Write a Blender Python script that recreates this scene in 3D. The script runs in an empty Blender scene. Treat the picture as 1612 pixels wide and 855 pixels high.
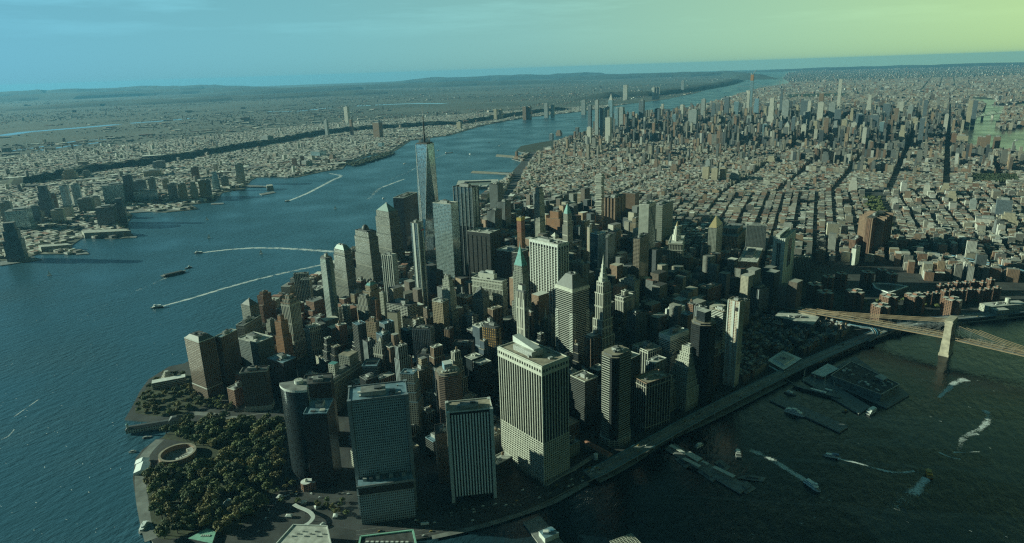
import bpy, math, random
import numpy as np
from mathutils import Vector, Matrix

SC = bpy.context.scene
COL = SC.collection
rng = random.Random(7)
R = math.radians

# ------------------------------------------------------------------ camera
CAM = np.array([513.0, -984.0, 644.3])
_h, _p, _r = R(-3.25), R(16.69), R(-1.90)
FPX = 1062.5                                   # focal length in pixels of a 1612 wide picture
cf = np.array([math.sin(_h)*math.cos(_p), math.cos(_h)*math.cos(_p), -math.sin(_p)])
_rt = np.array([math.cos(_h), -math.sin(_h), 0.0]); _up = np.cross(_rt, cf)
cr = _rt*math.cos(_r) + _up*math.sin(_r)
cu = -_rt*math.sin(_r) + _up*math.cos(_r)
camd = bpy.data.cameras.new('camera'); cam = bpy.data.objects.new('camera', camd); COL.objects.link(cam)
m3 = Matrix((cr, cu, -cf)).transposed()
cam.matrix_world = Matrix.Translation(Vector(CAM)) @ m3.to_4x4()
camd.sensor_width = 36.0; camd.lens = 36.0*FPX/1612.0
camd.clip_start = 5.0; camd.clip_end = 300000.0
SC.camera = cam

# ------------------------------------------------------------------ light, sky, exposure
SUN_AZ, SUN_EL = 276.0, 16.5
W = bpy.data.worlds.new('World'); SC.world = W; W.use_nodes = True
wn = W.node_tree.nodes; wl = W.node_tree.links; wn.clear()
def WN(t, **k):
    n = wn.new(t)
    for a, b in k.items(): setattr(n, a, b)
    return n
sky = WN('ShaderNodeTexSky', sky_type='NISHITA', sun_disc=False)
sky.sun_elevation = R(SUN_EL); sky.sun_rotation = R(SUN_AZ); sky.altitude = 600
sky.air_density = 1.0; sky.dust_density = 1.2; sky.ozone_density = 1.0
bw = WN('ShaderNodeRGBToBW'); wl.new(sky.outputs[0], bw.inputs[0])
tc = WN('ShaderNodeTexCoord')
sep = WN('ShaderNodeSeparateXYZ'); wl.new(tc.outputs['Generated'], sep.inputs[0])
# compass tint of the evening sky: blue toward the west, green gold toward the east
mr = WN('ShaderNodeMapRange'); mr.inputs[1].default_value = -0.62; mr.inputs[2].default_value = 0.58
wl.new(sep.outputs['X'], mr.inputs[0])
ramp = WN('ShaderNodeValToRGB'); wl.new(mr.outputs[0], ramp.inputs[0])
e = ramp.color_ramp.elements
SKYC = [(0.0, (0.115, 0.330, 0.420)), (0.25, (0.150, 0.385, 0.425)), (0.5, (0.205, 0.435, 0.405)), (0.78, (0.300, 0.520, 0.345)), (1.0, (0.385, 0.580, 0.270))]
e[0].position = 0; e[0].color = (*SKYC[0][1], 1); e[1].position = 1; e[1].color = (*SKYC[-1][1], 1)
for p_, c_ in SKYC[1:-1]:
    x_ = e.new(p_); x_.color = (*c_, 1)
# keep the sky's own brightness pattern, compressed
pw = WN('ShaderNodeMath', operation='POWER'); wl.new(bw.outputs[0], pw.inputs[0]); pw.inputs[1].default_value = 0.35
# high thin streaks of cloud
mp = WN('ShaderNodeMapping'); mp.inputs['Scale'].default_value = (1.6, 1.6, 16.0); mp.inputs['Rotation'].default_value = (0.05, -0.04, 0)
wl.new(tc.outputs['Generated'], mp.inputs[0])
nz = WN('ShaderNodeTexNoise'); nz.inputs['Scale'].default_value = 2.2; nz.inputs['Detail'].default_value = 7; nz.inputs['Roughness'].default_value = 0.6
wl.new(mp.outputs[0], nz.inputs['Vector'])
cr_ = WN('ShaderNodeMapRange'); cr_.inputs[1].default_value = 0.50; cr_.inputs[2].default_value = 0.72; cr_.inputs[3].default_value = 0; cr_.inputs[4].default_value = 0.38
wl.new(nz.outputs['Fac'], cr_.inputs[0])
hi = WN('ShaderNodeMapRange'); hi.inputs[1].default_value = 0.03; hi.inputs[2].default_value = 0.12
wl.new(sep.outputs['Z'], hi.inputs[0])
cm = WN('ShaderNodeMath', operation='MULTIPLY'); wl.new(cr_.outputs[0], cm.inputs[0]); wl.new(hi.outputs[0], cm.inputs[1])
cadd = WN('ShaderNodeMath', operation='ADD'); wl.new(cm.outputs[0], cadd.inputs[0]); cadd.inputs[1].default_value = 1.0
lum = WN('ShaderNodeMath', operation='MULTIPLY'); wl.new(pw.outputs[0], lum.inputs[0]); wl.new(cadd.outputs[0], lum.inputs[1])
# the zenith is deeper than the horizon band
zr = WN('ShaderNodeMapRange'); zr.inputs[1].default_value = 0.20; zr.inputs[2].default_value = 0.62; zr.inputs[3].default_value = 1.0; zr.inputs[4].default_value = 0.24
wl.new(sep.outputs['Z'], zr.inputs[0])
lum2 = WN('ShaderNodeMath', operation='MULTIPLY'); wl.new(lum.outputs[0], lum2.inputs[0]); wl.new(zr.outputs[0], lum2.inputs[1])
# the sky opposite the sunset is the darkest
yr = WN('ShaderNodeMapRange'); yr.inputs[1].default_value = -0.55; yr.inputs[2].default_value = 0.45; yr.inputs[3].default_value = 0.28; yr.inputs[4].default_value = 1.0
yy = WN('ShaderNodeMath', operation='SUBTRACT'); wl.new(sep.outputs['Y'], yy.inputs[0]); xx = WN('ShaderNodeMath', operation='MULTIPLY'); wl.new(sep.outputs['X'], xx.inputs[0]); xx.inputs[1].default_value = 0.25; wl.new(xx.outputs[0], yy.inputs[1]); wl.new(yy.outputs[0], yr.inputs[0])
lum3 = WN('ShaderNodeMath', operation='MULTIPLY'); wl.new(lum2.outputs[0], lum3.inputs[0]); wl.new(yr.outputs[0], lum3.inputs[1])
mx = WN('ShaderNodeVectorMath', operation='SCALE'); wl.new(ramp.outputs[0], mx.inputs[0]); wl.new(lum3.outputs[0], mx.inputs['Scale'])
SKY_GAIN = 9.0
# overhead the sky loses its red
zc = WN('ShaderNodeMapRange'); zc.inputs[1].default_value = 0.15; zc.inputs[2].default_value = 0.6; wl.new(sep.outputs['Z'], zc.inputs[0])
zm = WN('ShaderNodeMix', data_type='RGBA'); wl.new(zc.outputs[0], zm.inputs[0]); zm.inputs[6].default_value = (1, 1, 1, 1); zm.inputs[7].default_value = (.42, .86, 1.05, 1)
zx = WN('ShaderNodeVectorMath', operation='MULTIPLY'); wl.new(mx.outputs[0], zx.inputs[0]); wl.new(zm.outputs[2], zx.inputs[1])
g2 = WN('ShaderNodeVectorMath', operation='SCALE'); wl.new(zx.outputs[0], g2.inputs[0]); g2.inputs['Scale'].default_value = SKY_GAIN
bg = WN('ShaderNodeBackground'); bg.inputs['Strength'].default_value = 0.0625
wl.new(g2.outputs[0], bg.inputs['Color'])
wo = WN('ShaderNodeOutputWorld'); wl.new(bg.outputs[0], wo.inputs[0])

sd = Vector((math.sin(R(SUN_AZ))*math.cos(R(SUN_EL)), math.cos(R(SUN_AZ))*math.cos(R(SUN_EL)), math.sin(R(SUN_EL))))
sl = bpy.data.lights.new('sun', 'SUN'); sl.energy = 5.0; sl.angle = R(0.5); sl.color = (0.84, 1.0, 0.72)
so = bpy.data.objects.new('sun', sl); COL.objects.link(so); so.rotation_euler = sd.to_track_quat('Z', 'Y').to_euler(); so.location = (-3000, 0, 3000)
vs = SC.view_settings; vs.view_transform = 'Standard'; vs.look = 'None'; vs.gamma = 1; vs.exposure = 0.36; vs.use_curve_mapping = False
SC.cycles.use_denoising = False; SC.cycles.pixel_filter_type = 'BLACKMAN_HARRIS'; SC.cycles.filter_width = 1.25; SC.cycles.sample_clamp_indirect = 2.0; SC.cycles.sample_clamp_direct = 6.0
SC.cycles.max_bounces = 5; SC.cycles.diffuse_bounces = 2; SC.cycles.glossy_bounces = 3; SC.cycles.transparent_max_bounces = 6; SC.cycles.volume_bounces = 0; SC.cycles.transmission_bounces = 2
SC.cycles.caustics_reflective = False; SC.cycles.caustics_refractive = False

def at(px, py, z=0.0):
    """point of the place seen at a pixel of the photograph, on the level z"""
    d = cf*FPX + cr*(px-806.0) + cu*(427.5-py)
    return CAM + d*((z-CAM[2])/d[2])
def pr(P):
    d = np.asarray(P, float) - CAM; z = d @ cf
    return 806.0 + FPX*(d @ cr)/z, 427.5 - FPX*(d @ cu)/z
def azv(a): return np.array([math.sin(R(a)), math.cos(R(a))])

# ------------------------------------------------------------------ objects
def tag(o, label=None, cat=None, group=None, kind=None):
    if label: o['label'] = label
    if cat: o['category'] = cat
    if group: o['group'] = group
    if kind: o['kind'] = kind
    return o
def empty(name, loc, rz=0.0):
    o = bpy.data.objects.new(name, None); COL.objects.link(o)
    o.location = loc; o.rotation_euler = (0, 0, rz); o.empty_display_size = 5
    return o
def copy_tree(o, parent=None):
    c = o.copy(); COL.objects.link(c); c.parent = parent
    for ch in o.children: copy_tree(ch, c)
    return c

class MB:
    """collects faces (with uv in metres and a material slot) for ONE mesh"""
    def __init__(s): s.v = []; s.f = []; s.uv = []; s.mi = []; s.mats = []
    def slot(s, m):
        if m not in s.mats: s.mats.append(m)
        return s.mats.index(m)
    def face(s, pts, m, uv=None):
        b = len(s.v); s.v += [tuple(map(float, p)) for p in pts]; s.f.append(tuple(range(b, b+len(pts))))
        if uv is None: uv = [(p[0], p[1]) for p in pts]
        s.uv += uv; s.mi.append(s.slot(m)); return s
    def loft(s, lo, z0, hi_, z1, m, top=None, u0=0.0, v0=None):
        n = len(lo); u = u0; v0 = z0 if v0 is None else v0
        for i in range(n):
            a, b = lo[i], lo[(i+1) % n]; c, d = hi_[(i+1) % n], hi_[i]
            L = math.hypot(b[0]-a[0], b[1]-a[1])
            s.face([(a[0], a[1], z0), (b[0], b[1], z0), (c[0], c[1], z1), (d[0], d[1], z1)], m,
                   [(u, v0), (u+L, v0), (u+L, v0+z1-z0), (u, v0+z1-z0)])
            u += L
        if top is not None: s.face([(p[0], p[1], z1) for p in hi_], top)
        return s
    def prism(s, poly, z0, z1, m, top=None): return s.loft(poly, z0, poly, z1, m, m if top is None else top)
    def box(s, cx, cy, z0, w, d, h, m, top=None, rz=0.0):
        return s.prism(rect(w, d, cx, cy, rz), z0, z0+h, m, top)
    def cone(s, poly, z0, z1, m, tip=(0, 0)):
        n = len(poly)
        for i in range(n):
            a, b = poly[i], poly[(i+1) % n]; s.face([(a[0], a[1], z0), (b[0], b[1], z0), (tip[0], tip[1], z1)], m)
        return s
    def bar(s, p, q, w, m, h=None):
        p = Vector(p); q = Vector(q); d = (q-p)
        if d.length < 1e-6: return s
        h = w if h is None else h
        side = d.cross(Vector((0, 0, 1)))
        side = Vector((1, 0, 0)) if side.length < 1e-6 else side.normalized()
        up = side.cross(d).normalized()
        o = [side*w/2+up*h/2, -side*w/2+up*h/2, -side*w/2-up*h/2, side*w/2-up*h/2]
        A = [p+k for k in o]; B = [q+k for k in o]
        for i in range(4):
            j = (i+1) % 4; s.face([A[i], A[j], B[j], B[i]], m)
        s.face(A[::-1], m); s.face(B, m); return s
    def build(s, name, parent=None, smooth=False):
        me = bpy.data.meshes.new(name); me.from_pydata(s.v, [], s.f)
        uvl = me.uv_layers.new(name='UVMap'); uvl.data.foreach_set('uv', np.array(s.uv, 'f').ravel())
        for m in s.mats: me.materials.append(m)
        me.polygons.foreach_set('material_index', s.mi)
        if smooth: me.polygons.foreach_set('use_smooth', [True]*len(s.f))
        me.update()
        o = bpy.data.objects.new(name, me); COL.objects.link(o)
        if parent is not None: o.parent = parent
        return o
def rect(w, d, cx=0.0, cy=0.0, rz=0.0):
    c, s_ = math.cos(rz), math.sin(rz)
    return [(cx+x*c-y*s_, cy+x*s_+y*c) for x, y in ((-w/2, -d/2), (w/2, -d/2), (w/2, d/2), (-w/2, d/2))]
def cut(w, d, k, cx=0.0, cy=0.0):
    """rectangle with chamfered corners"""
    a, b = w/2, d/2
    return [(cx+x, cy+y) for x, y in ((-a+k, -b), (a-k, -b), (a, -b+k), (a, b-k), (a-k, b), (-a+k, b), (-a, b-k), (-a, -b+k))]
def ring(r, n, cx=0.0, cy=0.0, ry=None):
    ry = r if ry is None else ry
    return [(cx+r*math.cos(2*math.pi*i/n), cy+ry*math.sin(2*math.pi*i/n)) for i in range(n)]
def scale(poly, k, cx=0.0, cy=0.0): return [(cx+(x-cx)*k, cy+(y-cy)*k) for x, y in poly]

# ------------------------------------------------------------------ materials
def newmat(name):
    m = bpy.data.materials.new(name); m.use_nodes = True; nt = m.node_tree
    b = nt.nodes['Principled BSDF']
    return m, nt, b
def N(nt, t, **k):
    n = nt.nodes.new(t)
    for a, b in k.items(): setattr(n, a, b)
    return n
def math_(nt, op, a, b=None):
    n = N(nt, 'ShaderNodeMath', operation=op)
    for i, x in enumerate((a, b)):
        if x is None: continue
        if isinstance(x, (int, float)): n.inputs[i].default_value = x
        else: nt.links.new(x, n.inputs[i])
    return n.outputs[0]
def mixc(nt, f, a, b, mode='MIX'):
    n = N(nt, 'ShaderNodeMix', data_type='RGBA', blend_type=mode)
    for i, x in ((0, f), (6, a), (7, b)):
        if isinstance(x, (int, float)): n.inputs[i].default_value = x
        elif isinstance(x, tuple): n.inputs[i].default_value = (*x[:3], 1)
        else: nt.links.new(x, n.inputs[i])
    return n.outputs[2]
_mc = {}
def plain(name, col, rough=0.8, var=0.25, sc=0.08, metal=0.0):
    """matt surface with blotches of wear in world metres"""
    if name in _mc: return _mc[name]
    m, nt, b = newmat(name)
    t = N(nt, 'ShaderNodeTexCoord'); n = N(nt, 'ShaderNodeTexNoise'); n.inputs['Scale'].default_value = sc; n.inputs['Detail'].default_value = 5
    nt.links.new(t.outputs['Object'], n.inputs['Vector'])
    r = N(nt, 'ShaderNodeMapRange'); r.inputs[1].default_value = 0.3; r.inputs[2].default_value = 0.7; r.inputs[3].default_value = 1-var; r.inputs[4].default_value = 1+var
    nt.links.new(n.outputs['Fac'], r.inputs[0])
    v = N(nt, 'ShaderNodeVectorMath', operation='SCALE'); v.inputs[0].default_value = col; nt.links.new(r.outputs[0], v.inputs['Scale'])
    nt.links.new(v.outputs[0], b.inputs['Base Color']); b.inputs['Roughness'].default_value = rough; b.inputs['Metallic'].default_value = metal
    _mc[name] = m; return m
def facade(name, wall, glass, bay=3.2, floor=3.6, ww=0.5, wh=0.55, grough=0.2, gmetal=0.0, wrough=0.8, attr=False, band=0):
    """wall with rows of windows laid out in metres on the wall's own uv; band = every n-th floor is a plain belt"""
    if name in _mc: return _mc[name]
    m, nt, b = newmat(name); L = nt.links
    uv = N(nt, 'ShaderNodeUVMap'); uv.uv_map = 'UVMap'; s = N(nt, 'ShaderNodeSeparateXYZ'); L.new(uv.outputs[0], s.inputs[0])
    U = math_(nt, 'DIVIDE', s.outputs[0], bay); V = math_(nt, 'DIVIDE', s.outputs[1], floor)
    fu = math_(nt, 'ABSOLUTE', math_(nt, 'SUBTRACT', math_(nt, 'FRACT', U), 0.5)); fv = math_(nt, 'ABSOLUTE', math_(nt, 'SUBTRACT', math_(nt, 'FRACT', V), 0.5))
    win = math_(nt, 'MULTIPLY', math_(nt, 'LESS_THAN', fu, ww/2), math_(nt, 'LESS_THAN', fv, wh/2))
    if band:
        bb = math_(nt, 'GREATER_THAN', math_(nt, 'FRACT', math_(nt, 'DIVIDE', math_(nt, 'FLOOR', V), band)), 0.5/band)
        win = math_(nt, 'MULTIPLY', win, bb)
    cb = N(nt, 'ShaderNodeCombineXYZ'); L.new(math_(nt, 'FLOOR', U), cb.inputs[0]); L.new(math_(nt, 'FLOOR', V), cb.inputs[1])
    wnz = N(nt, 'ShaderNodeTexWhiteNoise', noise_dimensions='2D'); L.new(cb.outputs[0], wnz.inputs['Vector'])
    gv = N(nt, 'ShaderNodeMapRange'); gv.inputs[3].default_value = 0.45; gv.inputs[4].default_value = 1.7; L.new(wnz.outputs['Value'], gv.inputs[0])
    gs = N(nt, 'ShaderNodeVectorMath', operation='SCALE'); gs.inputs[0].default_value = glass; L.new(gv.outputs[0], gs.inputs['Scale'])
    t = N(nt, 'ShaderNodeTexCoord'); n = N(nt, 'ShaderNodeTexNoise'); n.inputs['Scale'].default_value = 0.05; n.inputs['Detail'].default_value = 6; n.inputs['Roughness'].default_value = 0.65
    L.new(t.outputs['Object'], n.inputs['Vector'])
    r = N(nt, 'ShaderNodeMapRange'); r.inputs[1].default_value = 0.3; r.inputs[2].default_value = 0.7; r.inputs[3].default_value = 0.8; r.inputs[4].default_value = 1.15
    L.new(n.outputs['Fac'], r.inputs[0])
    ws = N(nt, 'ShaderNodeVectorMath', operation='SCALE'); L.new(r.outputs[0], ws.inputs['Scale'])
    if attr:
        at_ = N(nt, 'ShaderNodeAttribute'); at_.attribute_name = 'tone'; L.new(at_.outputs['Color'], ws.inputs[0])
    else: ws.inputs[0].default_value = wall
    L.new(mixc(nt, win, ws.outputs[0], gs.outputs[0]), b.inputs['Base Color'])
    rr = math_(nt, 'ADD', math_(nt, 'MULTIPLY', win, grough-wrough), wrough); L.new(rr, b.inputs['Roughness'])
    if gmetal: L.new(math_(nt, 'MULTIPLY', win, gmetal), b.inputs['Metallic'])
    _mc[name] = m; return m

S = {}
def style(k, *a, **kw): S[k] = facade('facade_'+k, *a, **kw)
style('white_fin', (.62, .62, .58), (.02, .025, .03), bay=2.0, floor=3.8, ww=.5, wh=1.1)
style('bluegrey_grid', (.33, .41, .45), (.008, .010, .013), bay=3.0, floor=4.1, ww=0.56, wh=0.56)
style('black_glass', (.008, .010, .012), (.012, .015, .018), bay=3, floor=4.2, ww=.8, wh=.6, wrough=.6, grough=.3)
style('black_louvre', (.014, .015, .016), (.035, .037, .035), bay=7.5, floor=3.9, ww=.82, wh=.45, wrough=.6, grough=.4)
style('dark_band', (.085, .085, .08), (.012, .015, .018), bay=60, floor=3.7, ww=1.1, wh=.55)
style('white_band', (.56, .57, .52), (.02, .025, .028), bay=60, floor=3.8, ww=1.1, wh=0.56)
style('white_band_bays', (.44, .44, .40), (.01, .012, .014), bay=9, floor=3.8, ww=.86, wh=0.6)
style('cream_grid', (.42, .42, .36), (.012, .014, .017), bay=4.3, floor=4.0, ww=0.5, wh=0.6)
style('cream_fin', (.48, .47, .40), (.012, .014, .017), bay=4.6, floor=3.8, ww=0.5, wh=1.1)
style('stone_grid', (.26, .27, .235), (.012, .014, .017), bay=4.3, floor=4.0, ww=0.5, wh=0.6)
style('stone_fin', (.38, .37, .32), (.012, .014, .017), bay=4.6, floor=3.7, ww=0.5, wh=1.1, band=12)
style('grey_grid', (.17, .19, .19), (.012, .014, .017), bay=4.3, floor=4.0, ww=0.5, wh=0.6)
style('grey_fin', (.25, .28, .29), (.012, .014, .017), bay=4.6, floor=3.6, ww=0.5, wh=1.1)
style('grey_weave', (.23, .24, .21), (.10, .11, .10), bay=3.5, floor=7, ww=.5, wh=.5)
style('brick_grid', (.23, .125, .085), (.012, .014, .017), bay=4.3, floor=4.0, ww=0.5, wh=0.6)
style('brown_grid', (.17, .12, .09), (.012, .014, .017), bay=4.3, floor=4.0, ww=0.5, wh=0.6)
style('brown_fin', (.24, .155, .105), (.012, .012, .014), bay=4.2, floor=3.8, ww=.5, wh=1.1)
style('brown_band', (.17, .12, .095), (.015, .017, .02), bay=60, floor=3.6, ww=1.1, wh=.42)
style('orange_brick', (.42, .22, .13), (.05, .035, .03), bay=3.2, floor=3.6, ww=.4, wh=.6)
style('tan_grid', (.34, .27, .19), (.012, .014, .017), bay=4.3, floor=4.0, ww=0.5, wh=0.6)
style('tan_fin', (.36, .28, .19), (.012, .014, .017), bay=4.6, floor=3.6, ww=0.5, wh=1.1)
style('granite_grid', (.19, .19, .165), (.035, .045, .05), bay=4.2, floor=4.2, ww=0.6, wh=0.6, gmetal=.5, grough=.2, band=18)
style('pale_glass', (.45, .52, .52), (.50, .62, .64), bay=1.6, floor=3.9, ww=.9, wh=.86, gmetal=.85, grough=.16, wrough=.4)
style('steel_glass', (.18, .22, .24), (.30, .38, .41), bay=1.6, floor=4.0, ww=.88, wh=.8, gmetal=.85, grough=.14, wrough=.4)
style('dark_glass', (.025, .032, .038), (.045, .06, .07), bay=1.6, floor=3.9, ww=.86, wh=.8, gmetal=.6, grough=.12, wrough=.35)
style('blue_glass', (.10, .14, .17), (.10, .19, .25), bay=1.6, floor=3.9, ww=.86, wh=.8, gmetal=.7, grough=.14, wrough=.35)
style('balcony_green', (.30, .36, .34), (.05, .075, .075), bay=6.0, floor=3.2, ww=1.1, wh=.5, gmetal=.3, grough=.2)
style('steel_ripple', (.44, .45, .40), (.06, .07, .075), bay=3.4, floor=3.4, ww=.42, wh=.5, wrough=.35)
style('white_red', (.55, .54, .45), (.25, .06, .04), bay=3.1, floor=3.4, ww=.5, wh=.5)
style('concrete_open', (.36, .30, .24), (.05, .04, .035), bay=4.5, floor=3.6, ww=.86, wh=.66)
style('orange_open', (.33, .18, .12), (.16, .09, .06), bay=3.0, floor=3.6, ww=.8, wh=.6)
style('mid_band', (.34, .345, .31), (.008, .010, .012), bay=60, floor=4.3, ww=1.1, wh=.58)
style('gold_check', (.035, .028, .022), (.42, .24, .07), bay=4.6, floor=5.2, ww=.40, wh=.62, grough=.6)
style('blank_cream', (.46, .42, .33), (.5, .45, .35), bay=90, floor=90, ww=.01, wh=.01)
style('blank_white', (.66, .67, .60), (.5, .5, .5), bay=90, floor=90, ww=.01, wh=.01)
style('blank_brown', (.22, .155, .115), (.2, .14, .1), bay=90, floor=90, ww=.01, wh=.01)
style('teal_band', (.20, .25, .27), (.03, .04, .05), bay=60, floor=3.8, ww=1.1, wh=.5, grough=.12)
style('navy_fin', (.17, .22, .27), (.012, .017, .024), bay=3.1, floor=3.6, ww=.6, wh=1.1, band=20)
M = dict(
 roof_dark=plain('roof_dark', (.06, .062, .062), .9, .5, .12), roof_grey=plain('roof_grey', (.20, .205, .20), .9, .4, .1),
 roof_pale=plain('roof_pale', (.46, .46, .42), .85, .35, .1), roof_tan=plain('roof_tan', (.30, .26, .20), .9, .4, .1),
 roof_white=plain('roof_white', (.74, .76, .73), .8, .2, .1), roof_blue=plain('roof_blue', (.16, .26, .32), .6, .3, .1), patina=plain('patina', (.10, .19, .18), .5, .25, .2), copper=plain('copper', (.10, .29, .28), .6, .3, .2),
 slate=plain('slate', (.085, .09, .09), .6, .3, .2), slate_pale=plain('slate_pale', (.20, .22, .19), .6, .25, .2), plant=plain('plant', (.34, .35, .34), .6, .4, .5), plant_dark=plain('plant_dark', (.10, .105, .11), .6, .4, .5),
 tank=plain('tank', (.20, .14, .09), .85, .3, .8), white=plain('white_paint', (.58, .60, .57), .5, .12, .3), black=plain('black_paint', (.02, .022, .024), .5, .3, .3),
 steel=plain('steel', (.30, .32, .33), .45, .25, .4, .4), net=plain('safety_net', (.26, .11, .075), .8, .4, .3), red=plain('red_paint', (.42, .07, .04), .6, .2, .5), yellow=plain('yellow_paint', (.45, .31, .08), .6, .2, .5), gold=plain('gold_roof', (.44, .35, .19), .45, .15, .3),
 orange=plain('orange_paint', (.34, .18, .10), .7, .4, .3), stone=plain('stone', (.38, .36, .31), .85, .25, .15), white_stone=plain('white_stone', (.50, .50, .44), .8, .15, .15), brownstone=plain('brownstone', (.26, .17, .12), .85, .2, .15),
 concrete=plain('concrete', (.30, .30, .28), .9, .3, .05), roadway=plain('roadway', (.22, .235, .23), .9, .3, .05), asphalt=plain('asphalt', (.05, .052, .054), .9, .3, .05), paving=plain('paving', (.19, .20, .19), .9, .35, .06), boatwhite=plain('boat_white', (.86, .88, .86), .4, .06, .5), deck=plain('wood_deck', (.20, .21, .21), .85, .35, .2),
 paint=plain('road_paint', (.55, .55, .5), .8, .2, .3), blue=plain('blue_paint', (.04, .16, .34), .5, .2, .3), rail=plain('rail_blue', (.06, .22, .34), .6, .2, .2), sail=plain('sail', (.8, .8, .78), .7, .05, .5),
 hull=plain('hull_dark', (.03, .04, .05), .5, .2, .5), orangeboat=plain('orange_hull', (.75, .33, .03), .5, .1, .5), winglass=plain('window_glass', (.02, .03, .035), .12, .2, .3), sand=plain('sand', (.30, .27, .21), .95, .3, .05),
 truss=plain('truss_paint', (.29, .21, .135), .7, .2, .1), granite=plain('bridge_granite', (.42, .37, .29), .85, .3, .12), brickred=plain('brick_red', (.26, .12, .08), .85, .25, .2), tent=plain('tent_cloth', (.80, .82, .82), .6, .08, .2), greenroof=plain('green_roof', (.25, .50, .40), .6, .2, .2),
)
# ------------------------------------------------------------------ water
def water_material():
    m, nt, b = newmat('harbour_water'); L = nt.links
    b.inputs['Base Color'].default_value = (.006, .030, .042, 1); b.inputs['Roughness'].default_value = .16; b.inputs['IOR'].default_value = 1.33
    t = N(nt, 'ShaderNodeTexCoord')
    mp_ = N(nt, 'ShaderNodeMapping'); mp_.inputs['Scale'].default_value = (1, 1, 1); mp_.inputs['Rotation'].default_value = (0, 0, .5); L.new(t.outputs['Object'], mp_.inputs[0])
    st = N(nt, 'ShaderNodeMapping'); st.inputs['Scale'].default_value = (1.0, .42, 1); L.new(mp_.outputs[0], st.inputs[0])
    n1 = N(nt, 'ShaderNodeTexNoise'); n1.inputs['Scale'].default_value = .075; n1.inputs['Detail'].default_value = 5; n1.inputs['Roughness'].default_value = .62; L.new(st.outputs[0], n1.inputs['Vector'])
    n2 = N(nt, 'ShaderNodeTexNoise'); n2.inputs['Scale'].default_value = .0035; n2.inputs['Detail'].default_value = 4; L.new(t.outputs['Object'], n2.inputs['Vector'])
    k = N(nt, 'ShaderNodeMapRange'); k.inputs[1].default_value = .35; k.inputs[2].default_value = .65; k.inputs[3].default_value = .35; k.inputs[4].default_value = 1.0; L.new(n2.outputs['Fac'], k.inputs[0])
    # blue harbour, darker east river; sunlit sheen and shade also put into base colour
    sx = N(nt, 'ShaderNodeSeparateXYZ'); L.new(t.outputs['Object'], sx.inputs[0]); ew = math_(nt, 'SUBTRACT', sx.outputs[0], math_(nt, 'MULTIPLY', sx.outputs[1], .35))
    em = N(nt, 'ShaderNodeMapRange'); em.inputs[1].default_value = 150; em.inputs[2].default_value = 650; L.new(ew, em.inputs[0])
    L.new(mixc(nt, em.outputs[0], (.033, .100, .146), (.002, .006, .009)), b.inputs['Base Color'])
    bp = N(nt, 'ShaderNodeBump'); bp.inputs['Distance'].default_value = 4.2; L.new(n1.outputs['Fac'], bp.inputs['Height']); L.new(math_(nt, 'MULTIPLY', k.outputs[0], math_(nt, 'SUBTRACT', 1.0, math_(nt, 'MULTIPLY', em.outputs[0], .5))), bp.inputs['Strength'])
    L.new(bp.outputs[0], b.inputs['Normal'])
    kr = N(nt, 'ShaderNodeMapRange'); kr.inputs[1].default_value = .3; kr.inputs[2].default_value = .7; kr.inputs[3].default_value = .24; kr.inputs[4].default_value = .46; L.new(n2.outputs['Fac'], kr.inputs[0]); L.new(math_(nt, 'SUBTRACT', kr.outputs[0], math_(nt, 'MULTIPLY', em.outputs[0], .18)), b.inputs['Roughness'])
    return m
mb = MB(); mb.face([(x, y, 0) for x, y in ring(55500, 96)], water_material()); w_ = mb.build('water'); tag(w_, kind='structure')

# ------------------------------------------------------------------ land
def px(*p, z=2.5): return [tuple(at(a, b, z)[:2]) for a, b in p]
def near_ground():
    m, nt, b = newmat('city_ground'); L = nt.links
    t = N(nt, 'ShaderNodeTexCoord'); n = N(nt, 'ShaderNodeTexNoise'); n.inputs['Scale'].default_value = .03; n.inputs['Detail'].default_value = 6; L.new(t.outputs['Object'], n.inputs['Vector'])
    r = N(nt, 'ShaderNodeValToRGB'); L.new(n.outputs['Fac'], r.inputs[0]); e = r.color_ramp.elements
    e[0].position = .35; e[0].color = (.028, .031, .032, 1); e[1].position = .7; e[1].color = (.07, .074, .07, 1)
    L.new(r.outputs[0], b.inputs['Base Color']); b.inputs['Roughness'].default_value = .9; return m
def far_ground():
    """woods, roofs, yards and marsh of the far side, in patches tens to hundreds of metres wide"""
    m, nt, b = newmat('far_ground'); L = nt.links
    t = N(nt, 'ShaderNodeTexCoord')
    n = N(nt, 'ShaderNodeTexNoise'); n.inputs['Scale'].default_value = .00035; n.inputs['Detail'].default_value = 8; n.inputs['Roughness'].default_value = .6; L.new(t.outputs['Object'], n.inputs['Vector'])
    r = N(nt, 'ShaderNodeValToRGB'); L.new(n.outputs['Fac'], r.inputs[0]); e = r.color_ramp.elements
    e[0].position = .40; e[0].color = (.030, .045, .028, 1); e[1].position = .62; e[1].color = (.10, .105, .08, 1)
    v = N(nt, 'ShaderNodeTexNoise'); v.inputs['Scale'].default_value = .018; v.inputs['Detail'].default_value = 3; v.inputs['Roughness'].default_value = .7; L.new(t.outputs['Object'], v.inputs['Vector'])
    k = N(nt, 'ShaderNodeMapRange'); k.inputs[1].default_value = .58; k.inputs[2].default_value = .66; L.new(v.outputs['Fac'], k.inputs[0])
    k2 = math_(nt, 'MULTIPLY', k.outputs[0], .85)
    L.new(mixc(nt, k2, r.outputs[0], (.30, .30, .26)), b.inputs['Base Color']); b.inputs['Roughness'].default_value = .95; return m
GN, GF = near_ground(), far_ground()
def land(name, poly, mat, z=2.5):
    mb = MB(); mb.prism(poly, -1.0, z, M['concrete'], mat); o = mb.build(name); tag(o, kind='structure'); return o
def area(p): return sum(p[i][0]*p[(i+1) % len(p)][1]-p[(i+1) % len(p)][0]*p[i][1] for i in range(len(p)))/2

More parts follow.
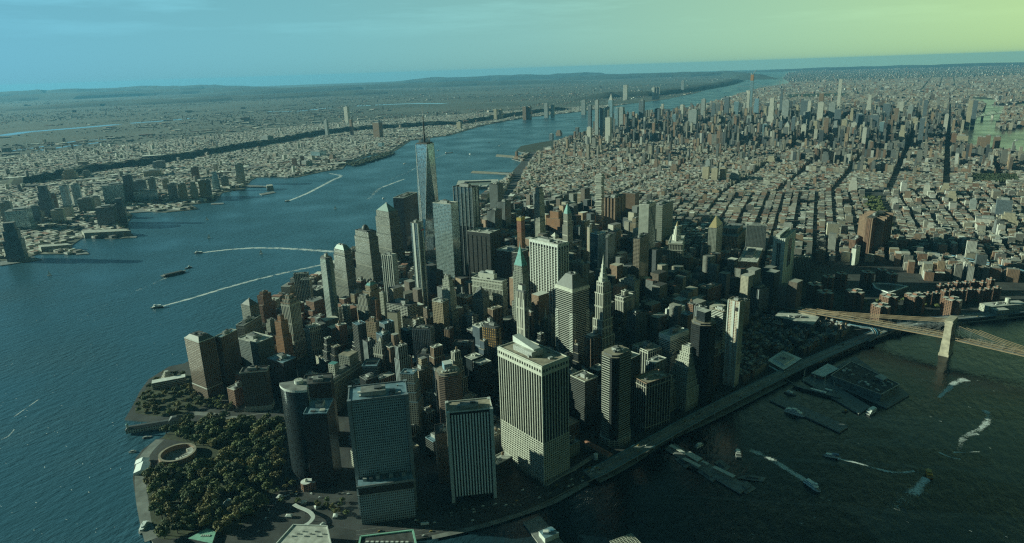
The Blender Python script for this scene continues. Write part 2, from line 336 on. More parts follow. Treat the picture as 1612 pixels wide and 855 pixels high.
EAST_SHORE = px((640, 851), (700, 840), (760, 824), (820, 806), (866, 786), (905, 766), (938, 752), (980, 731), (1000, 716), (1032, 690), (1062, 676), (1100, 664), (1160, 634), (1205, 614), (1240, 592), (1290, 566), (1350, 541), (1392, 527), (1425, 514), (1480, 510), (1540, 505), (1612, 497), (1700, 490))
WEST_SHORE = px((243, 858), (232, 840), (218, 796), (212, 774), (209, 755), (213, 722), (224, 708), (239, 697), (262, 685), (282, 680), (284, 664), (240, 664), (196, 660), (207, 642), (220, 616), (234, 597), (266, 577), (290, 572))
WEST_FAR = [(-330, 520), (-285, 600), (-320, 720), (-305, 1000), (-260, 1200), (-205, 1500), (-150, 1660), (-20, 1700), (60, 2100), (130, 2500), (205, 2900), (285, 3400), (330, 3900), (250, 4080), (330, 4330), (560, 5000), (900, 5900), (1180, 6440), (1730, 7551), (2650, 9500), (4000, 12500), (5739, 16435), (7511, 19434), (9300, 25500), (13000, 36000), (20000, 50500)]
NE_EDGE = [(55000*math.sin(R(a)), 55000*math.cos(R(a))) for a in (22, 30, 38, 46, 54, 62, 70)]
EAST_FAR = [(30000, 9500), (9500, 8200), (6900, 8300)] + px((1612, 162), (1590, 168), (1560, 166), (1572, 158), (1548, 153), (1500, 153), (1535, 158), (1553, 164), (1550, 176), (1530, 190), (1503, 209), (1524, 232), (1589, 240), (1640, 256)) + [(3900, 2500), (3450, 1000), (2600, 700)]
# Manhattan with the Bronx and Queens behind it
MANH = [p for p in WEST_SHORE] + WEST_FAR + NE_EDGE + EAST_FAR + [p for p in EAST_SHORE[::-1]] + px((560, 862), (450, 900), (330, 900))
land('ground', MANH[::-1], GN)
NJ_SHORE = px((0, 411), (35, 408), (57, 400), (140, 400), (136, 395), (108, 390), (118, 382), (130, 374), (180, 376), (215, 373), (204, 366), (200, 352), (208, 340), (200, 332), (262, 334), (312, 329), (300, 322), (338, 317), (350, 303), (385, 297), (395, 284), (404, 279), (467, 279), (508, 270), (539, 266), (547, 256), (580, 245), (621, 238), (647, 221), (709, 213), (732, 206), (760, 198), (800, 190), (839, 184), (923, 175), (980, 165), (1044, 157), (1095, 147), (1119, 139), (1159, 128), (1150, 122))
NJ = [(-2300, 900)] + NJ_SHORE + [(12400, 47000), (11000, 53500)] + [(55000*math.sin(R(a)), 55000*math.cos(R(a))) for a in (4, -4, -12, -20, -28, -36, -44, -52, -60)] + [(-30000, 900)]
g2_ = land('ground', NJ[::-1], GF)
# island in the river at the right edge
RI = px((1570, 199), (1582, 206), (1600, 202), (1625, 196), (1700, 180), (1640, 170), (1600, 171), (1582, 172), (1574, 188))
land('ground', RI if area(RI) > 0 else RI[::-1], GN)
# green and brown overlay of the far Bronx and Queens plain
FARE = [(7000, 9400), (30000, 10200), (52000, 18000), (46000, 29000), (37000, 40000), (26000, 48000), (19000, 47000), (12500, 34000), (9500, 25400), (8000, 19434), (6300, 15500)]
mb = MB(); mb.face([(x, y, 2.9) for x, y in (FARE if area(FARE) > 0 else FARE[::-1])], GF); tag(mb.build('ground'), kind='structure')
# marsh rivers and lakes far behind the ridge, pale ribbons of water
wm = plain('marsh_water', (.10, .16, .19), .12, .1, .001)
def ribbon(pts, wid, z, mat, mb=None):
    mb = mb or MB(); n = len(pts); Lp = []; Rp = []
    for i in range(n):
        a = np.array(pts[max(i-1, 0)][:2]); b = np.array(pts[min(i+1, n-1)][:2]); t = (b-a)/max(1e-6, np.hypot(*(b-a))); nn = np.array([-t[1], t[0]])
        w = wid[i] if isinstance(wid, (list, tuple)) else wid
        zz = pts[i][2] if len(pts[i]) > 2 else z
        Lp.append((*(np.array(pts[i][:2])+nn*w/2), zz)); Rp.append((*(np.array(pts[i][:2])-nn*w/2), zz))
    u = 0
    for i in range(n-1):
        d = math.dist(Lp[i][:2], Lp[i+1][:2]); mb.face([Rp[i], Rp[i+1], Lp[i+1], Lp[i]], mat, [(u, 0), (u+d, 0), (u+d, 1), (u, 1)]); u += d
    return mb
for pts, w in ((((0, 214), (40, 208), (90, 204), (140, 200), (185, 196)), 260), (((205, 194), (250, 191), (305, 186)), 210), (((560, 167), (600, 165), (650, 163), (700, 163)), 300), (((60, 237), (110, 230), (160, 224)), 90), (((420, 176), (470, 175), (520, 170)), 180), (((0, 240), (60, 232), (120, 222), (190, 218)), 60)):
    o = ribbon(px(*pts, z=3.2), w, 3.2, wm).build('water'); tag(o, kind='structure')

# ------------------------------------------------------------------ hills and woods
wood = plain('wood_crowns', (.030, .042, .024), .95, .55, .02)
hillm = plain('hill_woods', (.038, .050, .032), .95, .45, .0012)
def ridge(pts, wid, h, mat, name, seg=24, kind='structure', rough=.25):
    mb = MB(); pts = np.array(pts, float); n = len(pts); rows = []; r_ = random.Random(len(pts)*31+int(h))
    fine = []
    for i in range(n-1):
        k = max(2, int(np.hypot(*(pts[i+1]-pts[i]))/max(wid*.30, 25)))
        for j in range(k): fine.append(pts[i]+(pts[i+1]-pts[i])*j/k)
    fine.append(pts[-1])
    m_ = len(fine)
    for i, p in enumerate(fine):
        a = fine[max(i-1, 0)]; b = fine[min(i+1, m_-1)]; t = (b-a)/np.hypot(*(b-a)); nn = np.array([-t[1], t[0]])
        env = min(1, i/6, (m_-1-i)/6); row = []
        for s in range(9):
            f = s/8.0; prof = math.sin(math.pi*f)**.7
            z = 2.6 + h*prof*env*(1+rough*(r_.random()-.5)*2)
            q = p+nn*(f-.5)*wid*(1+.15*(r_.random()-.5)); row.append((q[0], q[1], z))
        rows.append(row)
    for i in range(m_-1):
        for s in range(8): mb.face([rows[i][s+1], rows[i][s], rows[i+1][s], rows[i+1][s+1]], mat)
    o = mb.build(name, smooth=True); tag(o, kind=kind); return o
# wooded escarpment behind the far bank
E1 = px((0, 286), (40, 290), (100, 278), (150, 268), (215, 262), (270, 253), (330, 242), (400, 231), (440, 224), (490, 214), (540, 207), (600, 203), (660, 199), (720, 196), (780, 187), (840, 178), (900, 172))
ridge(E1, 150, 45, wood, 'wooded_slope', kind='stuff', rough=.3)
tag(bpy.data.objects['wooded_slope'], 'dark band of trees along the foot of the bluff across the river', 'woods')
ridge(px((910, 158), (960, 152), (1010, 151), (1060, 146), (1100, 140), (1135, 134), (1158, 127), z=2), 700, 95, hillm, 'hills', rough=.08)
ridge([(8200, 24500), (9500, 32000), (11500, 44000)], 1500, 150, hillm, 'hills', rough=.08)
def hill_chain(az0, az1, D, h, wid, name='hills', seed=1):
    r_ = random.Random(seed); pts = []
    for i in range(15):
        a = az0+(az1-az0)*i/14.0; d = D*(1+.05*(r_.random()-.5)); pts.append((CAM[0]+d*math.sin(R(a)), CAM[1]+d*math.cos(R(a))))
    ridge(pts, wid, h, hillm, name, rough=.20)
hill_chain(-42, -8, 24000, 110, 2600, seed=3); hill_chain(-30, 4, 32000, 170, 3600, seed=4); hill_chain(-46, -18, 38000, 210, 4200, seed=5)
hill_chain(0, 16, 38000, 190, 4200, seed=6); hill_chain(-14, 8, 45000, 260, 5200, seed=8); hill_chain(14, 42, 47000, 120, 4500, seed=9); hill_chain(-44, -22, 47000, 330, 5000, seed=11)
# ------------------------------------------------------------------ buildings: footprint from the picture, heights in metres
def foot(xL, xF, xR, yF, H, ang, dL=None, dR=None):
    """front roof corner, and the lengths of the two faces that end at picture columns xL and xR"""
    F0 = at(xF, yF, H)[:2]; uL = azv(ang); uR = azv(ang+90)
    def solve(u, x):
        lo, hi = 0.5, 260.0; f = lambda l: pr((*(F0+u*l), H))[0]-x
        a, b = f(lo), f(hi)
        if a*b > 0: return None
        for _ in range(40):
            mid = (lo+hi)/2
            if (f(mid) > 0) == (a > 0): lo = mid
            else: hi = mid
        return (lo+hi)/2
    d = dL or solve(uL, xL) or 20.0; w = dR or solve(uR, xR) or 20.0
    c = F0 + uL*d/2 + uR*w/2
    return c, w, d, math.atan2(uR[1], uR[0])
class Foot:         # occupied footprints: cx, cy, half w, half d, rz, kept in 150 m cells
    def __init__(s): s.g = {}
    def append(s, e):
        for i in range(int((e[0]-e[2]-e[3]-30)//150), int((e[0]+e[2]+e[3]+30)//150)+1):
            for j in range(int((e[1]-e[2]-e[3]-30)//150), int((e[1]+e[2]+e[3]+30)//150)+1): s.g.setdefault((i, j), []).append(e)
    def near(s, x, y): return s.g.get((int(x//150), int(y//150)), ())
FOOT = Foot()
def keep_clear(P, hw):
    for a, b in zip(P, P[1:]):
        L_ = math.dist(a[:2], b[:2]); FOOT.append(((a[0]+b[0])/2, (a[1]+b[1])/2, L_/2+2, hw, math.atan2(b[1]-a[1], b[0]-a[0])))
HERO = []           # landmark list for wording: short name, px, py
def occupied(cx, cy, r):
    for a, b, hw, hd, rz in FOOT.near(cx, cy):
        dx, dy = cx-a, cy-b
        c, s_ = math.cos(-rz), math.sin(-rz); lx, ly = dx*c-dy*s_, dx*s_+dy*c
        if abs(lx) < hw+r and abs(ly) < hd+r: return True
    return False
GZ = 2.5
def parapet(mb, w, d, z, m, t=.9, h=1.6, cx=0, cy=0):
    for bx, by, bw_, bd in ((0, -d/2+t/2, w, t), (0, d/2-t/2, w, t), (-w/2+t/2, 0, t, d-2*t), (w/2-t/2, 0, t, d-2*t)):
        mb.box(cx+bx, cy+by, z, bw_, bd, h, m)
def roof_kit(root, w, d, z, r_, n=4, mat=None, tank=False, big=True):
    """mechanical house and roof machines, each its own part"""
    mat = mat or M['plant']
    if big:
        bw_, bd = w*r_.uniform(.32, .5), d*r_.uniform(.3, .5); hx = w*r_.uniform(-.12, .12); hy = d*r_.uniform(-.1, .1); hh = r_.uniform(4, 8)
        mb = MB(); mb.box(hx, hy, z+.02, bw_, bd, hh, mat, M['roof_grey']); mb.box(hx+bw_*.2, hy, z+hh+.02, bw_*.3, bd*.4, 2.2, M['plant_dark']); mb.build('penthouse', root)
    for i in range(n):
        a, b = r_.uniform(2, min(7, w*.2)+2), r_.uniform(2, min(6, d*.2)+2)
        x, y = r_.uniform(-.4, .4)*(w-a), r_.uniform(-.4, .4)*(d-b)
        mb = MB(); mb.box(x, y, z+.03, a, b, r_.uniform(1.5, 3.6), r_.choice((M['plant'], M['plant_dark'], M['roof_pale']))); mb.build('cooling_unit', root)
    if tank:
        x, y = r_.uniform(-.3, .3)*w, r_.uniform(-.3, .3)*d
        mb = MB(); mb.prism(ring(2.3, 10, x, y), z+4, z+8, M['tank']); mb.cone(ring(2.5, 10, x, y), z+8, z+9.8, M['tank'], (x, y))
        for k in range(4): mb.bar((x+1.5*(-1)**k, y+1.5*(-1)**(k//2), z), (x+1.5*(-1)**k, y+1.5*(-1)**(k//2), z+4), .35, M['plant_dark'])
        mb.build('water_tank', root)
def fins(mb, w, d, z0, z1, n_w, n_d, t, depth, m, off=.02):
    """real upright piers standing out of all four walls"""
    for s_ in (-1, 1):
        for i in range(n_w+1):
            x = -w/2 + w*i/n_w; mb.box(x, s_*(d/2+depth/2-off), z0, t, depth, z1-z0, m)
        for i in range(n_d+1):
            y = -d/2 + d*i/n_d; mb.box(s_*(w/2+depth/2-off), y, z0, depth, t, z1-z0, m)
def belts(mb, w, d, zs, t, depth, m):
    for z in zs:
        for s_ in (-1, 1):
            mb.box(0, s_*(d/2+depth/2-.01), z, w+2*depth, depth, t, m); mb.box(s_*(w/2+depth/2-.01), 0, z, depth, d, t, m)
def tower(name, label, cat, spec, H, st, form='slab', short=None, roof='roof_grey', rk=None, tank=False, group=None, n=4, seed=None, crown=None, trim=None, big=True, finst=None, **o):
    c, w, d, rz = foot(*spec[:4], H, spec[4], *spec[5:])
    w = max(w, 6); d = max(d, 6)
    root = empty(name, (c[0], c[1], GZ), rz); tag(root, label, cat, group)
    FOOT.append((c[0], c[1], w/2, d/2, rz))
    p = pr((c[0], c[1], H)); HERO.append((short, p[0], p[1], H))
    r_ = random.Random(seed if seed is not None else int(spec[1]*7+spec[3]))
    h = H-GZ; sm = S[st]; rm = M[roof]; tm = M[trim] if trim else rm
    def blk(nm, w_, d_, z0, z1, x=0, y=0, m=sm, para=True, poly=None):
        mb = MB(); pl = [(a+x, b+y) for a, b in poly] if poly else rect(w_, d_, x, y); mb.prism(pl, z0, z1, m, rm)
        if para and not poly: parapet(mb, w_, d_, z1, tm, cx=x, cy=y, t=min(.9, w_*.05))
        mb.build(nm, root); return nm
    if form == 'slab':
        blk('walls', w, d, 0, h); roof_kit(root, w-3, d-3, h, r_, n, tank=tank, big=big)
        pod = o.get('podium')
        if pod: blk('podium', w*pod[0], d*pod[1], 0, pod[2])
    elif form == 'chamfer':
        k = min(w, d)*o.get('k', .25); mb = MB(); mb.prism(cut(w, d, k), 0, h, sm, rm); mb.build('walls', root)
        mb = MB(); mb.prism(cut(w*.86, d*.86, k*.86), h+.01, h+3.5, M['plant_dark'], rm); mb.build('roof_screen', root); roof_kit(root, w*.6, d*.6, h+3.5, r_, n, big=big)
    elif form == 'steps':                       # wedding cake: (fraction of height, width factor, depth factor)
        T = o.get('tiers') or [(.45, 1, 1), (.65, .84, .84), (.82, .66, .66), (.93, .5, .5), (1, .32, .32)]
        z = 0
        for i, (f, a, b) in enumerate(T):
            blk('walls' if i == 0 else 'setback', w*a, d*b, z, h*f, x=w*o.get('sx', 0)*(1-a), y=d*o.get('sy', 0)*(1-b)); z = h*f
            if i < len(T)-1 and i % 2 == 0: roof_kit(root, w*a, d*b, z-.5, r_, 2, big=False) if a-T[i+1][1] > .3 else None
        if o.get('flat', True): roof_kit(root, w*T[-1][1], d*T[-1][2], h, r_, 2, tank=tank, big=False)
        w, d = w*T[-1][1], d*T[-1][2]
    if crown:
        k = crown[0]; ch = crown[1]; cmx = M[crown[2]]; mb = MB()
        if k == 'pyramid':
            e_ = crown[3] if len(crown) > 3 else 0.0
            if e_ > 0: mb.loft(rect(w, d), h+.02, rect(w*e_, d*e_), h+ch, cmx, rm)
            else: mb.cone(rect(w, d), h+.02, h+ch, cmx)
            mb.build('pyramid_roof', root)
            if e_ > 0: roof_kit(root, w*e_, d*e_, h+ch, r_, 4, big=False)
        elif k == 'dome':
            rr = min(w, d)*.36
            mb.prism(cut(w*.8, d*.8, 5), h+.02, h+4, cmx)
            for i in range(7):
                a0, a1 = math.pi/2*i/7, math.pi/2*(i+1)/7
                mb.loft(ring(rr*math.cos(a0), 20), h+4+ch*math.sin(a0), ring(max(rr*math.cos(a1), .05), 20), h+4+ch*math.sin(a1), cmx)
            mb.build('dome', root, smooth=True)
        elif k == 'spire':                       # stepped stone lantern with a needle
            z = h; ww_ = w
            for i in range(4):
                mb.prism(cut(ww_*.8, ww_*.8, ww_*.18), z, z+ch*.16, cmx); z += ch*.16; ww_ *= .72
            mb.cone(ring(ww_*.42, 8), z, h+ch, cmx); mb.build('spire', root)
        elif k == 'octagon':
            mb.prism(cut(w*.8, d*.8, w*.24), h, h+ch, cmx, rm); mb.build('crown', root)
    return root, w, d, h, rz, c
T = tower
OT, AT_ = 'office tower', 'apartment tower'
# ---- front row on the water
r1, w, d, h, rz, c = T('office_tower', 'broad blue grey slab with square window grid and a lower front block', OT, (546, 548, 641, 633, -14, 48, 84), 195, 'bluegrey_grid', short='the broad blue grey grid slab', roof='roof_blue', n=9, trim='steel')
mb = MB()
for sx in (-1, 1):
    for sy in (-1, 1): mb.box(sx*(w/2-1), sy*(d/2-1), 0, 5.5, 5.5, h+2.2, M['steel'])
mb.build('corner_column', r1)
mb = MB(); belts(mb, w, d, [h-1, h-7], 1.6, 1.0, M['steel']); mb.build('cornice', r1)
mb = MB(); mb.prism(rect(w-4, 20, 0, -d/2-10.2), 0, 66, S['bluegrey_grid'], M['roof_blue']); mb.build('front_block', r1)
mb = MB(); mb.box(0, -d/2-20.9, 52, w-4, 1.0, 11, M['black']); mb.box(0, -d/2-21.3, 63, w, 1.6, 3.4, M['steel']); mb.box(0, -d/2-21.3, 50, w, 1.6, 1.6, M['steel']); mb.build('louvre_band', r1)
for i in range(7):
    mb = MB(); mb.box(-30+i*9.5, -d/2-7-2*(i % 2), 66, 5.5, 5, 4+i % 3, M['plant_dark'] if i % 2 else M['plant']); mb.build('cooling_unit', r1)
r2, w, d, h, rz, c = T('office_tower', 'white ribbed tower with upright fins and a boxed roof house beside the highway', OT, (699, 703, 775, 651, -11, 36, 69), 157, 'black_glass', 'slab', short='the white ribbed tower', roof='roof_tan', n=6, trim='white')
mb = MB(); fins(mb, w-7, d-6, 10, h-4, 14, 6, 2.1, 3.2, M['boatwhite']); mb.build('pier', r2)
mb = MB()
for sx in (-1, 1):
    for sy in (-1, 1): mb.box(sx*(w/2-2), sy*(d/2-1.5), 0, 5, 6, h+1.5, M['white'])
mb.build('corner_column', r2)
r3, w, d, h, rz, c = T('office_tower', 'tallest waterfront slab with pale piers over dark glass and a slanted white roof box', OT, (786, 853, 891, 578, -42, 106, 54), 209, 'black_glass', short='the big pale slab with the slanted roof box', roof='roof_tan', n=10, trim='white_stone', big=False)
mb = MB(); fins(mb, w, d, 74, h-15, 9, 18, 1.25, 1.5, M['white_stone']); mb.build('pier', r3)
mb = MB(); fins(mb, w, d, 0, 74, 12, 24, 1.1, 1.5, M['white_stone']); belts(mb, w, d, [8+i*4.1 for i in range(17)], 1.3, 1.3, M['white_stone']); mb.build('lower_grid', r3)
mb = MB(); belts(mb, w, d, [h-4.6, h-15], 5.2, 1.8, M['white_stone']); fins(mb, w, d, h-15, h, 9, 18, 2.2, 1.7, M['white_stone']); mb.build('crown_band', r3)
mb = MB(); mb.box(-4, 6, h, 24, 46, 9, M['plant'], M['roof_pale'])
mb.loft(rect(14, 52, -2, 12), h+9.02, rect(14, 50, -2, 12), h+11, M['white']); mb.face([(-9, -14, h+11), (5, -14, h+11), (5, 38, h+20), (-9, 38, h+20)], M['white']); mb.face([(5, -14, h+11), (5, 38, h+11), (5, 38, h+20)], M['white']); mb.face([(-9, 38, h+11), (-9, -14, h+11), (-9, 38, h+20)], M['white']); mb.face([(5, 38, h+11), (-9, 38, h+11), (-9, 38, h+20), (5, 38, h+20)], M['white']); mb.build('penthouse', r3)
# quarter round glass tower
F = at(453, 616, 165)[:2]; rz17 = math.atan2(azv(70)[1], azv(70)[0]); r4 = empty('office_tower', (*(F+np.array([4, 16])), GZ), rz17); tag(r4, 'quarter round dark glass tower with a mast and a pale ladder strip beside the park', OT)
arc = [(-22+0*i, 0) for i in range(0)]
q = [(20, -20)] + [(20-40*math.cos(math.pi/2*i/14)*1.0, -20+40*math.sin(math.pi/2*i/14)) for i in range(14, -1, -1)]
q = [(20, 20), (-20, 20)][:0] + [(20, 20)] + [(20-42*math.sin(math.pi/2*i/14), 20-42*math.cos(math.pi/2*i/14)) for i in range(14, -1, -1)]
q = q if area(q) > 0 else q[::-1]
mb = MB(); mb.prism(q, 0, 160, S['dark_glass'], M['roof_grey']); mb.build('walls', r4); FOOT.append((F[0]+4, F[1]+16, 22, 22, rz17)); HERO.append(('the quarter round dark glass tower', 465, 605, 165))
mb = MB(); mb.prism(scale(q, 1.02, 8, 8), 160, 164, M['white'], M['roof_grey']); mb.build('crown_band', r4)
mb = MB(); mb.box(21.2, 0, 8, 1.4, 7, 152, M['white']); mb.box(4, 20.9, 8, 7, 1.4, 152, M['white'])
for k in range(36): mb.box(22.2, 0, 12+k*4.1, 1.0, 5, 2.2, M['black'])
mb.build('stair_strip', r4)
mb = MB(); mb.prism(ring(7, 16, 8, 8), 160.1, 170, M['white'], M['roof_pale']); mb.build('penthouse', r4)
mb = MB(); mb.bar((8, 8, 170), (8, 8, 188), .7, M['steel']); mb.build('mast', r4)
T('office_tower', 'black glass slab with flat roof directly right of the quarter round tower', OT, (474, 477, 513, 653, -5, 50, 37), 136, 'black_glass', short='the black slab by the park', roof='roof_blue', n=4, finst=None)
T('office_tower', 'black low topped office block behind the quarter round tower', OT, (460, 475, 518, 607, -12, 40, 50), 122, 'black_louvre', short='the black block behind the park towers', roof='roof_dark', n=5)
# ---- west side by the water
T('apartment_tower', 'brown residential tower with pale upper edge, nearest the harbour promenade', AT_, (290, 313, 338, 540, -58), 129, 'brown_grid', 'slab', short='the brown tower nearest the promenade', roof='roof_dark', n=3, crown=('pyramid', 9, 'plant_dark', .6), podium=(1.04, 1.04, 22), trim='white')
T('apartment_tower', 'slender tan tower with pale left edge, second from the promenade', AT_, (338, 348, 373, 532, -72), 124, 'brown_grid', 'slab', short='the slender tan tower second from the promenade', roof='roof_blue', n=5, trim='white_stone')
r, w, d, h, rz, c = T('office_building', 'old brick block with arched white ground floors facing the park', 'office building', (373, 419, 427, 584, -100, 50, 24), 88, 'brown_grid', short='the old brick block facing the park', roof='roof_dark', n=6, tank=True)
mb = MB(); belts(mb, w, d, [0, 5.5], 5.4, .8, M['white_stone']); mb.build('arcade_band', r); mb = MB(); belts(mb, w, d, [h-1], 1.6, 1.2, M['white_stone']); mb.build('cornice', r)
T('office_building', 'grey stepped office block with pale roof slabs behind the old brick block', 'office building', (374, 405, 430, 541, -62), 96, 'grey_grid', short='the grey block behind the old brick block', roof='roof_pale', n=6)
T('office_building', 'black glass block with blue roof right of the old brick block', 'office building', (421, 446, 466, 572, -60), 88, 'black_glass', short='the black block with blue roof', roof='roof_blue', n=3)
T('apartment_tower', 'orange brick tower with stepped shoulders and square roof turret', AT_, (431, 441, 452, 500, -70), 128, 'orange_brick', 'steps', short='the orange brick shouldered tower', tiers=[(.62, 1.15, 1.25), (.9, 1, 1), (1, .5, .5)], trim='brownstone')
T('apartment_tower', 'tall pale striped tower with brown stepped crown near the harbour', AT_, (440, 454, 470, 469, -68), 158, 'stone_fin', 'steps', short='the pale striped tower with brown crown', tiers=[(.4, 1.1, 1.1), (.90, 1, 1), (.95, .8, .8), (1, .5, .5)], roof='roof_tan', trim='brownstone')
T('apartment_tower', 'grey green tower with hipped crown and white finial at the water edge', AT_, (379, 393, 407, 483, -60), 112, 'granite_grid', short='the hipped tower with white finial', roof='slate', crown=('pyramid', 13, 'slate', .18), n=0)
T('apartment_tower', 'dark curved roof tower with one white edge below the finial tower', AT_, (380, 384, 411, 513, -80, 22), 86, 'granite_grid', short='the dark tower with one white edge', roof='slate', trim='white', n=4)
T('apartment_tower', 'narrow brick tower with ragged top beside the water', AT_, (410, 413, 426, 463, -75, 18), 104, 'brick_grid', 'steps', short='the narrow ragged brick tower', tiers=[(.7, 1.5, 1.2), (.93, 1, 1), (1, .6, .6)], trim='brownstone')
T('apartment_block', 'pale fluted apartment slab standing at the far water edge', 'apartment block', (449, 484, 488, 431, -95, 40, 14), 105, 'cream_fin', short='the pale fluted slab at the water edge', roof='roof_pale', n=8, big=False)
T('apartment_block', 'second lower fluted slab in front of the first', 'apartment block', (464, 487, 493, 441, -88, 26, 16), 98, 'cream_fin', short='the lower fluted slab', roof='roof_pale', n=5)
T('apartment_block', 'brick block of two heights between fluted slab and green round tower', 'apartment block', (481, 494, 509, 476, -60), 84, 'brick_grid', 'steps', short='the two height brick block', tiers=[(.72, 1.5, 1), (1, 1, 1)])
r, w, d, h, rz, c = T('apartment_tower', 'tall rounded green glass tower with balcony rings standing over the south end', AT_, (501, 515, 526, 409, -55), 236, 'balcony_green', 'chamfer', short='the rounded green tower', k=.32, roof='roof_grey', n=5)
mb = MB()
for i in range(66): mb.prism(cut(w+1.6, d+1.6, min(w, d)*.34), 6+i*3.3, 6.7+i*3.3, M['plant'])
mb.build('balcony', r)
# ---- harbour side office group with copper roofs
def copper(xs, H, lab, short, crown, tiers, roof='copper', **k):
    r, w, d, h, rz, c = T('office_tower', lab, OT, xs, H, 'granite_grid', 'steps', short=short, tiers=tiers, crown=crown, roof='slate', flat=False, **k); return r
TI = [(.33, 1.22, 1.22), (.62, 1.10, 1.10), (.90, 1, 1), (1, .9, .9)]
copper((524, 542, 554, 396, -52), 166, 'granite office tower with flat topped green pyramid roof, leftmost of the three', 'the flat topped pyramid office tower', ('pyramid', 14, 'patina', .55), TI)
copper((557, 580, 594, 367, -52), 186, 'granite office tower with round dome roof, middle of the three', 'the domed tower', ('dome', 15, 'slate'), TI)
copper((590, 612, 628, 335, -52), 205, 'granite office tower with pointed green pyramid roof, rightmost of the three', 'the pointed green pyramid tower', ('pyramid', 24, 'patina', .12), TI)
T('office_tower', 'dark banded glass tower with bright left edge behind the slim white one', OT, (630, 635, 657, 312, -75, 40), 228, 'dark_glass', short='the dark banded glass tower', roof='roof_dark', n=4, trim='white')
r, w, d, h, rz, c = T('hotel_tower', 'white fluted hotel tower standing alone right of the granite towers', 'hotel tower', (601, 617, 624, 403, -68), 176, 'cream_fin', short='the white fluted hotel tower', roof='roof_pale', n=5)
mb = MB(); fins(mb, w, d, 4, h, 4, 5, 1.6, 1.0, M['white']); mb.build('pier', r)
T('office_building', 'dark block with a pale roof between two slim towers', 'office building', (627, 641, 653, 453, -60), 70, 'black_glass', short='the dark block with pale roof', roof='roof_pale', n=7)
r, w, d, h, rz, c = T('apartment_tower', 'slim unfinished white tower with open red edged top beside the tapering giant', AT_, (646, 656.5, 666, 352, -62), 278, 'steel_glass', short='the slim unfinished white tower', roof='roof_grey', n=2)
mb = MB(); mb.box(-w/2-.5, 2, 0, 1.0, 6, h, M['white']); mb.box(-w/2+2, -d/2-.5, 0, 4, 1.0, h, M['white']); mb.box(w/2-5, -d/2-.5, 0, 3, 1.0, h-22, M['white']); mb.build('pier', r)
mb = MB(); mb.box(w*.28, -d*.3, h-22, w*.46, d*.44, 3, M['red']); mb.box(w*.28, -d*.3, h-12, w*.46, d*.44, 3, M['white']); mb.build('open_floor', r)
# ---- the tapering giant
tip = at(666, 165, 541); c1 = at(668.5, 226, 417)[:2]; rz1 = R(23)
r5 = empty('skyscraper', (c1[0], c1[1], GZ), rz1); tag(r5, 'tallest tapering glass skyscraper with triangular facets, roof ring and antenna mast', 'skyscraper'); FOOT.append((c1[0], c1[1], 31, 31, rz1)); HERO.append(('the tapering giant', 669, 300, 417))
B_ = 30.5; A8 = [(-B_, -B_), (B_, -B_), (B_, B_), (-B_, B_)]; tpr = 30.5; TT = [(0, -tpr), (tpr, 0), (0, tpr), (-tpr, 0)]
mb = MB(); mb.prism(A8, 0, 57, M['steel']); mb.build('base', r5)
gl = facade('facade_giant', (.55, .60, .62), (.55, .64, .68), bay=1.6, floor=4.1, ww=.92, wh=.90, grough=.10, gmetal=.9, wrough=.3)
mb = MB()
for i in range(4):
    a, b = A8[i], A8[(i+1) % 4]; t1, t2 = TT[i], TT[(i+1) % 4]
    mb.face([(*a, 57), (*b, 57), (*t1, 415)], gl, [(0, 57), (61, 57), (30, 415)])
    mb.face([(*b, 57), (*t2, 415), (*t1, 415)], gl, [(30, 57), (52, 415), (8, 415)])
mb.face([(*t, 415) for t in TT], M['roof_grey']); mb.build('walls', r5)
mb = MB()
for i in range(4):
    a, b = A8[i], A8[(i+1) % 4]; t1, t2 = TT[i], TT[(i+1) % 4]
    mb.bar((*b, 57), (*t1, 415), .9, M['white']); mb.bar((*b, 57), (*t2, 415), .9, M['white']); mb.bar((*t1, 415), (*t2, 415), 1.3, M['brownstone'])
mb.build('edge_trim', r5)
mb = MB(); mb.prism(scale(TT, .86), 415.2, 419, M['plant_dark'], M['roof_dark']); mb.build('roof_screen', r5)
mb = MB()
for k in range(28):
    a = 2*math.pi*k/28; mb.bar((17*math.cos(a), 17*math.sin(a), 416), (19*math.cos(a), 19*math.sin(a), 431), .7, M['plant_dark'])
for z in (422, 426, 430):
    for k in range(28):
        a, b = 2*math.pi*k/28, 2*math.pi*(k+1)/28; mb.bar((19*math.cos(a), 19*math.sin(a), z), (19*math.cos(b), 19*math.sin(b), z), .9, M['plant_dark'])
mb.build('roof_ring', r5)
mb = MB(); z = 416
for rr, z2 in ((3.2, 440), (2.4, 470), (2.8, 473), (1.8, 500), (2.2, 503), (1.1, 525), (.5, 538.5)):
    mb.prism(ring(rr, 8), z, z2, M['black'] if rr > 1.2 else M['steel']); z = z2
for k in range(8):
    a = 2*math.pi*k/8; mb.bar((18*math.cos(a), 18*math.sin(a), 431), (0, 0, 470), .35, M['steel'])
mb.build('antenna_mast', r5)
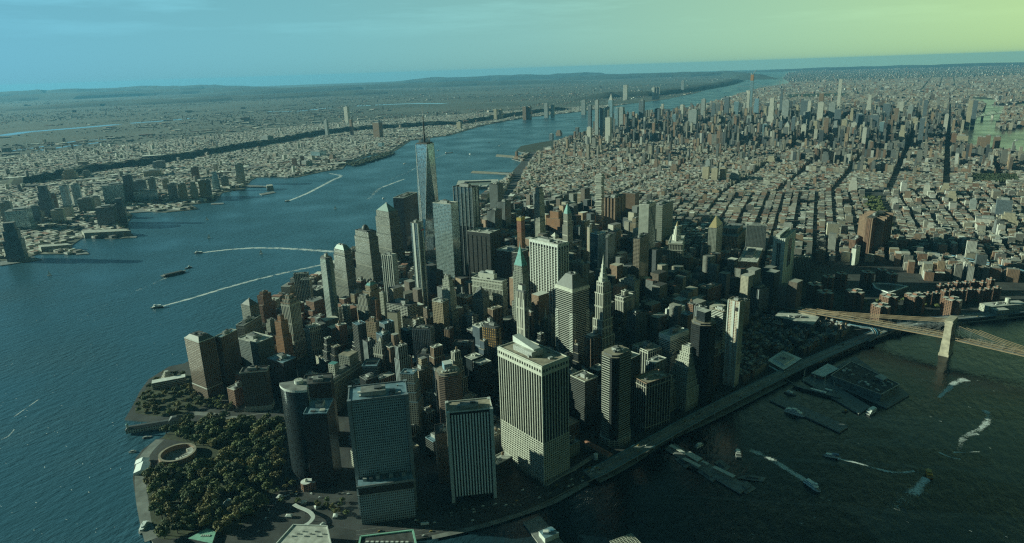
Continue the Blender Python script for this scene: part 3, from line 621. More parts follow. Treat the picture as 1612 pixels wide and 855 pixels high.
# ---- rebuilt group and neighbours
T('office_tower', 'smooth pale mirror glass tower with flat roof right of the tapering giant', OT, (681, 709.5, 721, 322, -62), 297, 'pale_glass', short='the pale mirror glass tower', roof='roof_pale', n=4, seed=3)
r, w, d, h, rz, c = T('office_tower', 'tall steel striped glass tower behind the pale mirror glass one', OT, (713.5, 743, 753, 296, -64), 329, 'steel_glass', short='the steel striped glass tower', roof='roof_dark', n=6)
mb = MB(); fins(mb, w, d, 40, h+3, 2, 5, 1.3, 1.6, M['steel']); mb.build('pier', r)
mb = MB(); mb.prism(rect(w*1.35, d*1.12, w*.17, 0), 0, 215, S['dark_glass'], M['roof_grey']); mb.build('lower_block', r)
T('office_tower', 'grey gridded tower rising behind the steel striped glass one', OT, (770, 783, 792, 291, -64), 214, 'grey_grid', short='the grey gridded tower', roof='roof_dark', n=4)
T('office_tower', 'dark ribbed tower in front of the grey gridded one', OT, (782, 795, 804, 319, -64), 196, 'grey_fin', short='the dark ribbed tower', roof='roof_dark', n=5)
T('office_tower', 'dark ribbed tower lower left of its taller twin', OT, (766, 779, 790, 333, -64), 178, 'grey_fin', short='the lower dark ribbed tower', roof='roof_dark', n=3)
r, w, d, h, rz, c = T('office_tower', 'massive black steel tower with louvred panels between dark columns', OT, (736, 771, 789, 368, -61, 73, 50), 226, 'black_louvre', short='the massive black louvred tower', roof='roof_pale', n=14, big=False)
mb = MB(); fins(mb, w, d, 0, h-9, 4, 5, 2.0, 1.0, M['black']); belts(mb, w, d, [h-9], 9.2, 1.1, M['black']); mb.build('pier', r)
T('office_tower', 'dark striped tower between the black louvred tower and the white columned slab', OT, (781, 817, 832, 399, -58), 205, 'dark_band', short='the dark striped tower', roof='roof_pale', n=7)
r, w, d, h, rz, c = T('office_tower', 'big white columned slab with red tinted windows in the centre of the skyline', OT, (831, 878, 893, 386, -46, 92, 36), 248, 'black_glass', short='the big white columned slab', roof='roof_pale', n=12)
mb = MB(); fins(mb, w-1, d-1, 0, h-1, 4, 10, 2.3, 2.2, M['white']); belts(mb, w, d, [4+i*4.05 for i in range(57)], 1.3, .5, M['white_stone']); mb.build('pier', r)
mb = MB(); belts(mb, w, d, [h-6], 5.8, 1.4, M['white']); mb.build('crown_band', r)
r, w, d, h, rz, c = T('office_building', 'wide cream office block with colonnade rows and a cluster of white roof sheds', 'office building', (743, 790.5, 798, 444, -62), 164, 'cream_grid', short='the wide cream block with roof sheds', roof='roof_grey', n=8, trim='white_stone', big=False)
mb = MB(); belts(mb, w, d, [h-22, h-8, h-1], 2.2, 1.2, M['white_stone']); fins(mb, w, d, h-38, h-22, 8, 22, 1.2, .8, M['white_stone']); mb.build('cornice', r)
mb = MB(); mb.box(2, 6, h, w*.6, d*.52, 13, M['white_stone'], M['roof_pale']); mb.box(4, 0, h+13, w*.3, d*.25, 6, M['white'], M['roof_pale']); mb.box(-2, 18, h+13, w*.25, d*.12, 4, M['plant']); mb.build('penthouse', r)
# green spired tower
r, w, d, h, rz, c = T('skyscraper', 'stone skyscraper with steep green copper pyramid and needle', 'skyscraper', (807, 822, 832, 421, -52), 226, 'stone_grid', 'steps', short='the green copper spired skyscraper', tiers=[(.42, 1.75, 1.5), (.62, 1.3, 1.25), (.93, 1, 1), (1, .86, .86)], flat=False, roof='roof_grey')
mb = MB(); z = h
mb.loft(rect(w, d), z, rect(w*.45, d*.45), z+24, M['copper']); mb.loft(rect(w*.45, d*.45), z+24, rect(w*.12, d*.12), z+42, M['copper'], M['copper']); mb.cone(ring(1.6, 8), z+42, 280.5, M['copper']); mb.build('copper_pyramid', r)
for sx in (-1, 1):
    mb = MB(); mb.box(sx*w*.25, -d*.47, z, 4, 3, 7, M['copper']); mb.build('dormer', r)
r, w, d, h, rz, c = T('skyscraper', 'slender white stone tower with tall window bays standing before the green spire', 'skyscraper', (810.5, 826, 833, 462, -45), 216, 'stone_fin', 'chamfer', short='the slender white stone tower', k=.2, roof='roof_grey', n=2)
mb = MB(); fins(mb, w*.7, d*.7, h*.3, h-14, 3, 3, 1.7, w*.16, M['white_stone']); mb.prism(cut(w*.74, d*.74, 5), h, h+14, M['white_stone'], M['roof_dark']); mb.build('crown', r)
T('skyscraper', 'slim cream stone tower with stepped top left of the wide cream block', 'skyscraper', (694, 707, 714, 436, -60), 194, 'cream_grid', 'steps', short='the slim cream stone tower', tiers=[(.55, 1.35, 1.4), (.86, 1, 1), (.95, .8, .8), (1, .55, .55)], roof='roof_grey')
T('apartment_tower', 'flat topped beige tower lower left of the slim cream one', AT_, (680, 696.5, 706, 477, -62), 150, 'tan_grid', short='the flat topped beige tower', roof='roof_pale', n=7)
T('office_tower', 'stone tower with steep black stepped pyramid roof', OT, (743.5, 760, 770, 470, -60), 140, 'stone_grid', short='the black pyramid roofed tower', roof='slate', n=0, crown=('pyramid', 26, 'slate'))
r, w, d, h, rz, c = T('office_tower', 'white wedding cake tower with dark square cap below the black pyramid', OT, (752, 761, 770, 470, -60), 128, 'cream_grid', 'steps', short='the wedding cake tower with dark cap', tiers=[(.4, 2.1, 2.0), (.68, 1.7, 1.6), (.9, 1.35, 1.35), (1, 1, 1)], flat=False)
mb = MB(); mb.box(0, 0, h, w*.95, d*.95, 13, M['slate'], M['roof_dark']); mb.build('dark_cap', r)
T('office_building', 'beige block with rows of deep windows left of the wide cream block', 'office building', (716, 735, 745, 470, -60), 96, 'tan_grid', short='the beige block with deep windows', roof='roof_pale', n=6)
T('office_building', 'lower beige block with ragged roof before the deep windowed one', 'office building', (719, 738, 747, 486, -60), 84, 'cream_grid', 'steps', short='the lower beige block', roof='roof_pale')
T('office_building', 'dark green hipped roof block below the black pyramid', 'office building', (727, 738, 750, 500, -60), 84, 'grey_grid', short='the hipped green roof block', crown=('pyramid', 8, 'slate', .4), n=0)
T('office_building', 'stepped pale banded block left of the hipped green roof', 'office building', (707, 718, 729, 514, -60), 78, 'white_band', 'steps', short='the stepped pale banded block')
# ---- behind the west side
T('apartment_tower', 'pale slab with blank sunlit end wall and a brown strip down it', AT_, (609, 625, 630, 493, -75), 128, 'blank_cream', short='the blank cream slab with brown strip', roof='roof_dark', n=3, big=False)
r = bpy.context.scene.objects[-1]
T('apartment_tower', 'second blank cream slab right of the one with brown strip', AT_, (633, 649, 653, 502, -75), 112, 'blank_cream', short='the second blank cream slab', roof='roof_dark', n=3, big=False)
T('office_tower', 'white banded block with black cornice behind the two blank cream slabs', OT, (608, 641, 657, 484, -60), 132, 'white_band_bays', short='the white banded block with black cornice', roof='roof_dark', n=8)
r, w, d, h, rz, c = T('office_tower', 'navy ribbed tower with plain belt halfway in the middle of the south end', OT, (650, 677, 684, 519, -80, 38, 22), 148, 'navy_fin', short='the navy ribbed tower', roof='roof_dark', n=7)
mb = MB(); fins(mb, w, d, 2, h-1, 6, 10, .8, .8, M['steel']); mb.build('pier', r)
T('office_tower', 'lower navy ribbed wing beside the navy ribbed tower', OT, (655, 677, 690, 560, -80, 30, 30), 104, 'navy_fin', short='the lower navy wing', roof='roof_dark', n=3)
T('office_tower', 'stone tower with small stepped pyramid top left of the navy ribbed one', OT, (586, 601, 612, 542, -66), 118, 'stone_fin', 'steps', short='the stone tower with stepped pyramid', tiers=[(.9, 1, 1), (.94, .8, .8), (.97, .6, .6), (1, .4, .4)], crown=('pyramid', 8, 'stone', .3), flat=False)
r, w, d, h, rz, c = T('office_building', 'blue grey banded block with sunken roof slots before the stone pyramid', 'office building', (569, 593, 598, 577, -92, 30, 36), 84, 'teal_band', short='the blue grey banded block', roof='roof_blue', n=2, big=False)
mb = MB(); mb.box(-w*.12, 0, h+.02, w*.22, d*.8, .6, M['roof_dark']); mb.box(w*.2, 0, h+.02, w*.26, d*.8, 1.2, M['roof_tan']); mb.build('roof_slot', r)
T('office_tower', 'tan brick tower with arched windows under a square top', OT, (574.5, 591, 598, 504, -70), 126, 'tan_grid', 'steps', short='the tan brick tower with square top', tiers=[(.72, 1.1, 1.1), (.94, 1, 1), (1, .45, .45)], trim='brownstone')
T('apartment_tower', 'unfinished orange tower with open concrete floors', AT_, (582, 591, 597, 473, -62), 138, 'orange_open', short='the unfinished orange tower', roof='roof_tan', n=4)
T('office_tower', 'grey stone tower with rounded shoulders behind the tan brick one', OT, (562, 577, 584, 467, -62), 134, 'stone_fin', 'steps', short='the grey stone shouldered tower', tiers=[(.8, 1.15, 1.15), (.95, 1, 1), (1, .7, .7)])
T('hotel_tower', 'thin white gridded hotel right of the rounded green tower', 'hotel tower', (537, 546.5, 551, 483, -66), 112, 'white_band_bays', short='the thin white gridded hotel', roof='roof_white', n=2)
T('office_building', 'white terraced block below the tan brick tower', 'office building', (553, 566, 582, 528, -62), 84, 'white_band', 'steps', short='the white terraced block', tiers=[(.45, 1.3, 1.2), (.65, 1.1, 1), (.8, .85, .85), (.92, .6, .6), (1, .35, .4)], roof='roof_white')
T('office_tower', 'green roofed old tower with scaffold behind the unfinished orange one', OT, (572, 582, 596, 452, -62), 136, 'tan_grid', 'steps', short='the green roofed scaffold tower', crown=('pyramid', 7, 'copper', .5), flat=False, tiers=[(.9, 1.1, 1.1), (1, .8, .8)])
T('office_building', 'white narrow block beside the unfinished orange tower', 'office building', (597, 603, 607, 462, -62), 132, 'cream_grid', short='the white narrow block', roof='roof_pale')
r, w, d, h, rz, c = T('office_building', 'long stone block with ornate cornice and light courts near the bowling plaza', 'office building', (505, 521, 570, 600, -68, 30, 96), 74, 'stone_grid', short='the long stone block with light courts', roof='roof_grey', n=10)
mb = MB(); belts(mb, w, d, [h-1, h-9], 1.6, 1.3, M['white_stone']); mb.build('cornice', r)
mb = MB(); mb.box(w*.30, 0, h, w*.30, d*.9, 26, S['stone_grid'], M['roof_tan']); mb.build('upper_block', r)
mb = MB(); mb.box(-w*.16, 3, h, w*.14, d*.5, 22, S['cream_grid'], M['copper']); mb.build('turret', r)
T('office_building', 'small white fronted block with roof garden at the left end of the long stone block', 'office building', (481, 494, 500, 592, -72), 58, 'cream_grid', short='the small white fronted block', roof='roof_pale', n=5)
T('office_tower', 'gold and black chequered tower with ring shaped roof wall', OT, (757.5, 783.5, 790.5, 519, -66), 152, 'gold_check', 'chamfer', short='the gold and black chequered tower', k=.22, roof='roof_dark', n=4, trim='gold')
r, w, d, h, rz, c = T('office_block', 'black low lit slab between chamfered brown block and chequered tower', 'office block', (714, 742, 749, 545, -84, 40, 30), 112, 'black_louvre', short='the black slab before the chequered tower', roof='roof_dark', n=4, big=False)
for s_ in (-1, 1):
    mb = MB(); mb.prism(ring(3, 16, s_*4+4, -6), h+.1, h+1.6, M['roof_white']); mb.build('roof_fan', r)
r, w, d, h, rz, c = T('office_tower', 'brown chamfered block with white roof house behind the white ribbed tower', OT, (679, 692, 737, 595, -22, 44, 42), 128, 'brown_band', 'chamfer', short='the brown chamfered block', k=.2, roof='roof_tan', n=6)
mb = MB(); mb.box(0, 4, h+3.5, w*.36, d*.4, 12, M['roof_blue'], M['white']); mb.build('roof_house', r)
for i in range(5):
    mb = MB(); mb.box(-12+i*6, -d*.22, h+3.6, 3, 4, 3, M['white']); mb.build('cooling_unit', r)
T('office_building', 'stepped stone block with blue roof right of the broad blue grey grid slab', 'office building', (640, 651, 662, 590, -80, 26, 20), 122, 'stone_grid', 'steps', short='the stepped stone block', tiers=[(.55, 1.5, 1.4), (.7, 1.3, 1.2), (.85, 1.12, 1.1), (1, 1, 1)], roof='roof_blue')
T('office_block', 'brown brick block hugging the left side of the white ribbed tower', 'office block', (682, 686, 703, 684, -14, 30, 20), 92, 'blank_brown', short='the brown block by the ribbed tower', roof='roof_dark', n=3)
T('office_building', 'tan walled narrow block with black window strip left of the gold chequered one', 'office building', (699, 707, 714, 520, -66), 108, 'brown_fin', short='the tan walled narrow block', roof='roof_dark', n=2, big=False)
# ---- centre and east
sh, w, d, h, rz, c = T('skyscraper', 'slender stone skyscraper with tapering lantern crown and needle', 'skyscraper', (936, 949.5, 963, 447, -45), 232, 'stone_fin', 'steps', short='the needle crowned stone skyscraper', tiers=[(.35, 1.8, 1.7), (.5, 1.45, 1.4), (.66, 1.22, 1.2), (.9, 1, 1), (1, .78, .78)], flat=False, roof='roof_grey', trim='white_stone', crown=('spire', 56, 'white_stone'))
r, w, d, h, rz, c = T('office_tower', 'banded tower with dark hipped glass roof in front of the white columned slab', OT, (874.5, 901, 927, 457, -41), 205, 'mid_band', short='the banded tower with dark hipped roof', roof='roof_grey', n=5, crown=('pyramid', 26, 'slate', .38), big=False, trim='white_stone')
mb = MB(); belts(mb, w, d, [h-6], 5.8, 1.2, M['white_stone']); mb.build('cornice', r)
mb = MB()
for sx in (-1, 1):
    for sy in (-1, 1): mb.box(sx*(w/2-4), sy*(d/2-4), 4, 10, 10, h-58, S['white_band'])
mb.build('corner_bay', r)
T('office_tower', 'plain grey tower behind the dark hipped roof', OT, (893, 917, 928, 418, -45), 190, 'grey_fin', short='the plain grey tower', roof='roof_grey', n=5)
r, w, d, h, rz, c = T('office_tower', 'blue glass tower with white roof plant right of the plain grey tower', OT, (929, 942, 953.5, 370, -45), 196, 'blue_glass', short='the blue glass tower', roof='roof_white', n=4, trim='white')
T('office_tower', 'dark narrow tower right of the blue glass one', OT, (953, 957, 969, 377, -70, 22), 160, 'grey_fin', short='the dark narrow tower', roof='roof_dark', n=3)
r, w, d, h, rz, c = T('telephone_tower', 'windowless brown tower with ribbed shafts and white dish mast behind the centre', 'telephone tower', (952.6, 968, 984, 313, -60), 172, 'blank_brown', short='the windowless ribbed tower', roof='roof_dark', n=3)
mb = MB(); fins(mb, w, d, 0, h+2, 3, 3, 4.2, 2.8, M['brownstone']); mb.build('shaft', r)
T('office_tower', 'brown government slab right of the windowless ribbed tower', OT, (980, 1000, 1006.5, 305, -60), 150, 'brown_fin', short='the brown government slab', roof='roof_grey', n=5)
T('office_tower', 'large grey patterned office block with plain dark side', OT, (1032, 1043, 1060, 324.5, -60, 44), 179, 'grey_weave', short='the grey patterned office block', roof='roof_grey', n=6)
r, w, d, h, rz, c = T('apartment_tower', 'tall rippled steel apartment tower with sunlit left face', AT_, (1006, 1021.4, 1032.6, 323, -62), 265, 'steel_ripple', short='the rippled steel apartment tower', roof='roof_pale', n=4)
mb = MB()
for i in range(6):
    for k in range(26):
        x = -w/2+w*(i+.5)/6; mb.box(x+1.2*math.sin(k*.7+i), -d/2-.6, 20+k*9, w/11, 1.3+.8*math.sin(k*.9+i*2), 8.6, M['steel'])
mb.build('rippled_bay', r)
r, w, d, h, rz, c = T('apartment_tower', 'unfinished tower with open floors and cranes in front of the rippled steel one', AT_, (997, 1007, 1022, 377, -62), 205, 'concrete_open', short='the unfinished tower with open floors', roof='roof_dark', n=5)
T('office_building', 'tan setback block left of the rippled steel tower', 'office building', (992, 1001, 1008, 345, -62), 150, 'tan_grid', 'steps', short='the tan setback block', tiers=[(.7, 1.3, 1.2), (.9, 1, 1), (1, .6, .6)])
T('office_building', 'round cornered tan tower with dish shaped top', 'office building', (963, 970, 978, 366, -62), 122, 'tan_fin', 'chamfer', short='the round cornered tan tower', k=.34)
T('apartment_tower', 'pale stacked box tower with jutting floors far behind the centre', AT_, (938.5, 947, 955, 275, -62, 24, 24), 250, 'white_band', short='the stacked box tower', roof='roof_pale', n=3, crown=None)
o_ = bpy.data.objects; r = [x for x in o_ if x.get('label', '').startswith('pale stacked box tower')][0]
mb = MB(); r_ = random.Random(5)
for k in range(34): mb.box(r_.uniform(-3, 3), r_.uniform(-3, 3), 8+k*7, 27+r_.uniform(-2, 3), 27+r_.uniform(-2, 3), 2.6, M['white_stone'])
mb.build('jutting_floor', r)
# gothic tower
r, w, d, h, rz, c = T('skyscraper', 'gothic stone tower with dark green pointed crown', 'skyscraper', (885, 893, 901.5, 338, -45), 205, 'stone_fin', 'steps', short='the gothic tower with green crown', tiers=[(.52, 2.0, 1.9), (.82, 1, 1), (1, .8, .8)], flat=False, crown=('pyramid', 30, 'copper', .14))
T('apartment_tower', 'tall pale stone tower with stepped crown behind the white columned slab', AT_, (840, 849, 857, 298, -62), 265, 'cream_grid', 'steps', short='the tall pale stepped tower', tiers=[(.8, 1, 1), (.93, .9, .9), (1, .7, .7)])
T('office_tower', 'sunlit cream tower with pinnacled top left of the gothic tower', OT, (842, 850, 858.6, 345, -60), 172, 'cream_grid', 'steps', short='the cream pinnacled tower', tiers=[(.6, 1.7, 1.5), (.94, 1, 1), (1, .85, .85)])
T('office_building', 'orange brick telephone building with sunlit stepped mass', 'office building', (861, 880, 889, 335, -62), 140, 'orange_brick', 'steps', short='the orange brick stepped building', tiers=[(.62, 1.25, 1.3), (.82, 1, 1.1), (1, .6, .7)], trim='brownstone')
r, w, d, h, rz, c = T('apartment_tower', 'unfinished red netted tower with yellow formwork top and red crane', AT_, (813.5, 820, 826, 345, -60), 200, 'orange_open', short='the red netted unfinished tower', roof='roof_tan', n=2)
mb = MB(); mb.box(0, 0, h-6, w+1.5, d+1.5, 9, M['yellow']); mb.build('formwork', r)
mb = MB(); mb.prism(rect(w+.6, d+.6), h*.78, h-8, M['net']); mb.build('safety_net', r)
T('office_building', 'tan block beside the red netted tower', 'office building', (803, 809, 814, 366, -60), 116, 'tan_grid', short='the tan block by the red netted tower', roof='roof_tan')
T('office_building', 'small cream tower with pyramid cap left of the gothic tower', 'office building', (867, 874, 880, 373, -45), 122, 'cream_grid', short='the small pyramid capped tower', roof='roof_pale', n=0, crown=('pyramid', 12, 'white_stone'))
T('office_building', 'broad pale stone block with raised centre behind the gothic tower', 'office building', (894, 925, 931, 306, -62), 88, 'tan_grid', 'steps', short='the broad pale block behind the gothic tower', tiers=[(.8, 1, 1), (1, .7, .4)], roof='roof_pale')
T('office_building', 'narrow tan tower right of the gothic tower', 'office building', (914, 921, 929, 350, -60), 146, 'tan_grid', 'steps', short='the narrow tan tower', tiers=[(.8, 1.1, 1.1), (1, 1, .8)])
T('apartment_tower', 'thin pale unfinished tower with crane right of the gothic one', AT_, (924, 928, 932, 358, -60), 168, 'white_red', short='the thin pale unfinished tower', roof='roof_grey', n=1)
# civic group
r, w, d, h, rz, c = T('civic_building', 'pale civic block with colonnaded top and tall tiered tower', 'civic building', (1063, 1074, 1105, 384, -75, 40, 100), 135, 'cream_fin', short='the civic block with tiered tower', roof='roof_pale', n=6, trim='white_stone', big=False)
mb = MB(); belts(mb, w, d, [h-22, h-3], 2.5, 1.4, M['white_stone']); mb.build('cornice', r)
mb = MB(); z = h
for rr, z2 in ((13, z+16), (9.5, z+32), (6.5, z+42)): mb.prism(ring(rr, 12), z, z2, M['white_stone'], M['roof_pale']); z = z2
mb.cone(ring(4, 10), z, z+16, M['gold']); mb.build('tiered_tower', r)
for sx in (-1, 1):
    mb = MB(); mb.prism(ring(3.4, 8, sx*20, 0), h, h+15, M['white_stone']); mb.cone(ring(3.4, 8, sx*20, 0), h+15, h+23, M['white_stone'], (sx*20, 0)); mb.build('turret', r)
T('courthouse_tower', 'square pale courthouse tower with gold tipped pyramid roof', 'courthouse', (1115, 1128, 1138, 360, -62), 146, 'stone_grid', short='the pyramid roofed courthouse', roof='roof_grey', n=0, crown=('pyramid', 34, 'gold'))
T('courthouse', 'wide ribbed stone courthouse with three masses right of the pyramid roof', 'courthouse', (1140, 1162, 1180, 366, -62, 80), 86, 'tan_fin', 'steps', short='the wide ribbed courthouse', tiers=[(.8, 1, 1), (1, .5, .7)])
T('courthouse_tower', 'wide grey courthouse slab with shadow cutting its upper corner', 'courthouse', (1179, 1207, 1213, 356, -75, 62), 125, 'grey_grid', short='the wide grey courthouse slab', roof='roof_pale', n=4)
T('office_block', 'low brown square block before the grey courthouse slab', 'office block', (1162, 1192, 1201, 414, -68), 52, 'blank_brown', short='the low brown square block', roof='roof_pale', n=6)
T('civic_building', 'small ornate stone hall with steep dark mansard roof', 'civic building', (1036, 1056, 1064, 402, -68), 42, 'cream_grid', short='the ornate hall with mansard roof', n=0, crown=('pyramid', 13, 'slate', .6), big=False)
T('civic_building', 'plain stone block behind the ornate mansard hall', 'civic building', (1048, 1064, 1072, 380, -68), 60, 'tan_grid', short='the plain stone block behind the mansard hall')
r, w, d, h, rz, c = T('telephone_tower', 'white slab with tall black window strips and notched top standing alone near the bridge ramp', 'telephone tower', (1218, 1236, 1253, 377, -58), 163, 'blank_white', short='the lone white slab with black window strips', roof='roof_pale', n=3, trim='white')
mb = MB(); mb.box(-w/2-.1, d*.0, h*.42, .6, d*.42, h*.5, S['dark_band']); mb.box(w*.02, -d/2-.1, h*.42, w*.3, .6, h*.5, S['dark_band']); mb.build('window_strip', r)
mb = MB(); fins(mb, w, d, 0, h+1, 6, 6, 1.0, .9, M['white']); mb.build('pier', r)
mb = MB(); mb.box(0, d*.2, h, w*.9, d*.35, 9, M['white_stone'], M['roof_pale']); mb.build('upper_block', r)
# ---- east side rows
def rr(*a, **k): return T(*a, **k)
rr('office_tower', 'stone tower with white sunlit shoulder and square turret right of the needle crowned one', OT, (968, 982, 999, 463, -45), 156, 'stone_fin', 'steps', short='the stone tower with square turret', tiers=[(.93, 1, 1), (1, .35, .45)], trim='white_stone')
rr('office_tower', 'pale edged slab behind the stone tower with square turret', OT, (982, 999, 1007, 443, -45), 158, 'cream_grid', short='the pale edged slab', roof='roof_grey', n=4)
rr('office_tower', 'dark grey slab with sunken flat roof below the square turret', OT, (986.7, 1001, 1019, 496, -38), 126, 'grey_grid', short='the dark grey slab with sunken roof', roof='roof_dark', n=2)
rr('office_building', 'round shouldered white block with small dome of roof rooms', 'office building', (1034, 1045, 1055, 476, -45), 84, 'white_band_bays', 'steps', short='the round shouldered white block', tiers=[(.75, 1.2, 1.2), (.9, 1, 1), (1, .5, .5)])
rr('office_building', 'dark flat block with pale roof left of the round shouldered one', 'office building', (1009, 1022, 1034, 478, -45), 72, 'grey_grid', short='the dark flat block with pale roof', roof='roof_pale', n=4)
r, w, d, h, rz, c = rr('office_tower', 'dark brown block with a tall sunlit white roof house', OT, (1032, 1052, 1091, 505, -42), 92, 'brown_band', short='the brown block with white roof house', roof='roof_tan', n=6, big=False)
mb = MB(); mb.box(w*.1, d*.1, h, w*.6, d*.5, 14, M['white'], M['roof_pale']); mb.box(-w*.1, d*.1, h+14, 8, 8, 5, M['white']); mb.build('penthouse', r)
r, w, d, h, rz, c = rr('office_tower', 'bright white banded block with plain top storey above the pyramid stepped tower', OT, (1037.6, 1055.4, 1084.5, 531, -40), 128, 'white_band', short='the bright white banded block', roof='roof_pale', n=6, trim='white')
mb = MB(); belts(mb, w, d, [h-9], 8.9, .5, M['white']); mb.build('crown_band', r)
r, w, d, h, rz, c = rr('office_tower', 'black box tower in a pale column frame left of the white banded block', OT, (996.5, 1020, 1040.5, 554, -38), 104, 'black_glass', short='the framed black box tower', roof='roof_tan', n=6, trim='white_stone')
mb = MB(); fins(mb, w, d, 0, h, 6, 6, 1.3, 1.0, M['white_stone']); belts(mb, w, d, [h-4], 1.5, 1.1, M['white_stone']); mb.build('pier', r)
r, w, d, h, rz, c = rr('office_tower', 'dark columned block with big flat brown roof beside the elevated highway', OT, (996.5, 1017.5, 1056, 605, -34), 98, 'black_glass', short='the dark columned block by the highway', roof='roof_tan', n=3, trim='brownstone', big=False)
mb = MB(); fins(mb, w, d, 0, h-1, 9, 6, 1.0, 1.0, M['stone']); belts(mb, w, d, [h-8, 7], 1.4, 1.1, M['stone']); mb.build('pier', r)
mb = MB(); mb.box(0, 4, h+.02, w*.5, 1.2, 1.6, M['roof_pale']); mb.build('roof_wall', r)
# banded tower with black centre
r, w, d, h, rz, c = rr('office_tower', 'banded white tower with black glass centre strip and ringed roof plant', OT, (942, 968, 999, 566, -42), 172, 'mid_band', 'chamfer', short='the banded tower with black centre', k=.22, roof='roof_tan', n=9)
k_ = min(w, d)*.30; mb = MB(); mb.prism([(-w/2-.4, -d/2+k_), (-w/2-.4, -d/2+k_*.55), (-w/2+k_*.55, -d/2-.4), (-w/2+k_, -d/2-.4), (-w/2+k_, -d/2+1), (-w/2+1, -d/2+k_)], 6, h-1, S['black_glass'], M['black']); mb.build('glass_strip', r)
mb = MB(); mb.prism(cut(w*1.2, d*1.2, k_*1.2), 0, 14, S['white_band_bays'], M['roof_pale']); mb.build('podium', r)
rr('office_building', 'dark banded block with tan cluttered roof right of the big pale slab', 'office building', (897.7, 920.7, 941, 602, -42), 104, 'dark_band', short='the dark banded block with cluttered roof', roof='roof_tan', n=8, trim='white_stone')
rr('office_building', 'pale narrow block with ragged roof right behind the big pale slab', 'office building', (889, 900, 912, 590, -42), 92, 'dark_band', short='the narrow block behind the big pale slab', roof='roof_pale', n=4)
r, w, d, h, rz, c = rr('office_tower', 'brown ribbed stepped tower with round white roof plant', OT, (919, 931, 956, 534, -42), 122, 'brown_fin', 'chamfer', short='the brown ribbed tower', k=.2, roof='roof_pale', n=5)
mb = MB(); fins(mb, w*.78, d*.78, 0, h, 6, 5, 1.1, w*.12, M['brownstone']); mb.build('pier', r)
rr('office_building', 'slanted cap building in shade between chequered tower and banded hipped roof one', 'office building', (874, 883, 895, 524, -45), 96, 'stone_grid', short='the slanted cap building', n=0, crown=('pyramid', 11, 'slate', .3))
rr('office_tower', 'thin stone tower with needle like white cap right of the slender white one', OT, (850.5, 858, 867, 506, -45), 92, 'stone_grid', 'steps', short='the thin needle capped tower', tiers=[(.7, 1.3, 1.4), (.9, .8, .8), (1, .5, .5)], flat=False, crown=('spire', 34, 'white_stone'))
rr('office_building', 'sunlit tan block right of the banded hipped roof tower', 'office building', (926, 931, 937, 496, -45), 112, 'tan_grid', short='the sunlit tan block')
rr('office_building', 'pale block at the right shoulder of the thin needle capped tower', 'office building', (862, 868, 874, 500, -45), 106, 'cream_grid', short='the pale block by the needle cap')
rr('office_building', 'dark grey block with small turret house behind the brown ribbed tower', 'office building', (966, 976, 985, 522, -45), 84, 'grey_grid', 'steps', short='the grey block with turret house')
rr('office_block', 'curved banded low block right of the mid grey roofs', 'office block', (1090, 1106, 1138, 486, -35), 46, 'teal_band', short='the curved banded low block', roof='roof_grey')
rr('office_building', 'small brown block with sunlit roof beyond the curved banded one', 'office building', (1090, 1097, 1126, 470, -35), 62, 'brown_grid', short='the small brown sunlit block', roof='roof_pale', n=5)
rr('apartment_block', 'brown apartment block with five roof boxes near the ramp', 'apartment block', (1101, 1114, 1137, 456, -42), 80, 'brown_grid', short='the brown apartment block near the ramp', roof='roof_tan', n=5)
rr('apartment_block', 'dark ribbed apartment slab left of the lone white slab', 'apartment block', (1182, 1196, 1211, 457, -40), 82, 'grey_fin', short='the dark ribbed apartment slab', roof='roof_dark', n=3)
rr('apartment_block', 'tan topped apartment slab behind the red striped unfinished tower', 'apartment block', (1163, 1172, 1181, 476, -40), 84, 'tan_grid', short='the tan topped apartment slab')
rr('office_building', 'cream banded block with tank boxes left of the red striped unfinished tower', 'office building', (1120, 1140, 1148, 492, -40), 112, 'white_band', short='the cream banded block with tanks', roof='roof_tan', n=8)
r, w, d, h, rz, c = rr('office_tower', 'black octagonal tower with glassy cube on its roof', OT, (1093, 1111, 1138, 516, -40, 44, 44), 169, 'black_glass', 'chamfer', short='the black octagonal tower', k=.3, roof='roof_tan', n=6, big=False)
mb = MB(); mb.box(0, 0, h+3.5, w*.44, d*.44, 20, S['dark_glass'], M['roof_pale']); mb.build('glass_cube', r)
r, w, d, h, rz, c = rr('apartment_tower', 'tall unfinished white tower with red striped floors near the elevated highway', AT_, (1146, 1165, 1172, 476, -50), 188, 'white_red', short='the red striped unfinished tower', roof='roof_tan', n=3)
mb = MB(); mb.box(-w/2-.4, 0, 0, .9, 4.5, h, M['white']); mb.box(-w/2-.4, d/2-1, 0, .9, 2, h, M['white']); mb.box(-w/2-.4, -d/2+1, 0, .9, 2, h, M['white']); mb.box(-w/2-.5, -d*.28, h-20, 1.2, d*.22, 8, M['black']); mb.build('wall_strip', r)
mb = MB()
for k in range(40): mb.box(w*.12, -d/2-.9, 50+k*3.4, w*.7, 1.7, .9, M['concrete'])
mb.build('balcony', r)
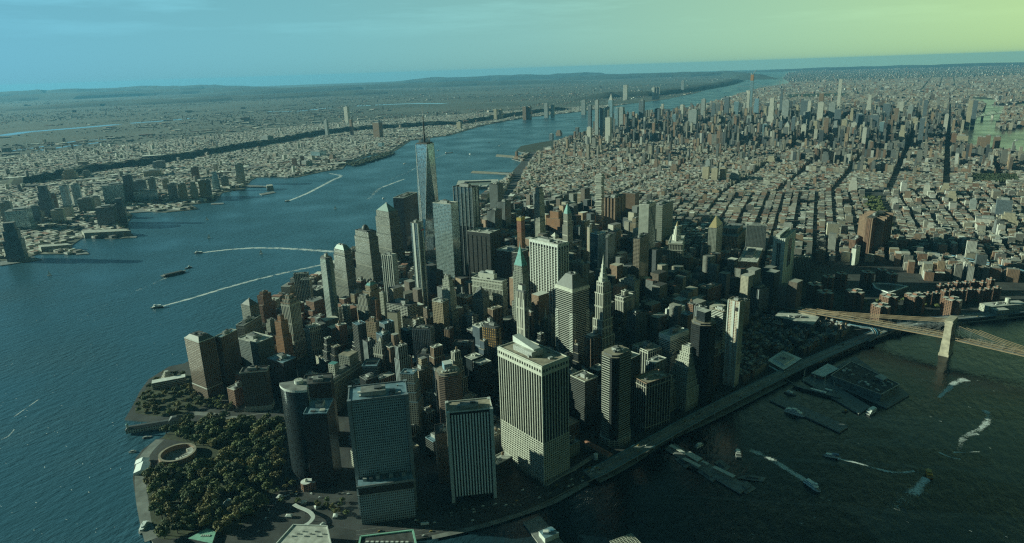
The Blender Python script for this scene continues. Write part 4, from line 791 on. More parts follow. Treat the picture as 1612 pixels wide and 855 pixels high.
# stepped ziggurat
F0 = at(1084, 546, 122)[:2]; rzg = math.atan2(azv(48)[1], azv(48)[0]); rg = empty('office_building', (F0[0]+2, F0[1]+8, GZ), rzg); tag(rg, 'white stepped ziggurat tower narrowing floor by floor beside the elevated highway', 'office building'); FOOT.append((F0[0]+2, F0[1]+8, 34, 26, rzg)); HERO.append(('the white ziggurat', 1084, 600, 122))
z = 0; lv = [(44, 62, 46), (56, 56, 42), (66, 50, 38), (75, 44, 34), (83, 38, 30), (91, 32, 26), (99, 26, 23), (107, 21, 20), (119, 15, 16)]
for i, (z2, a, b) in enumerate(lv):
    a *= 1.22; b *= 1.15; mb = MB(); mb.prism(rect(a, b), z, z2, S['cream_grid'], M['roof_pale']); parapet(mb, a, b, z2, M['white_stone'], t=.5, h=1.0); mb.build('walls' if i == 0 else 'setback', rg); z = z2
roof_kit(rg, 12, 12, 119, rng, 2, big=False)
# tall dark ones near the ziggurat
rr('office_block', 'small dark block behind the white ziggurat', 'office block', (1046, 1056, 1072, 562, -40), 92, 'grey_grid', short='the small dark block behind the ziggurat', roof='roof_dark')
# ---- housing estates near the bridge
def cross_block(x, y, wpx, H, lab, sh, ang=-40):
    c = at(x, y, H)[:2]; sc = np.hypot(*(at(x+wpx/2, y, H)[:2]-at(x-wpx/2, y, H)[:2])); rz = math.atan2(azv(ang+90)[1], azv(ang+90)[0])
    r = empty('housing_block', (*c, GZ), rz); tag(r, lab, 'housing block', 'brick housing blocks near the bridge'); h = H-GZ; a = sc*.80; b = sc*.34
    mb = MB(); mb.prism(rect(a, b), 0, h, S['brick_grid'], M['roof_pale']); mb.prism(rect(b*.9, (a-b)/2, 0, b/2+(a-b)/4), 0, h-.05, S['brick_grid'], M['roof_pale']); mb.prism(rect(b*.9, (a-b)/2, 0, -b/2-(a-b)/4), 0, h-.05, S['brick_grid'], M['roof_pale']); parapet(mb, a, b, h, M['roof_pale'], t=.6, h=1); mb.build('walls', r)
    mb = MB(); mb.box(0, 0, h+.02, b*.5, b*.5, 5, M['brickred'], M['roof_pale']); mb.box(b*.6, 0, h+.02, 4, 3, 3, M['orange']); mb.build('stair_house', r)
    FOOT.append((c[0], c[1], a/2, a/2, rz)); HERO.append((sh, x, y, H)); return r
NEAR_ = [((1387, 480), 34, 'nearest brick housing block, standing just above the bridge deck'), ((1441, 464), 36, 'brick housing block with lit left wing left of the bridge tower top'), ((1499, 470), 34, 'brick housing block directly behind the bridge tower'), ((1400, 465), 32, 'shaded brick housing block behind the nearest one'), ((1346, 458), 34, 'brick housing block third from the lone white slab'), ((1299, 459), 32, 'brick housing block with sunlit left strip, second from the lone white slab'), ((1283, 447), 28, 'shaded brick housing block closest to the lone white slab'), ((1304, 435), 22, 'brick housing block with bright sunlit edge in the back row'), ((1325, 430), 22, 'darker brick housing block right of the bright edged one'), ((1366, 428), 24, 'wide shaded brick housing block in the back row'), ((1389, 424), 20, 'sunlit brick housing block in the back row centre'), ((1404, 430), 22, 'brick housing block at the right end of the back row')]
for (p, wp, lb) in NEAR_: cross_block(p[0], p[1], wp, 50, lb, None)
r_ = random.Random(12); k = 0
ords = ['first', 'second', 'third', 'fourth', 'fifth', 'sixth', 'seventh', 'eighth', 'ninth', 'tenth', 'eleventh', 'twelfth']
for row, (x0, y0, x1, y1, n_) in enumerate(((1447, 462, 1570, 452, 10), (1480, 448, 1560, 441, 7))):
    for i in range(n_):
        t = i/(n_-1); x = x0+(x1-x0)*t; y = y0+(y1-y0)*t+r_.uniform(-2, 2)
        cross_block(x, y, 15, 38, '%s from the left in the %s row of low brick housing above the bridge' % (ords[i], ('front', 'back')[row]), None)
# curved brown high tower group
r, w, d, h, rz, c = T('apartment_tower', 'tall red brown ribbed apartment tower standing above the chinatown roofs', AT_, (1361, 1376, 1398, 346, -50), 133, 'brick_grid', 'chamfer', short='the tall red brown ribbed tower', k=.3, roof='roof_dark', n=3)
mb = MB(); fins(mb, w*.62, d*.62, 0, h+3, 4, 4, 3.0, w*.19, M['brownstone']); mb.build('rib', r)
T('apartment_block', 'lower red brown block left of the tall ribbed tower', 'apartment block', (1337, 1347, 1364, 378, -50), 62, 'brick_grid', short='the lower red brown block')
T('apartment_block', 'white narrow slab with brown side before the lower red brown block', 'apartment block', (1341, 1348, 1355, 392, -50), 60, 'blank_white', short='the white narrow slab')
T('apartment_block', 'wide blank pale slab left of the tall red brown tower', 'apartment block', (1303, 1321, 1327, 353, -75), 68, 'blank_cream', short='the wide blank pale slab', roof='roof_pale')
T('apartment_block', 'wavy dark apartment slab right behind the lone white slab', 'apartment block', (1250, 1278, 1284, 407, -88), 76, 'grey_fin', short='the wavy dark apartment slab', roof='roof_tan', n=7)
# triangular low school block and large pale market building
c = at(1395, 452, 22)[:2]; r = empty('school_building', (*c, GZ), R(35)); tag(r, 'low wedge shaped building with white rimmed sunken roof among the housing blocks', 'school'); FOOT.append((c[0], c[1], 45, 45, 0)); HERO.append(('the wedge shaped low building', 1395, 452, 22))
tri = [(-46, -34), (46, -34), (34, 10), (0, 40), (-34, 10)]; mb = MB(); mb.prism(tri, 0, 20, S['grey_grid'], M['roof_grey']); mb.build('walls', r); mb = MB()
for i in range(5): mb.bar((*tri[i], 21), (*tri[(i+1) % 5], 21), 4, M['roof_white'], 2)
mb.prism(scale(tri, .55), 20, 20.3, M['roof_dark']); mb.build('roof_rim', r)
c = at(1580, 478, 26)[:2]; r = empty('market_building', (*c, GZ), math.atan2(azv(80)[1], azv(80)[0])); tag(r, 'long pale stone building with roof turret above the riverside highway at the right edge', 'public building'); FOOT.append((c[0], c[1], 60, 22, 0))
mb = MB(); mb.prism(rect(110, 30), 0, 24, S['cream_grid'], M['roof_pale']); mb.prism(rect(34, 26, -32, -22), 0, 21, S['cream_grid'], M['roof_pale']); mb.build('walls', r); mb = MB(); mb.prism(ring(6, 12, 10, 0), 24, 38, M['white_stone']); mb.build('turret', r); roof_kit(r, 90, 20, 24, rng, 9, big=False)
# ------------------------------------------------------------------ roads
def road(name, pts, wid, z, mat=None, kind='structure', thick=None):
    P = [(*at(x, y, z)[:2], z) if len(q) == 2 else q for q in pts for x, y in [q[:2]]]
    mb = ribbon(P, wid, z, mat or M['asphalt'])
    return mb, P
def smooth(P, k=4):
    P = [np.array(p, float) for p in P]; out = []
    for i in range(len(P)-1):
        a, b, c, d = P[max(i-1, 0)], P[i], P[i+1], P[min(i+2, len(P)-1)]
        for j in range(k):
            t = j/k; out.append(.5*((2*b)+(c-a)*t+(2*a-5*b+4*c-d)*t*t+(3*b-3*c+d-a)*t**3))
    out.append(P[-1]); return out
def offset(P, o):
    out = []
    for i in range(len(P)):
        a, b = P[max(i-1, 0)], P[min(i+1, len(P)-1)]; t = np.array(b[:2])-np.array(a[:2]); t = t/np.hypot(*t); out.append((P[i][0]-t[1]*o, P[i][1]+t[0]*o, P[i][2]))
    return out
def elevated(name, label, pts, wid, z0, legs=True, thick=1.6, rail='rail', cat='highway', strips=(0,), group=None):
    P = smooth([(*at(x, y, zz)[:2], zz) for x, y, zz in pts], 5); keep_clear(P, wid/2+1)
    c = np.mean([p[:2] for p in P], axis=0); r = empty(name, (c[0], c[1], GZ)); tag(r, label, cat, group); loc = [(p[0]-c[0], p[1]-c[1], p[2]-GZ) for p in P]
    mb = ribbon(loc, wid, 0, M['roadway']); Lo = offset(loc, wid/2); Ro = offset(loc, -wid/2)
    for A in (Lo, Ro):
        for i in range(len(A)-1): a, b = A[i], A[i+1]; mb.face([a, b, (b[0], b[1], b[2]-thick), (a[0], a[1], a[2]-thick)], M['concrete'])
    for i in range(len(Lo)-1):
        q = [Lo[i], Lo[i+1], Ro[i+1], Ro[i]]; mb.face([(p[0], p[1], p[2]-thick) for p in q], M['concrete'])
    mb.build('deck', r)
    for o_, m_ in ((wid/2-.3, rail), (-wid/2+.3, rail), (0, 'concrete')):
        mb = MB(); A = offset(loc, o_)
        for i in range(len(A)-1): mb.bar((A[i][0], A[i][1], A[i][2]+.6), (A[i+1][0], A[i+1][1], A[i+1][2]+.6), .6, M[m_], 1.2)
        mb.build('railing' if o_ else 'median_wall', r)
    mb = MB()
    for o_ in (wid*.25, -wid*.25, wid*.36, -wid*.36, wid*.13, -wid*.13):
        A = offset(loc, o_)
        for i in range(0, len(A)-1, 2): mb.face([(A[i][0]-.2, A[i][1], A[i][2]+.03), (A[i][0]+.2, A[i][1]+.2, A[i][2]+.03), (A[i+1][0]+.2, A[i+1][1]+.2, A[i+1][2]+.03), (A[i+1][0]-.2, A[i+1][1], A[i+1][2]+.03)], M['paint'])
    mb.build('lane_marking', r)
    if legs:
        for i in range(2, len(loc)-1, 3):
            for A in (Lo, Ro):
                if A[i][2] > 3:
                    mb = MB(); p = A[i]; mb.box(p[0]*.995, p[1]*.995, -.1, 1.5, 1.5, p[2]-thick+.1, M['steel']); mb.build('column', r)
    return P
FDR = elevated('elevated_highway', 'long elevated riverside highway with pale blue rail running up to the stone bridge', [(925, 748, 8), (948, 738, 10), (985, 718, 11.5), (1030, 693, 12), (1080, 665, 12), (1140, 634, 12), (1200, 604, 12), (1260, 575, 12), (1310, 553, 12), (1350, 536, 12), (1390, 519, 12)], 26, 12)
F2 = elevated('elevated_highway', 'riverside highway beyond the stone bridge with blue steel edge', [(1392, 518, 12), (1440, 508, 12), (1480, 502, 12), (1530, 497, 12), (1612, 488, 12), (1700, 480, 12)], 30, 12, rail='blue')
F3 = elevated('highway_ramp', 'looping ramp curling from the bridge approach down to the riverside highway', [(1356, 508, 12), (1368, 513, 13), (1377, 521, 13), (1377, 529, 13), (1366, 537, 12)], 9, 12, cat='ramp', legs=False)
F4 = elevated('highway_ramp', 'thin straight ramp under the bridge deck near its landing', [(1300, 500, 12), (1340, 512, 13), (1380, 517, 13), (1420, 518, 12.6)], 9, 12, cat='ramp', legs=False)
# surface roads on the sheet of land
def surface(pts, wid, dz, mat, name='road'):
    P = smooth([(*at(x, y, GZ)[:2], 2.5+dz) for x, y in pts], 4); keep_clear(P, wid/2); o = ribbon(P, wid, 0, mat).build(name); tag(o, kind='structure'); return P
SOUTH = surface([(560, 846), (640, 835), (700, 824), (760, 806), (800, 790), (850, 770), (890, 755), (925, 741)], 46, .06, M['asphalt'])
surface([(470, 800), (500, 815), (560, 830), (640, 835)], 14, .05, M['asphalt'])
surface([(330, 690), (372, 662), (440, 655), (470, 690), (480, 730), (470, 760)], 16, .05, M['asphalt'])
surface([(285, 650), (330, 652), (372, 658), (440, 648)], 14, .045, M['paving'])
surface([(500, 590), (455, 640)], 12, .05, M['asphalt'])
surface([(538, 760), (545, 700), (550, 650), (556, 610)], 14, .052, M['asphalt'])
surface([(672, 800), (664, 740), (660, 690), (655, 640)], 12, .052, M['asphalt'])
WSH = surface([(606, 520), (640, 478), (664, 455), (760, 372), (800, 308), (820, 270), (842, 238)], 42, .05, M['asphalt'])
PROM = surface([(238, 850), (230, 820), (222, 775), (222, 735), (232, 712), (252, 692)], 17, .07, M['paving'], 'promenade')
surface([(940, 757), (985, 733), (1035, 700), (1060, 686), (1110, 664), (1170, 634), (1235, 600)], 15, .05, M['paving'], 'promenade')
surface([(680, 846), (760, 828), (830, 806), (880, 786), (925, 760)], 9, .08, M['paving'], 'promenade')
for (a, b, w_) in ((((700, 838), (900, 762)), None, .8),):
    pass
mb = MB()
for o_ in (-15, -5, 5, 15):
    A = offset(SOUTH, o_)
    for i in range(len(A)-1): mb.face([(A[i][0], A[i][1], 2.6), (A[i][0]+.3, A[i][1]+.3, 2.6), (A[i+1][0]+.3, A[i+1][1]+.3, 2.6), (A[i+1][0], A[i+1][1], 2.6)], M['paint'])
tag(mb.build('road_marking'), kind='structure')
# ------------------------------------------------------------------ stone bridge
tw = at(1492, 557, 0)[:2]; BAX = 132.0
ax = azv(BAX); bz = math.atan2(ax[1], ax[0])
rb = empty('suspension_bridge', (tw[0]+ax[0]*-4, tw[1]+ax[1]*-4, 0), bz); tag(rb, 'stone towered suspension bridge with two pointed arches crossing to the right edge', 'bridge')
mb = MB()   # local x along the bridge, y across
mb.prism(rect(20, 44), -1, 6, M['granite']); mb.loft(rect(17.5, 41), 6, rect(16, 39.5), 36, M['granite'], M['granite'])
for y in (-15.6, 0, 15.6): mb.loft(rect(15, 7.6 if y else 6.4, 0, y), 36, rect(13.5, 7.2 if y else 6, 0, y), 70, M['granite'])
def arch(y0):
    n = 8; pts = []
    wv = 8.4/2+.3
    for sgn in (-1, 1):
        for i in range(n):
            a0, a1 = i/n, (i+1)/n
            f = lambda a: (sgn*wv*math.cos(a*math.pi/3*1.45)**1.0 if a < 1 else 0.0, 59+9*math.sin(a*math.pi/2))
            (xa, za), (xb, zb) = f(a0), f(a1)
            if i == n-1: xb = 0
            for sx in (-7, 7):
                q = [(sx, y0+xa, za), (sx, y0+xb, zb), (sx, y0+xb, 70), (sx, y0+xa, 70)]
                mb.face(q, M['granite'])
            mb.face([(-7, y0+xa, za), (7, y0+xa, za), (7, y0+xb, zb), (-7, y0+xb, zb)], M['granite'])
arch(-7.6); arch(7.6)
mb.prism(rect(14.5, 39.5), 70, 78, M['granite']); mb.prism(rect(17, 42), 78, 80.5, M['granite']); mb.prism(rect(15, 40), 80.5, 84, M['granite']); mb.build('stone_tower', rb)
mb = MB()
def deckz(x): return 41+ (-.018*x if x > 0 else .035*x) if x > -420 else 41-.035*420-(.02*(-420-x))
xs = [-440+20*i for i in range(52)]
W_ = 26
for i in range(len(xs)-1):
    a, b = xs[i], xs[i+1]; za, zb = deckz(a), deckz(b)
    za, zb = max(za, 9), max(zb, 9)
    mb.face([(a, -W_/2, za), (b, -W_/2, zb), (b, W_/2, zb), (a, W_/2, za)], M['truss'])
    for s_ in (-1, 1): mb.face([(a, s_*W_/2, za), (b, s_*W_/2, zb), (b, s_*W_/2, zb-2), (a, s_*W_/2, za-2)], M['truss'])
    mb.face([(a, -W_/2, za-2), (b, -W_/2, zb-2), (b, W_/2, zb-2), (a, W_/2, za-2)], M['truss'])
mb.build('deck', rb)
for nm, y0, y1, dz, mt in (('carriageway', -12, -3.5, .15, 'roadway'), ('carriageway', 3.5, 12, .15, 'roadway'), ('footway', -2.3, 2.3, 4.2, 'sand')):
    mb = MB()
    for i in range(len(xs)-1):
        a, b = xs[i], xs[i+1]; za, zb = max(deckz(a), 9)+dz, max(deckz(b), 9)+dz; mb.face([(a, y0, za), (b, y0, zb), (b, y1, zb), (a, y1, za)], M[mt])
    mb.build(nm, rb)
for y in (-13, -3, 3, 13):
    mb = MB()
    for i in range(len(xs)-1):
        a, b = xs[i], xs[i+1]; za, zb = max(deckz(a), 9), max(deckz(b), 9)
        if a < -330: continue
        mb.bar((a, y, za+4.6), (b, y, zb+4.6), .7, M['truss']); mb.bar((a, y, za), (a, y, za+4.6), .5, M['truss']); mb.bar((a, y, za+.3), (b, y, zb+4.6), .35, M['truss'])
    mb.build('truss', rb)
def cz(x): return 42+ (80-42)*((243-abs(x))/243)**2 if x > 0 else max(deckz(x)+3, 80-(80-deckz(-283)-2)*(abs(x)/283)**.92)
for y in (-13, -4, 4, 13):
    mb = MB(); st = [-283+283*i/14 for i in range(14)]+[0]+[486*i/24 for i in range(1, 25)]
    def czz(x): return cz(x) if x <= 243 else 42+(80-42)*((x-243)/243)**2
    for a, b in zip(st, st[1:]): mb.bar((a, y, czz(a)), (b, y, czz(b)), .9, M['truss'])
    mb.build('main_cable', rb)
    mb = MB()
    for a in st:
        if abs(a) > 4: mb.bar((a, y, max(deckz(a), 9)+1), (a, y, max(czz(a), deckz(a)+1.1)), .18, M['steel'])
        if 8 < abs(a) < 130: mb.bar((a, y, deckz(a)+1), (0, y, 78), .2, M['steel'])
    mb.build('suspender', rb)
mb = MB(); mb.box(-310, 0, 0, 50, 34, 26, M['granite'], M['granite']); mb.build('anchorage', rb)
for i in range(3):
    x = -350-i*26; mb = MB(); mb.box(x, 0, 1, 4, 26, max(deckz(x), 9)-3, M['brickred']); mb.build('approach_pier', rb)
elevated('bridge_ramp', 'approach ramp fanning from the bridge landing toward the civic centre', [(1335, 502, 22), (1300, 494, 18), (1262, 486, 14), (1232, 478, 11), (1205, 468, 9), (1180, 458, 7)], 20, 10, cat='ramp', legs=False)
elevated('bridge_ramp', 'curved pale ramp left of the lone white slab', [(1215, 462, 8), (1190, 440, 8), (1170, 436, 7), (1150, 447, 5)], 12, 8, cat='ramp', legs=False)
elevated('approach_viaduct', 'long pale viaduct carrying a second bridge approach to the right edge', [(1425, 388, 10), (1450, 394, 15), (1500, 404, 20), (1550, 414, 24), (1612, 428, 30), (1660, 438, 34)], 26, 20, cat='viaduct')
# far bridges
def small_span(name, lab, A, B, h, tz):
    A = np.array(A, float); B = np.array(B, float); d = B-A; L_ = np.hypot(*d); rz = math.atan2(d[1], d[0]); c = (A+B)/2
    r = empty(name, (c[0], c[1], 0), rz); tag(r, lab, 'bridge'); mb = MB(); mb.box(0, 0, h-6, L_*1.3, 28, 8, M['steel']); mb.build('deck', r)
    for s_ in (-1, 1):
        mb = MB()
        for y in (-13, 13): mb.box(s_*L_*.33, y, 0, 14, 10, tz, M['steel'])
        mb.box(s_*L_*.33, 0, tz-12, 12, 34, 10, M['steel']); mb.box(s_*L_*.33, 0, h+20, 12, 34, 6, M['steel']); mb.build('tower', r)
    mb = MB()
    for y in (-13, 13):
        pts = []
        for i in range(33):
            x = -L_*.6+1.2*L_*i/32; t = abs(x)/(L_*.33); z = h+6+(tz-h-6)*min(1, t*t) if t <= 1 else tz-(tz-h)*(t-1)/(.6/.33-1); pts.append((x, y, z))
        for a, b in zip(pts, pts[1:]): mb.bar(a, b, 2.5, M['steel'])
    mb.build('main_cable', r)
small_span('suspension_bridge', 'faint grey suspension bridge spanning the far upper river', (5350, 16400), (6250, 15950), 62, 184)
A = at(1545, 183, 38)[:2]; B = at(1580, 178, 38)[:2]
r = empty('cantilever_bridge', (*((A+B)/2), 0), math.atan2((B-A)[1], (B-A)[0])); tag(r, 'pale cantilever truss bridge reaching the river island at far right', 'bridge'); L_ = np.hypot(*(B-A)); mb = MB(); mb.box(0, 0, 36, L_*1.5, 22, 5, M['white_stone'])
for i in range(24):
    x = -L_*.75+L_*1.5*i/24; x2 = x+L_*1.5/24; f = lambda q: 44+34*abs(math.cos(math.pi*q/L_*2)); mb.bar((x, 10, f(x)), (x2, 10, f(x2)), 3, M['white_stone']); mb.bar((x, 10, 40), (x2, 10, f(x2)), 2, M['white_stone'])
mb.build('truss', r)
for s_ in (-.45, 0, .45): mb = MB(); mb.box(L_*s_, 0, 0, 8, 20, 37, M['stone']); mb.build('pier', r)
# ------------------------------------------------------------------ piers and waterfront buildings
def quad(name, label, cat, pts, z0, h, mat, top, z=None, extra=None, group=None, kind=None):
    P = [at(x, y, z if z is not None else z0+h)[:2] for x, y in pts]; c = np.mean(P, axis=0); L = [(p[0]-c[0], p[1]-c[1]) for p in P]
    if area(L) < 0: L = L[::-1]
    r = empty(name, (c[0], c[1], z0)); tag(r, label, cat, group, kind); mb = MB(); mb.prism(L, 0, h, mat, top); mb.build('walls' if h > 6 else 'deck', r)
    FOOT.append((c[0], c[1], (max(p[0] for p in L)-min(p[0] for p in L))/2*.8, (max(p[1] for p in L)-min(p[1] for p in L))/2*.8, 0)); return r, L, c
def piles(r, L, n=6):
    mb = MB()
    for i in range(len(L)):
        a, b = L[i], L[(i+1) % len(L)]
        for k in range(n): t = k/n; mb.box((a[0]+(b[0]-a[0])*t)*.98, (a[1]+(b[1]-a[1])*t)*.98, -2, .9, .9, 2.6, M['plant_dark'])
    mb.build('piling', r)
PIERS = [('long ferry pier with pale canopies at the bottom centre', [(1046, 706), (1062, 698), (1180, 766), (1165, 776)]),
 ('narrow two level pier with rounded end in the middle of the basin', [(1212, 630), (1226, 622), (1336, 671), (1322, 680)]),
 ('dark plank pier where the tall ships lie', [(1262, 597), (1285, 588), (1370, 640), (1352, 651)]),
 ('wide pier carrying the big mall building', [(1300, 598), (1345, 560), (1432, 621), (1396, 642)]),
 ('slim pier running under the frame at the bottom', [(823, 822), (850, 812), (892, 860), (860, 872)])]
for lb, pts in PIERS:
    r, L, c = quad('pier', lb, 'pier', pts, .6, 2.2, M['concrete'], M['deck']); piles(r, L)
for i, (lb, pts, cx_, cy_) in enumerate([('small landing stage with a ring on it at the outer end of the ferry pier', [(1161, 765), (1175, 757), (1190, 768), (1175, 777)], 0, 0), ('ferry barge moored left of the ferry pier', [(1062, 722), (1075, 716), (1092, 729), (1080, 736)], 0, 0), ('second ferry barge lower left of the ferry pier', [(1098, 741), (1104, 737), (1130, 752), (1122, 758)], 0, 0), ('ferry barge on the right side of the ferry pier', [(1124, 728), (1134, 723), (1150, 735), (1142, 741)], 0, 0), ('long gangway stage right of the pier end', [(1160, 752), (1172, 748), (1206, 751), (1202, 757)], 0, 0)]):
    r, L, c = quad('landing_stage', lb, 'landing stage', pts, -.3, 2.0, M['concrete'], M['roof_grey'])
    mb = MB(); mb.prism(scale(L, .5), 2.0, 4.6, M['plant_dark'], M['roof_grey']); mb.build('shelter', r)
for lb, pts in [('first pale canopy roof on the ferry pier beside the promenade', [(1053, 701), (1057, 698.5), (1080, 712), (1077, 714)]), ('wide grey canopy roof in the middle of the ferry pier', [(1078, 714), (1086, 710), (1106, 721), (1098, 726)]), ('pale canopy roof on the left edge of the ferry pier', [(1074, 722), (1079, 719.5), (1104, 732), (1100, 735)]), ('thin pale canopy on the outer right edge of the ferry pier', [(1121, 735), (1126, 732.5), (1158, 748), (1154, 751)]), ('small pale canopy above the middle of the ferry pier', [(1104, 726), (1107, 724), (1117, 729), (1114, 731)])]:
    P = [at(x, y, 8)[:2] for x, y in pts]; c = np.mean(P, axis=0); L = [(p[0]-c[0], p[1]-c[1]) for p in P]; L = L if area(L) > 0 else L[::-1]
    r = empty('pier_canopy', (*c, 2.8)); tag(r, lb, 'canopy'); mb = MB(); mb.prism(L, 4, 4.6, M['roof_pale'], M['white']); mb.build('roof', r); mb = MB()
    for p in L: mb.box(p[0]*.9, p[1]*.9, 0, .4, .4, 4, M['steel'])
    mb.build('post', r)
# mall on the pier
r, L, c = quad('mall_building', 'long glass fronted mall with cluttered roof terrace on the wide pier', 'shopping mall', [(1308, 592), (1340, 570), (1416, 606), (1387, 622)], 2.8, 15, facade('facade_mall', (.16, .18, .18), (.12, .15, .15), bay=7, floor=7, ww=.6, wh=.75, grough=.3), M['roof_dark'], z=17)
mb = MB()
for i in range(4): a, b = L[i], L[(i+1) % 4]; mb.bar((*a, 15.5), (*b, 15.5), 1.2, M['steel'])
mb.build('parapet', r)
r_ = random.Random(4)
for i in range(34):
    t, s_ = r_.uniform(.06, .92), r_.uniform(.12, .88); p = (1-t)*((1-s_)*np.array(L[0])+s_*np.array(L[1]))+t*((1-s_)*np.array(L[3])+s_*np.array(L[2]))
    mb = MB(); mb.box(p[0], p[1], 15.03, r_.uniform(2, 7), r_.uniform(2, 6), r_.uniform(1, 3.4), r_.choice((M['white'], M['plant'], M['plant_dark'], M['roof_pale'], M['plant_dark']))); mb.build('cooling_unit' if i % 2 else 'roof_stall', r)
P = [at(x, y, 24)[:2]-c for x, y in [(1377, 592), (1386, 588), (1398, 594), (1390, 598)]]; mb = MB(); mb.prism(P if area(P) > 0 else P[::-1], 20, 21, M['white'], M['roof_pale']); mb.build('stage_roof', r); mb = MB()
for p in P: mb.box(p[0]*.97, p[1]*.97, 15, .5, .5, 5, M['steel'])
mb.build('stage_post', r)
for x, y in ((1374, 593), (1395, 600)):
    p = at(x, y, 19)[:2]-c; mb = MB(); mb.box(p[0], p[1], 16, 3, .6, 4, M['rail']); mb.box(p[0], p[1]-.4, 16.5, 1.6, .3, 3, M['orangeboat']); mb.build('screen', r)
r, L, c = quad('market_hall', 'flat roofed market hall with red lit lower edge beside the elevated highway', 'market hall', [(1277, 587), (1303, 572), (1321, 580), (1296, 593)], 2.6, 9, M['plant_dark'], M['roof_white'], z=12)
mb = MB()
for i in range(4): a, b = L[i], L[(i+1) % 4]; mb.bar((a[0]*1.02, a[1]*1.02, 4), (b[0]*1.02, b[1]*1.02, 4), .9, M['red'])
mb.build('awning', r)
quad('pier_shed', 'flat grey shed right behind the red edged market hall', 'shed', [(1316, 577), (1338, 564), (1359, 572), (1336, 585)], 2.6, 6.5, M['plant'], M['roof_grey'], z=9)
r, L, c = quad('market_building', 'low wide market block with scalloped pale roof left of the elevated highway', 'market building', [(1208, 567), (1232, 551), (1262, 564), (1234, 582)], 2.5, 12, S['brown_grid'], M['roof_white'], z=15)
mb = MB(); mb.prism(scale(L, .6), 12, 15, M['roof_white'], M['roof_pale']); mb.build('raised_roof', r); roof_kit(r, 16, 12, 15, r_, 8, big=False)
mb = MB()
for i in range(4): a, b = L[i], L[(i+1) % 4]; mb.bar((a[0]*1.15, a[1]*1.15, 6), (b[0]*1.15, b[1]*1.15, 6), 5, M['roof_white'], .5)
mb.build('canopy', r)
r, L, c = quad('office_block', 'long low stepped block with teal glass roof edge in the old seaport quarter', 'office block', [(1219, 498), (1228, 490), (1290, 499), (1280, 512)], 2.5, 26, S['teal_band'], M['roof_pale'], z=28); roof_kit(r, 50, 20, 26, r_, 12, big=False)
# ferry terminals at the bottom
r, L, c = quad('ferry_terminal', 'large flat pale roofed ferry terminal at the bottom edge', 'ferry terminal', [(462, 827), (515, 829), (524, 870), (425, 868)], 2.5, 20, S['steel_glass'], M['roof_pale'], z=22)
mb = MB()
for i in range(4): a, b = L[i], L[(i+1) % 4]; mb.bar((*a, 20.6), (*b, 20.6), 1.4, M['white'])
for i in range(8): mb.box(-20+i*6, 4+i % 3*5, 20.05, 3, 2, 1.6, M['plant'])
mb.build('roof_edge', r)
r, L, c = quad('ferry_building', 'old ferry building with turquoise roof edge at the bottom between two roads', 'ferry building', [(568, 846), (650, 836), (660, 880), (560, 885)], 2.5, 16, S['cream_grid'], M['roof_dark'], z=18)
mb = MB()
for i in range(4): a, b = L[i], L[(i+1) % 4]; mb.bar((*a, 16.6), (*b, 16.6), 2.4, M['greenroof'])
for i in range(9): mb.box(-30+i*7, 8, 16.02, 4, 3, 2, M['white'])
mb.build('roof_edge', r)
r = empty('curved_canopy', (*at(489, 808, 9)[:2], GZ)); tag(r, 'white s shaped elevated walkway canopy above the terminal plaza', 'canopy'); P0 = at(489, 808, 9)[:2]
P = smooth([(*(at(x, y, 9)[:2]-P0), 8) for x, y in [(463, 795), (470, 799), (480, 803), (489, 808), (493, 815), (488, 823), (480, 828)]], 3); mb = ribbon(P, 6, 0, M['white'])
A, B = offset(P, 3), offset(P, -3)
for Q in (A, B):
    for i in range(len(Q)-1): a, b = Q[i], Q[i+1]; mb.face([a, b, (*b[:2], b[2]-.9), (*a[:2], a[2]-.9)], M['white'])
mb.build('roof', r); mb = MB()
for p in P[::3]: mb.box(p[0], p[1], 0, .7, .7, 7.4, M['steel'])
mb.build('post', r)
# pier hall at the old park pier
pa = at(236, 668, 8); pb = at(199, 676, 8); pc_ = at(282, 661, 10)
v = pc_[:2]-pb[:2]; L_ = np.hypot(*v); rz = math.atan2(v[1], v[0]); cc = (pc_[:2]+pb[:2])/2
r = empty('pier_hall', (*cc, GZ), rz); tag(r, 'long white arcaded pier hall with grey hipped roof at the water edge', 'pier building'); mb = MB(); mb.prism(rect(L_, 17), 0, 7.5, S['cream_grid'], M['slate']); mb.loft(rect(L_+1, 18), 7.52, rect(L_-8, 6), 11, M['slate'], M['slate']); mb.build('walls', r)
mb = MB(); mb.box(L_*.42, 1, 0, 18, 21, 12, S['cream_grid'], M['slate']); mb.loft(rect(19, 22, L_*.42, 1), 12.02, rect(8, 8, L_*.42, 1), 16, M['slate'], M['slate']); mb.build('head_house', r)
mb = MB(); mb.prism(ring(2.2, 8, -L_*.46, -4), 7, 17, M['white_stone']); mb.cone(ring(2.4, 8, -L_*.46, -4), 17, 21, M['copper'], (-L_*.46, -4)); mb.build('clock_turret', r)
FOOT.append((cc[0], cc[1], L_/2, 12, rz))
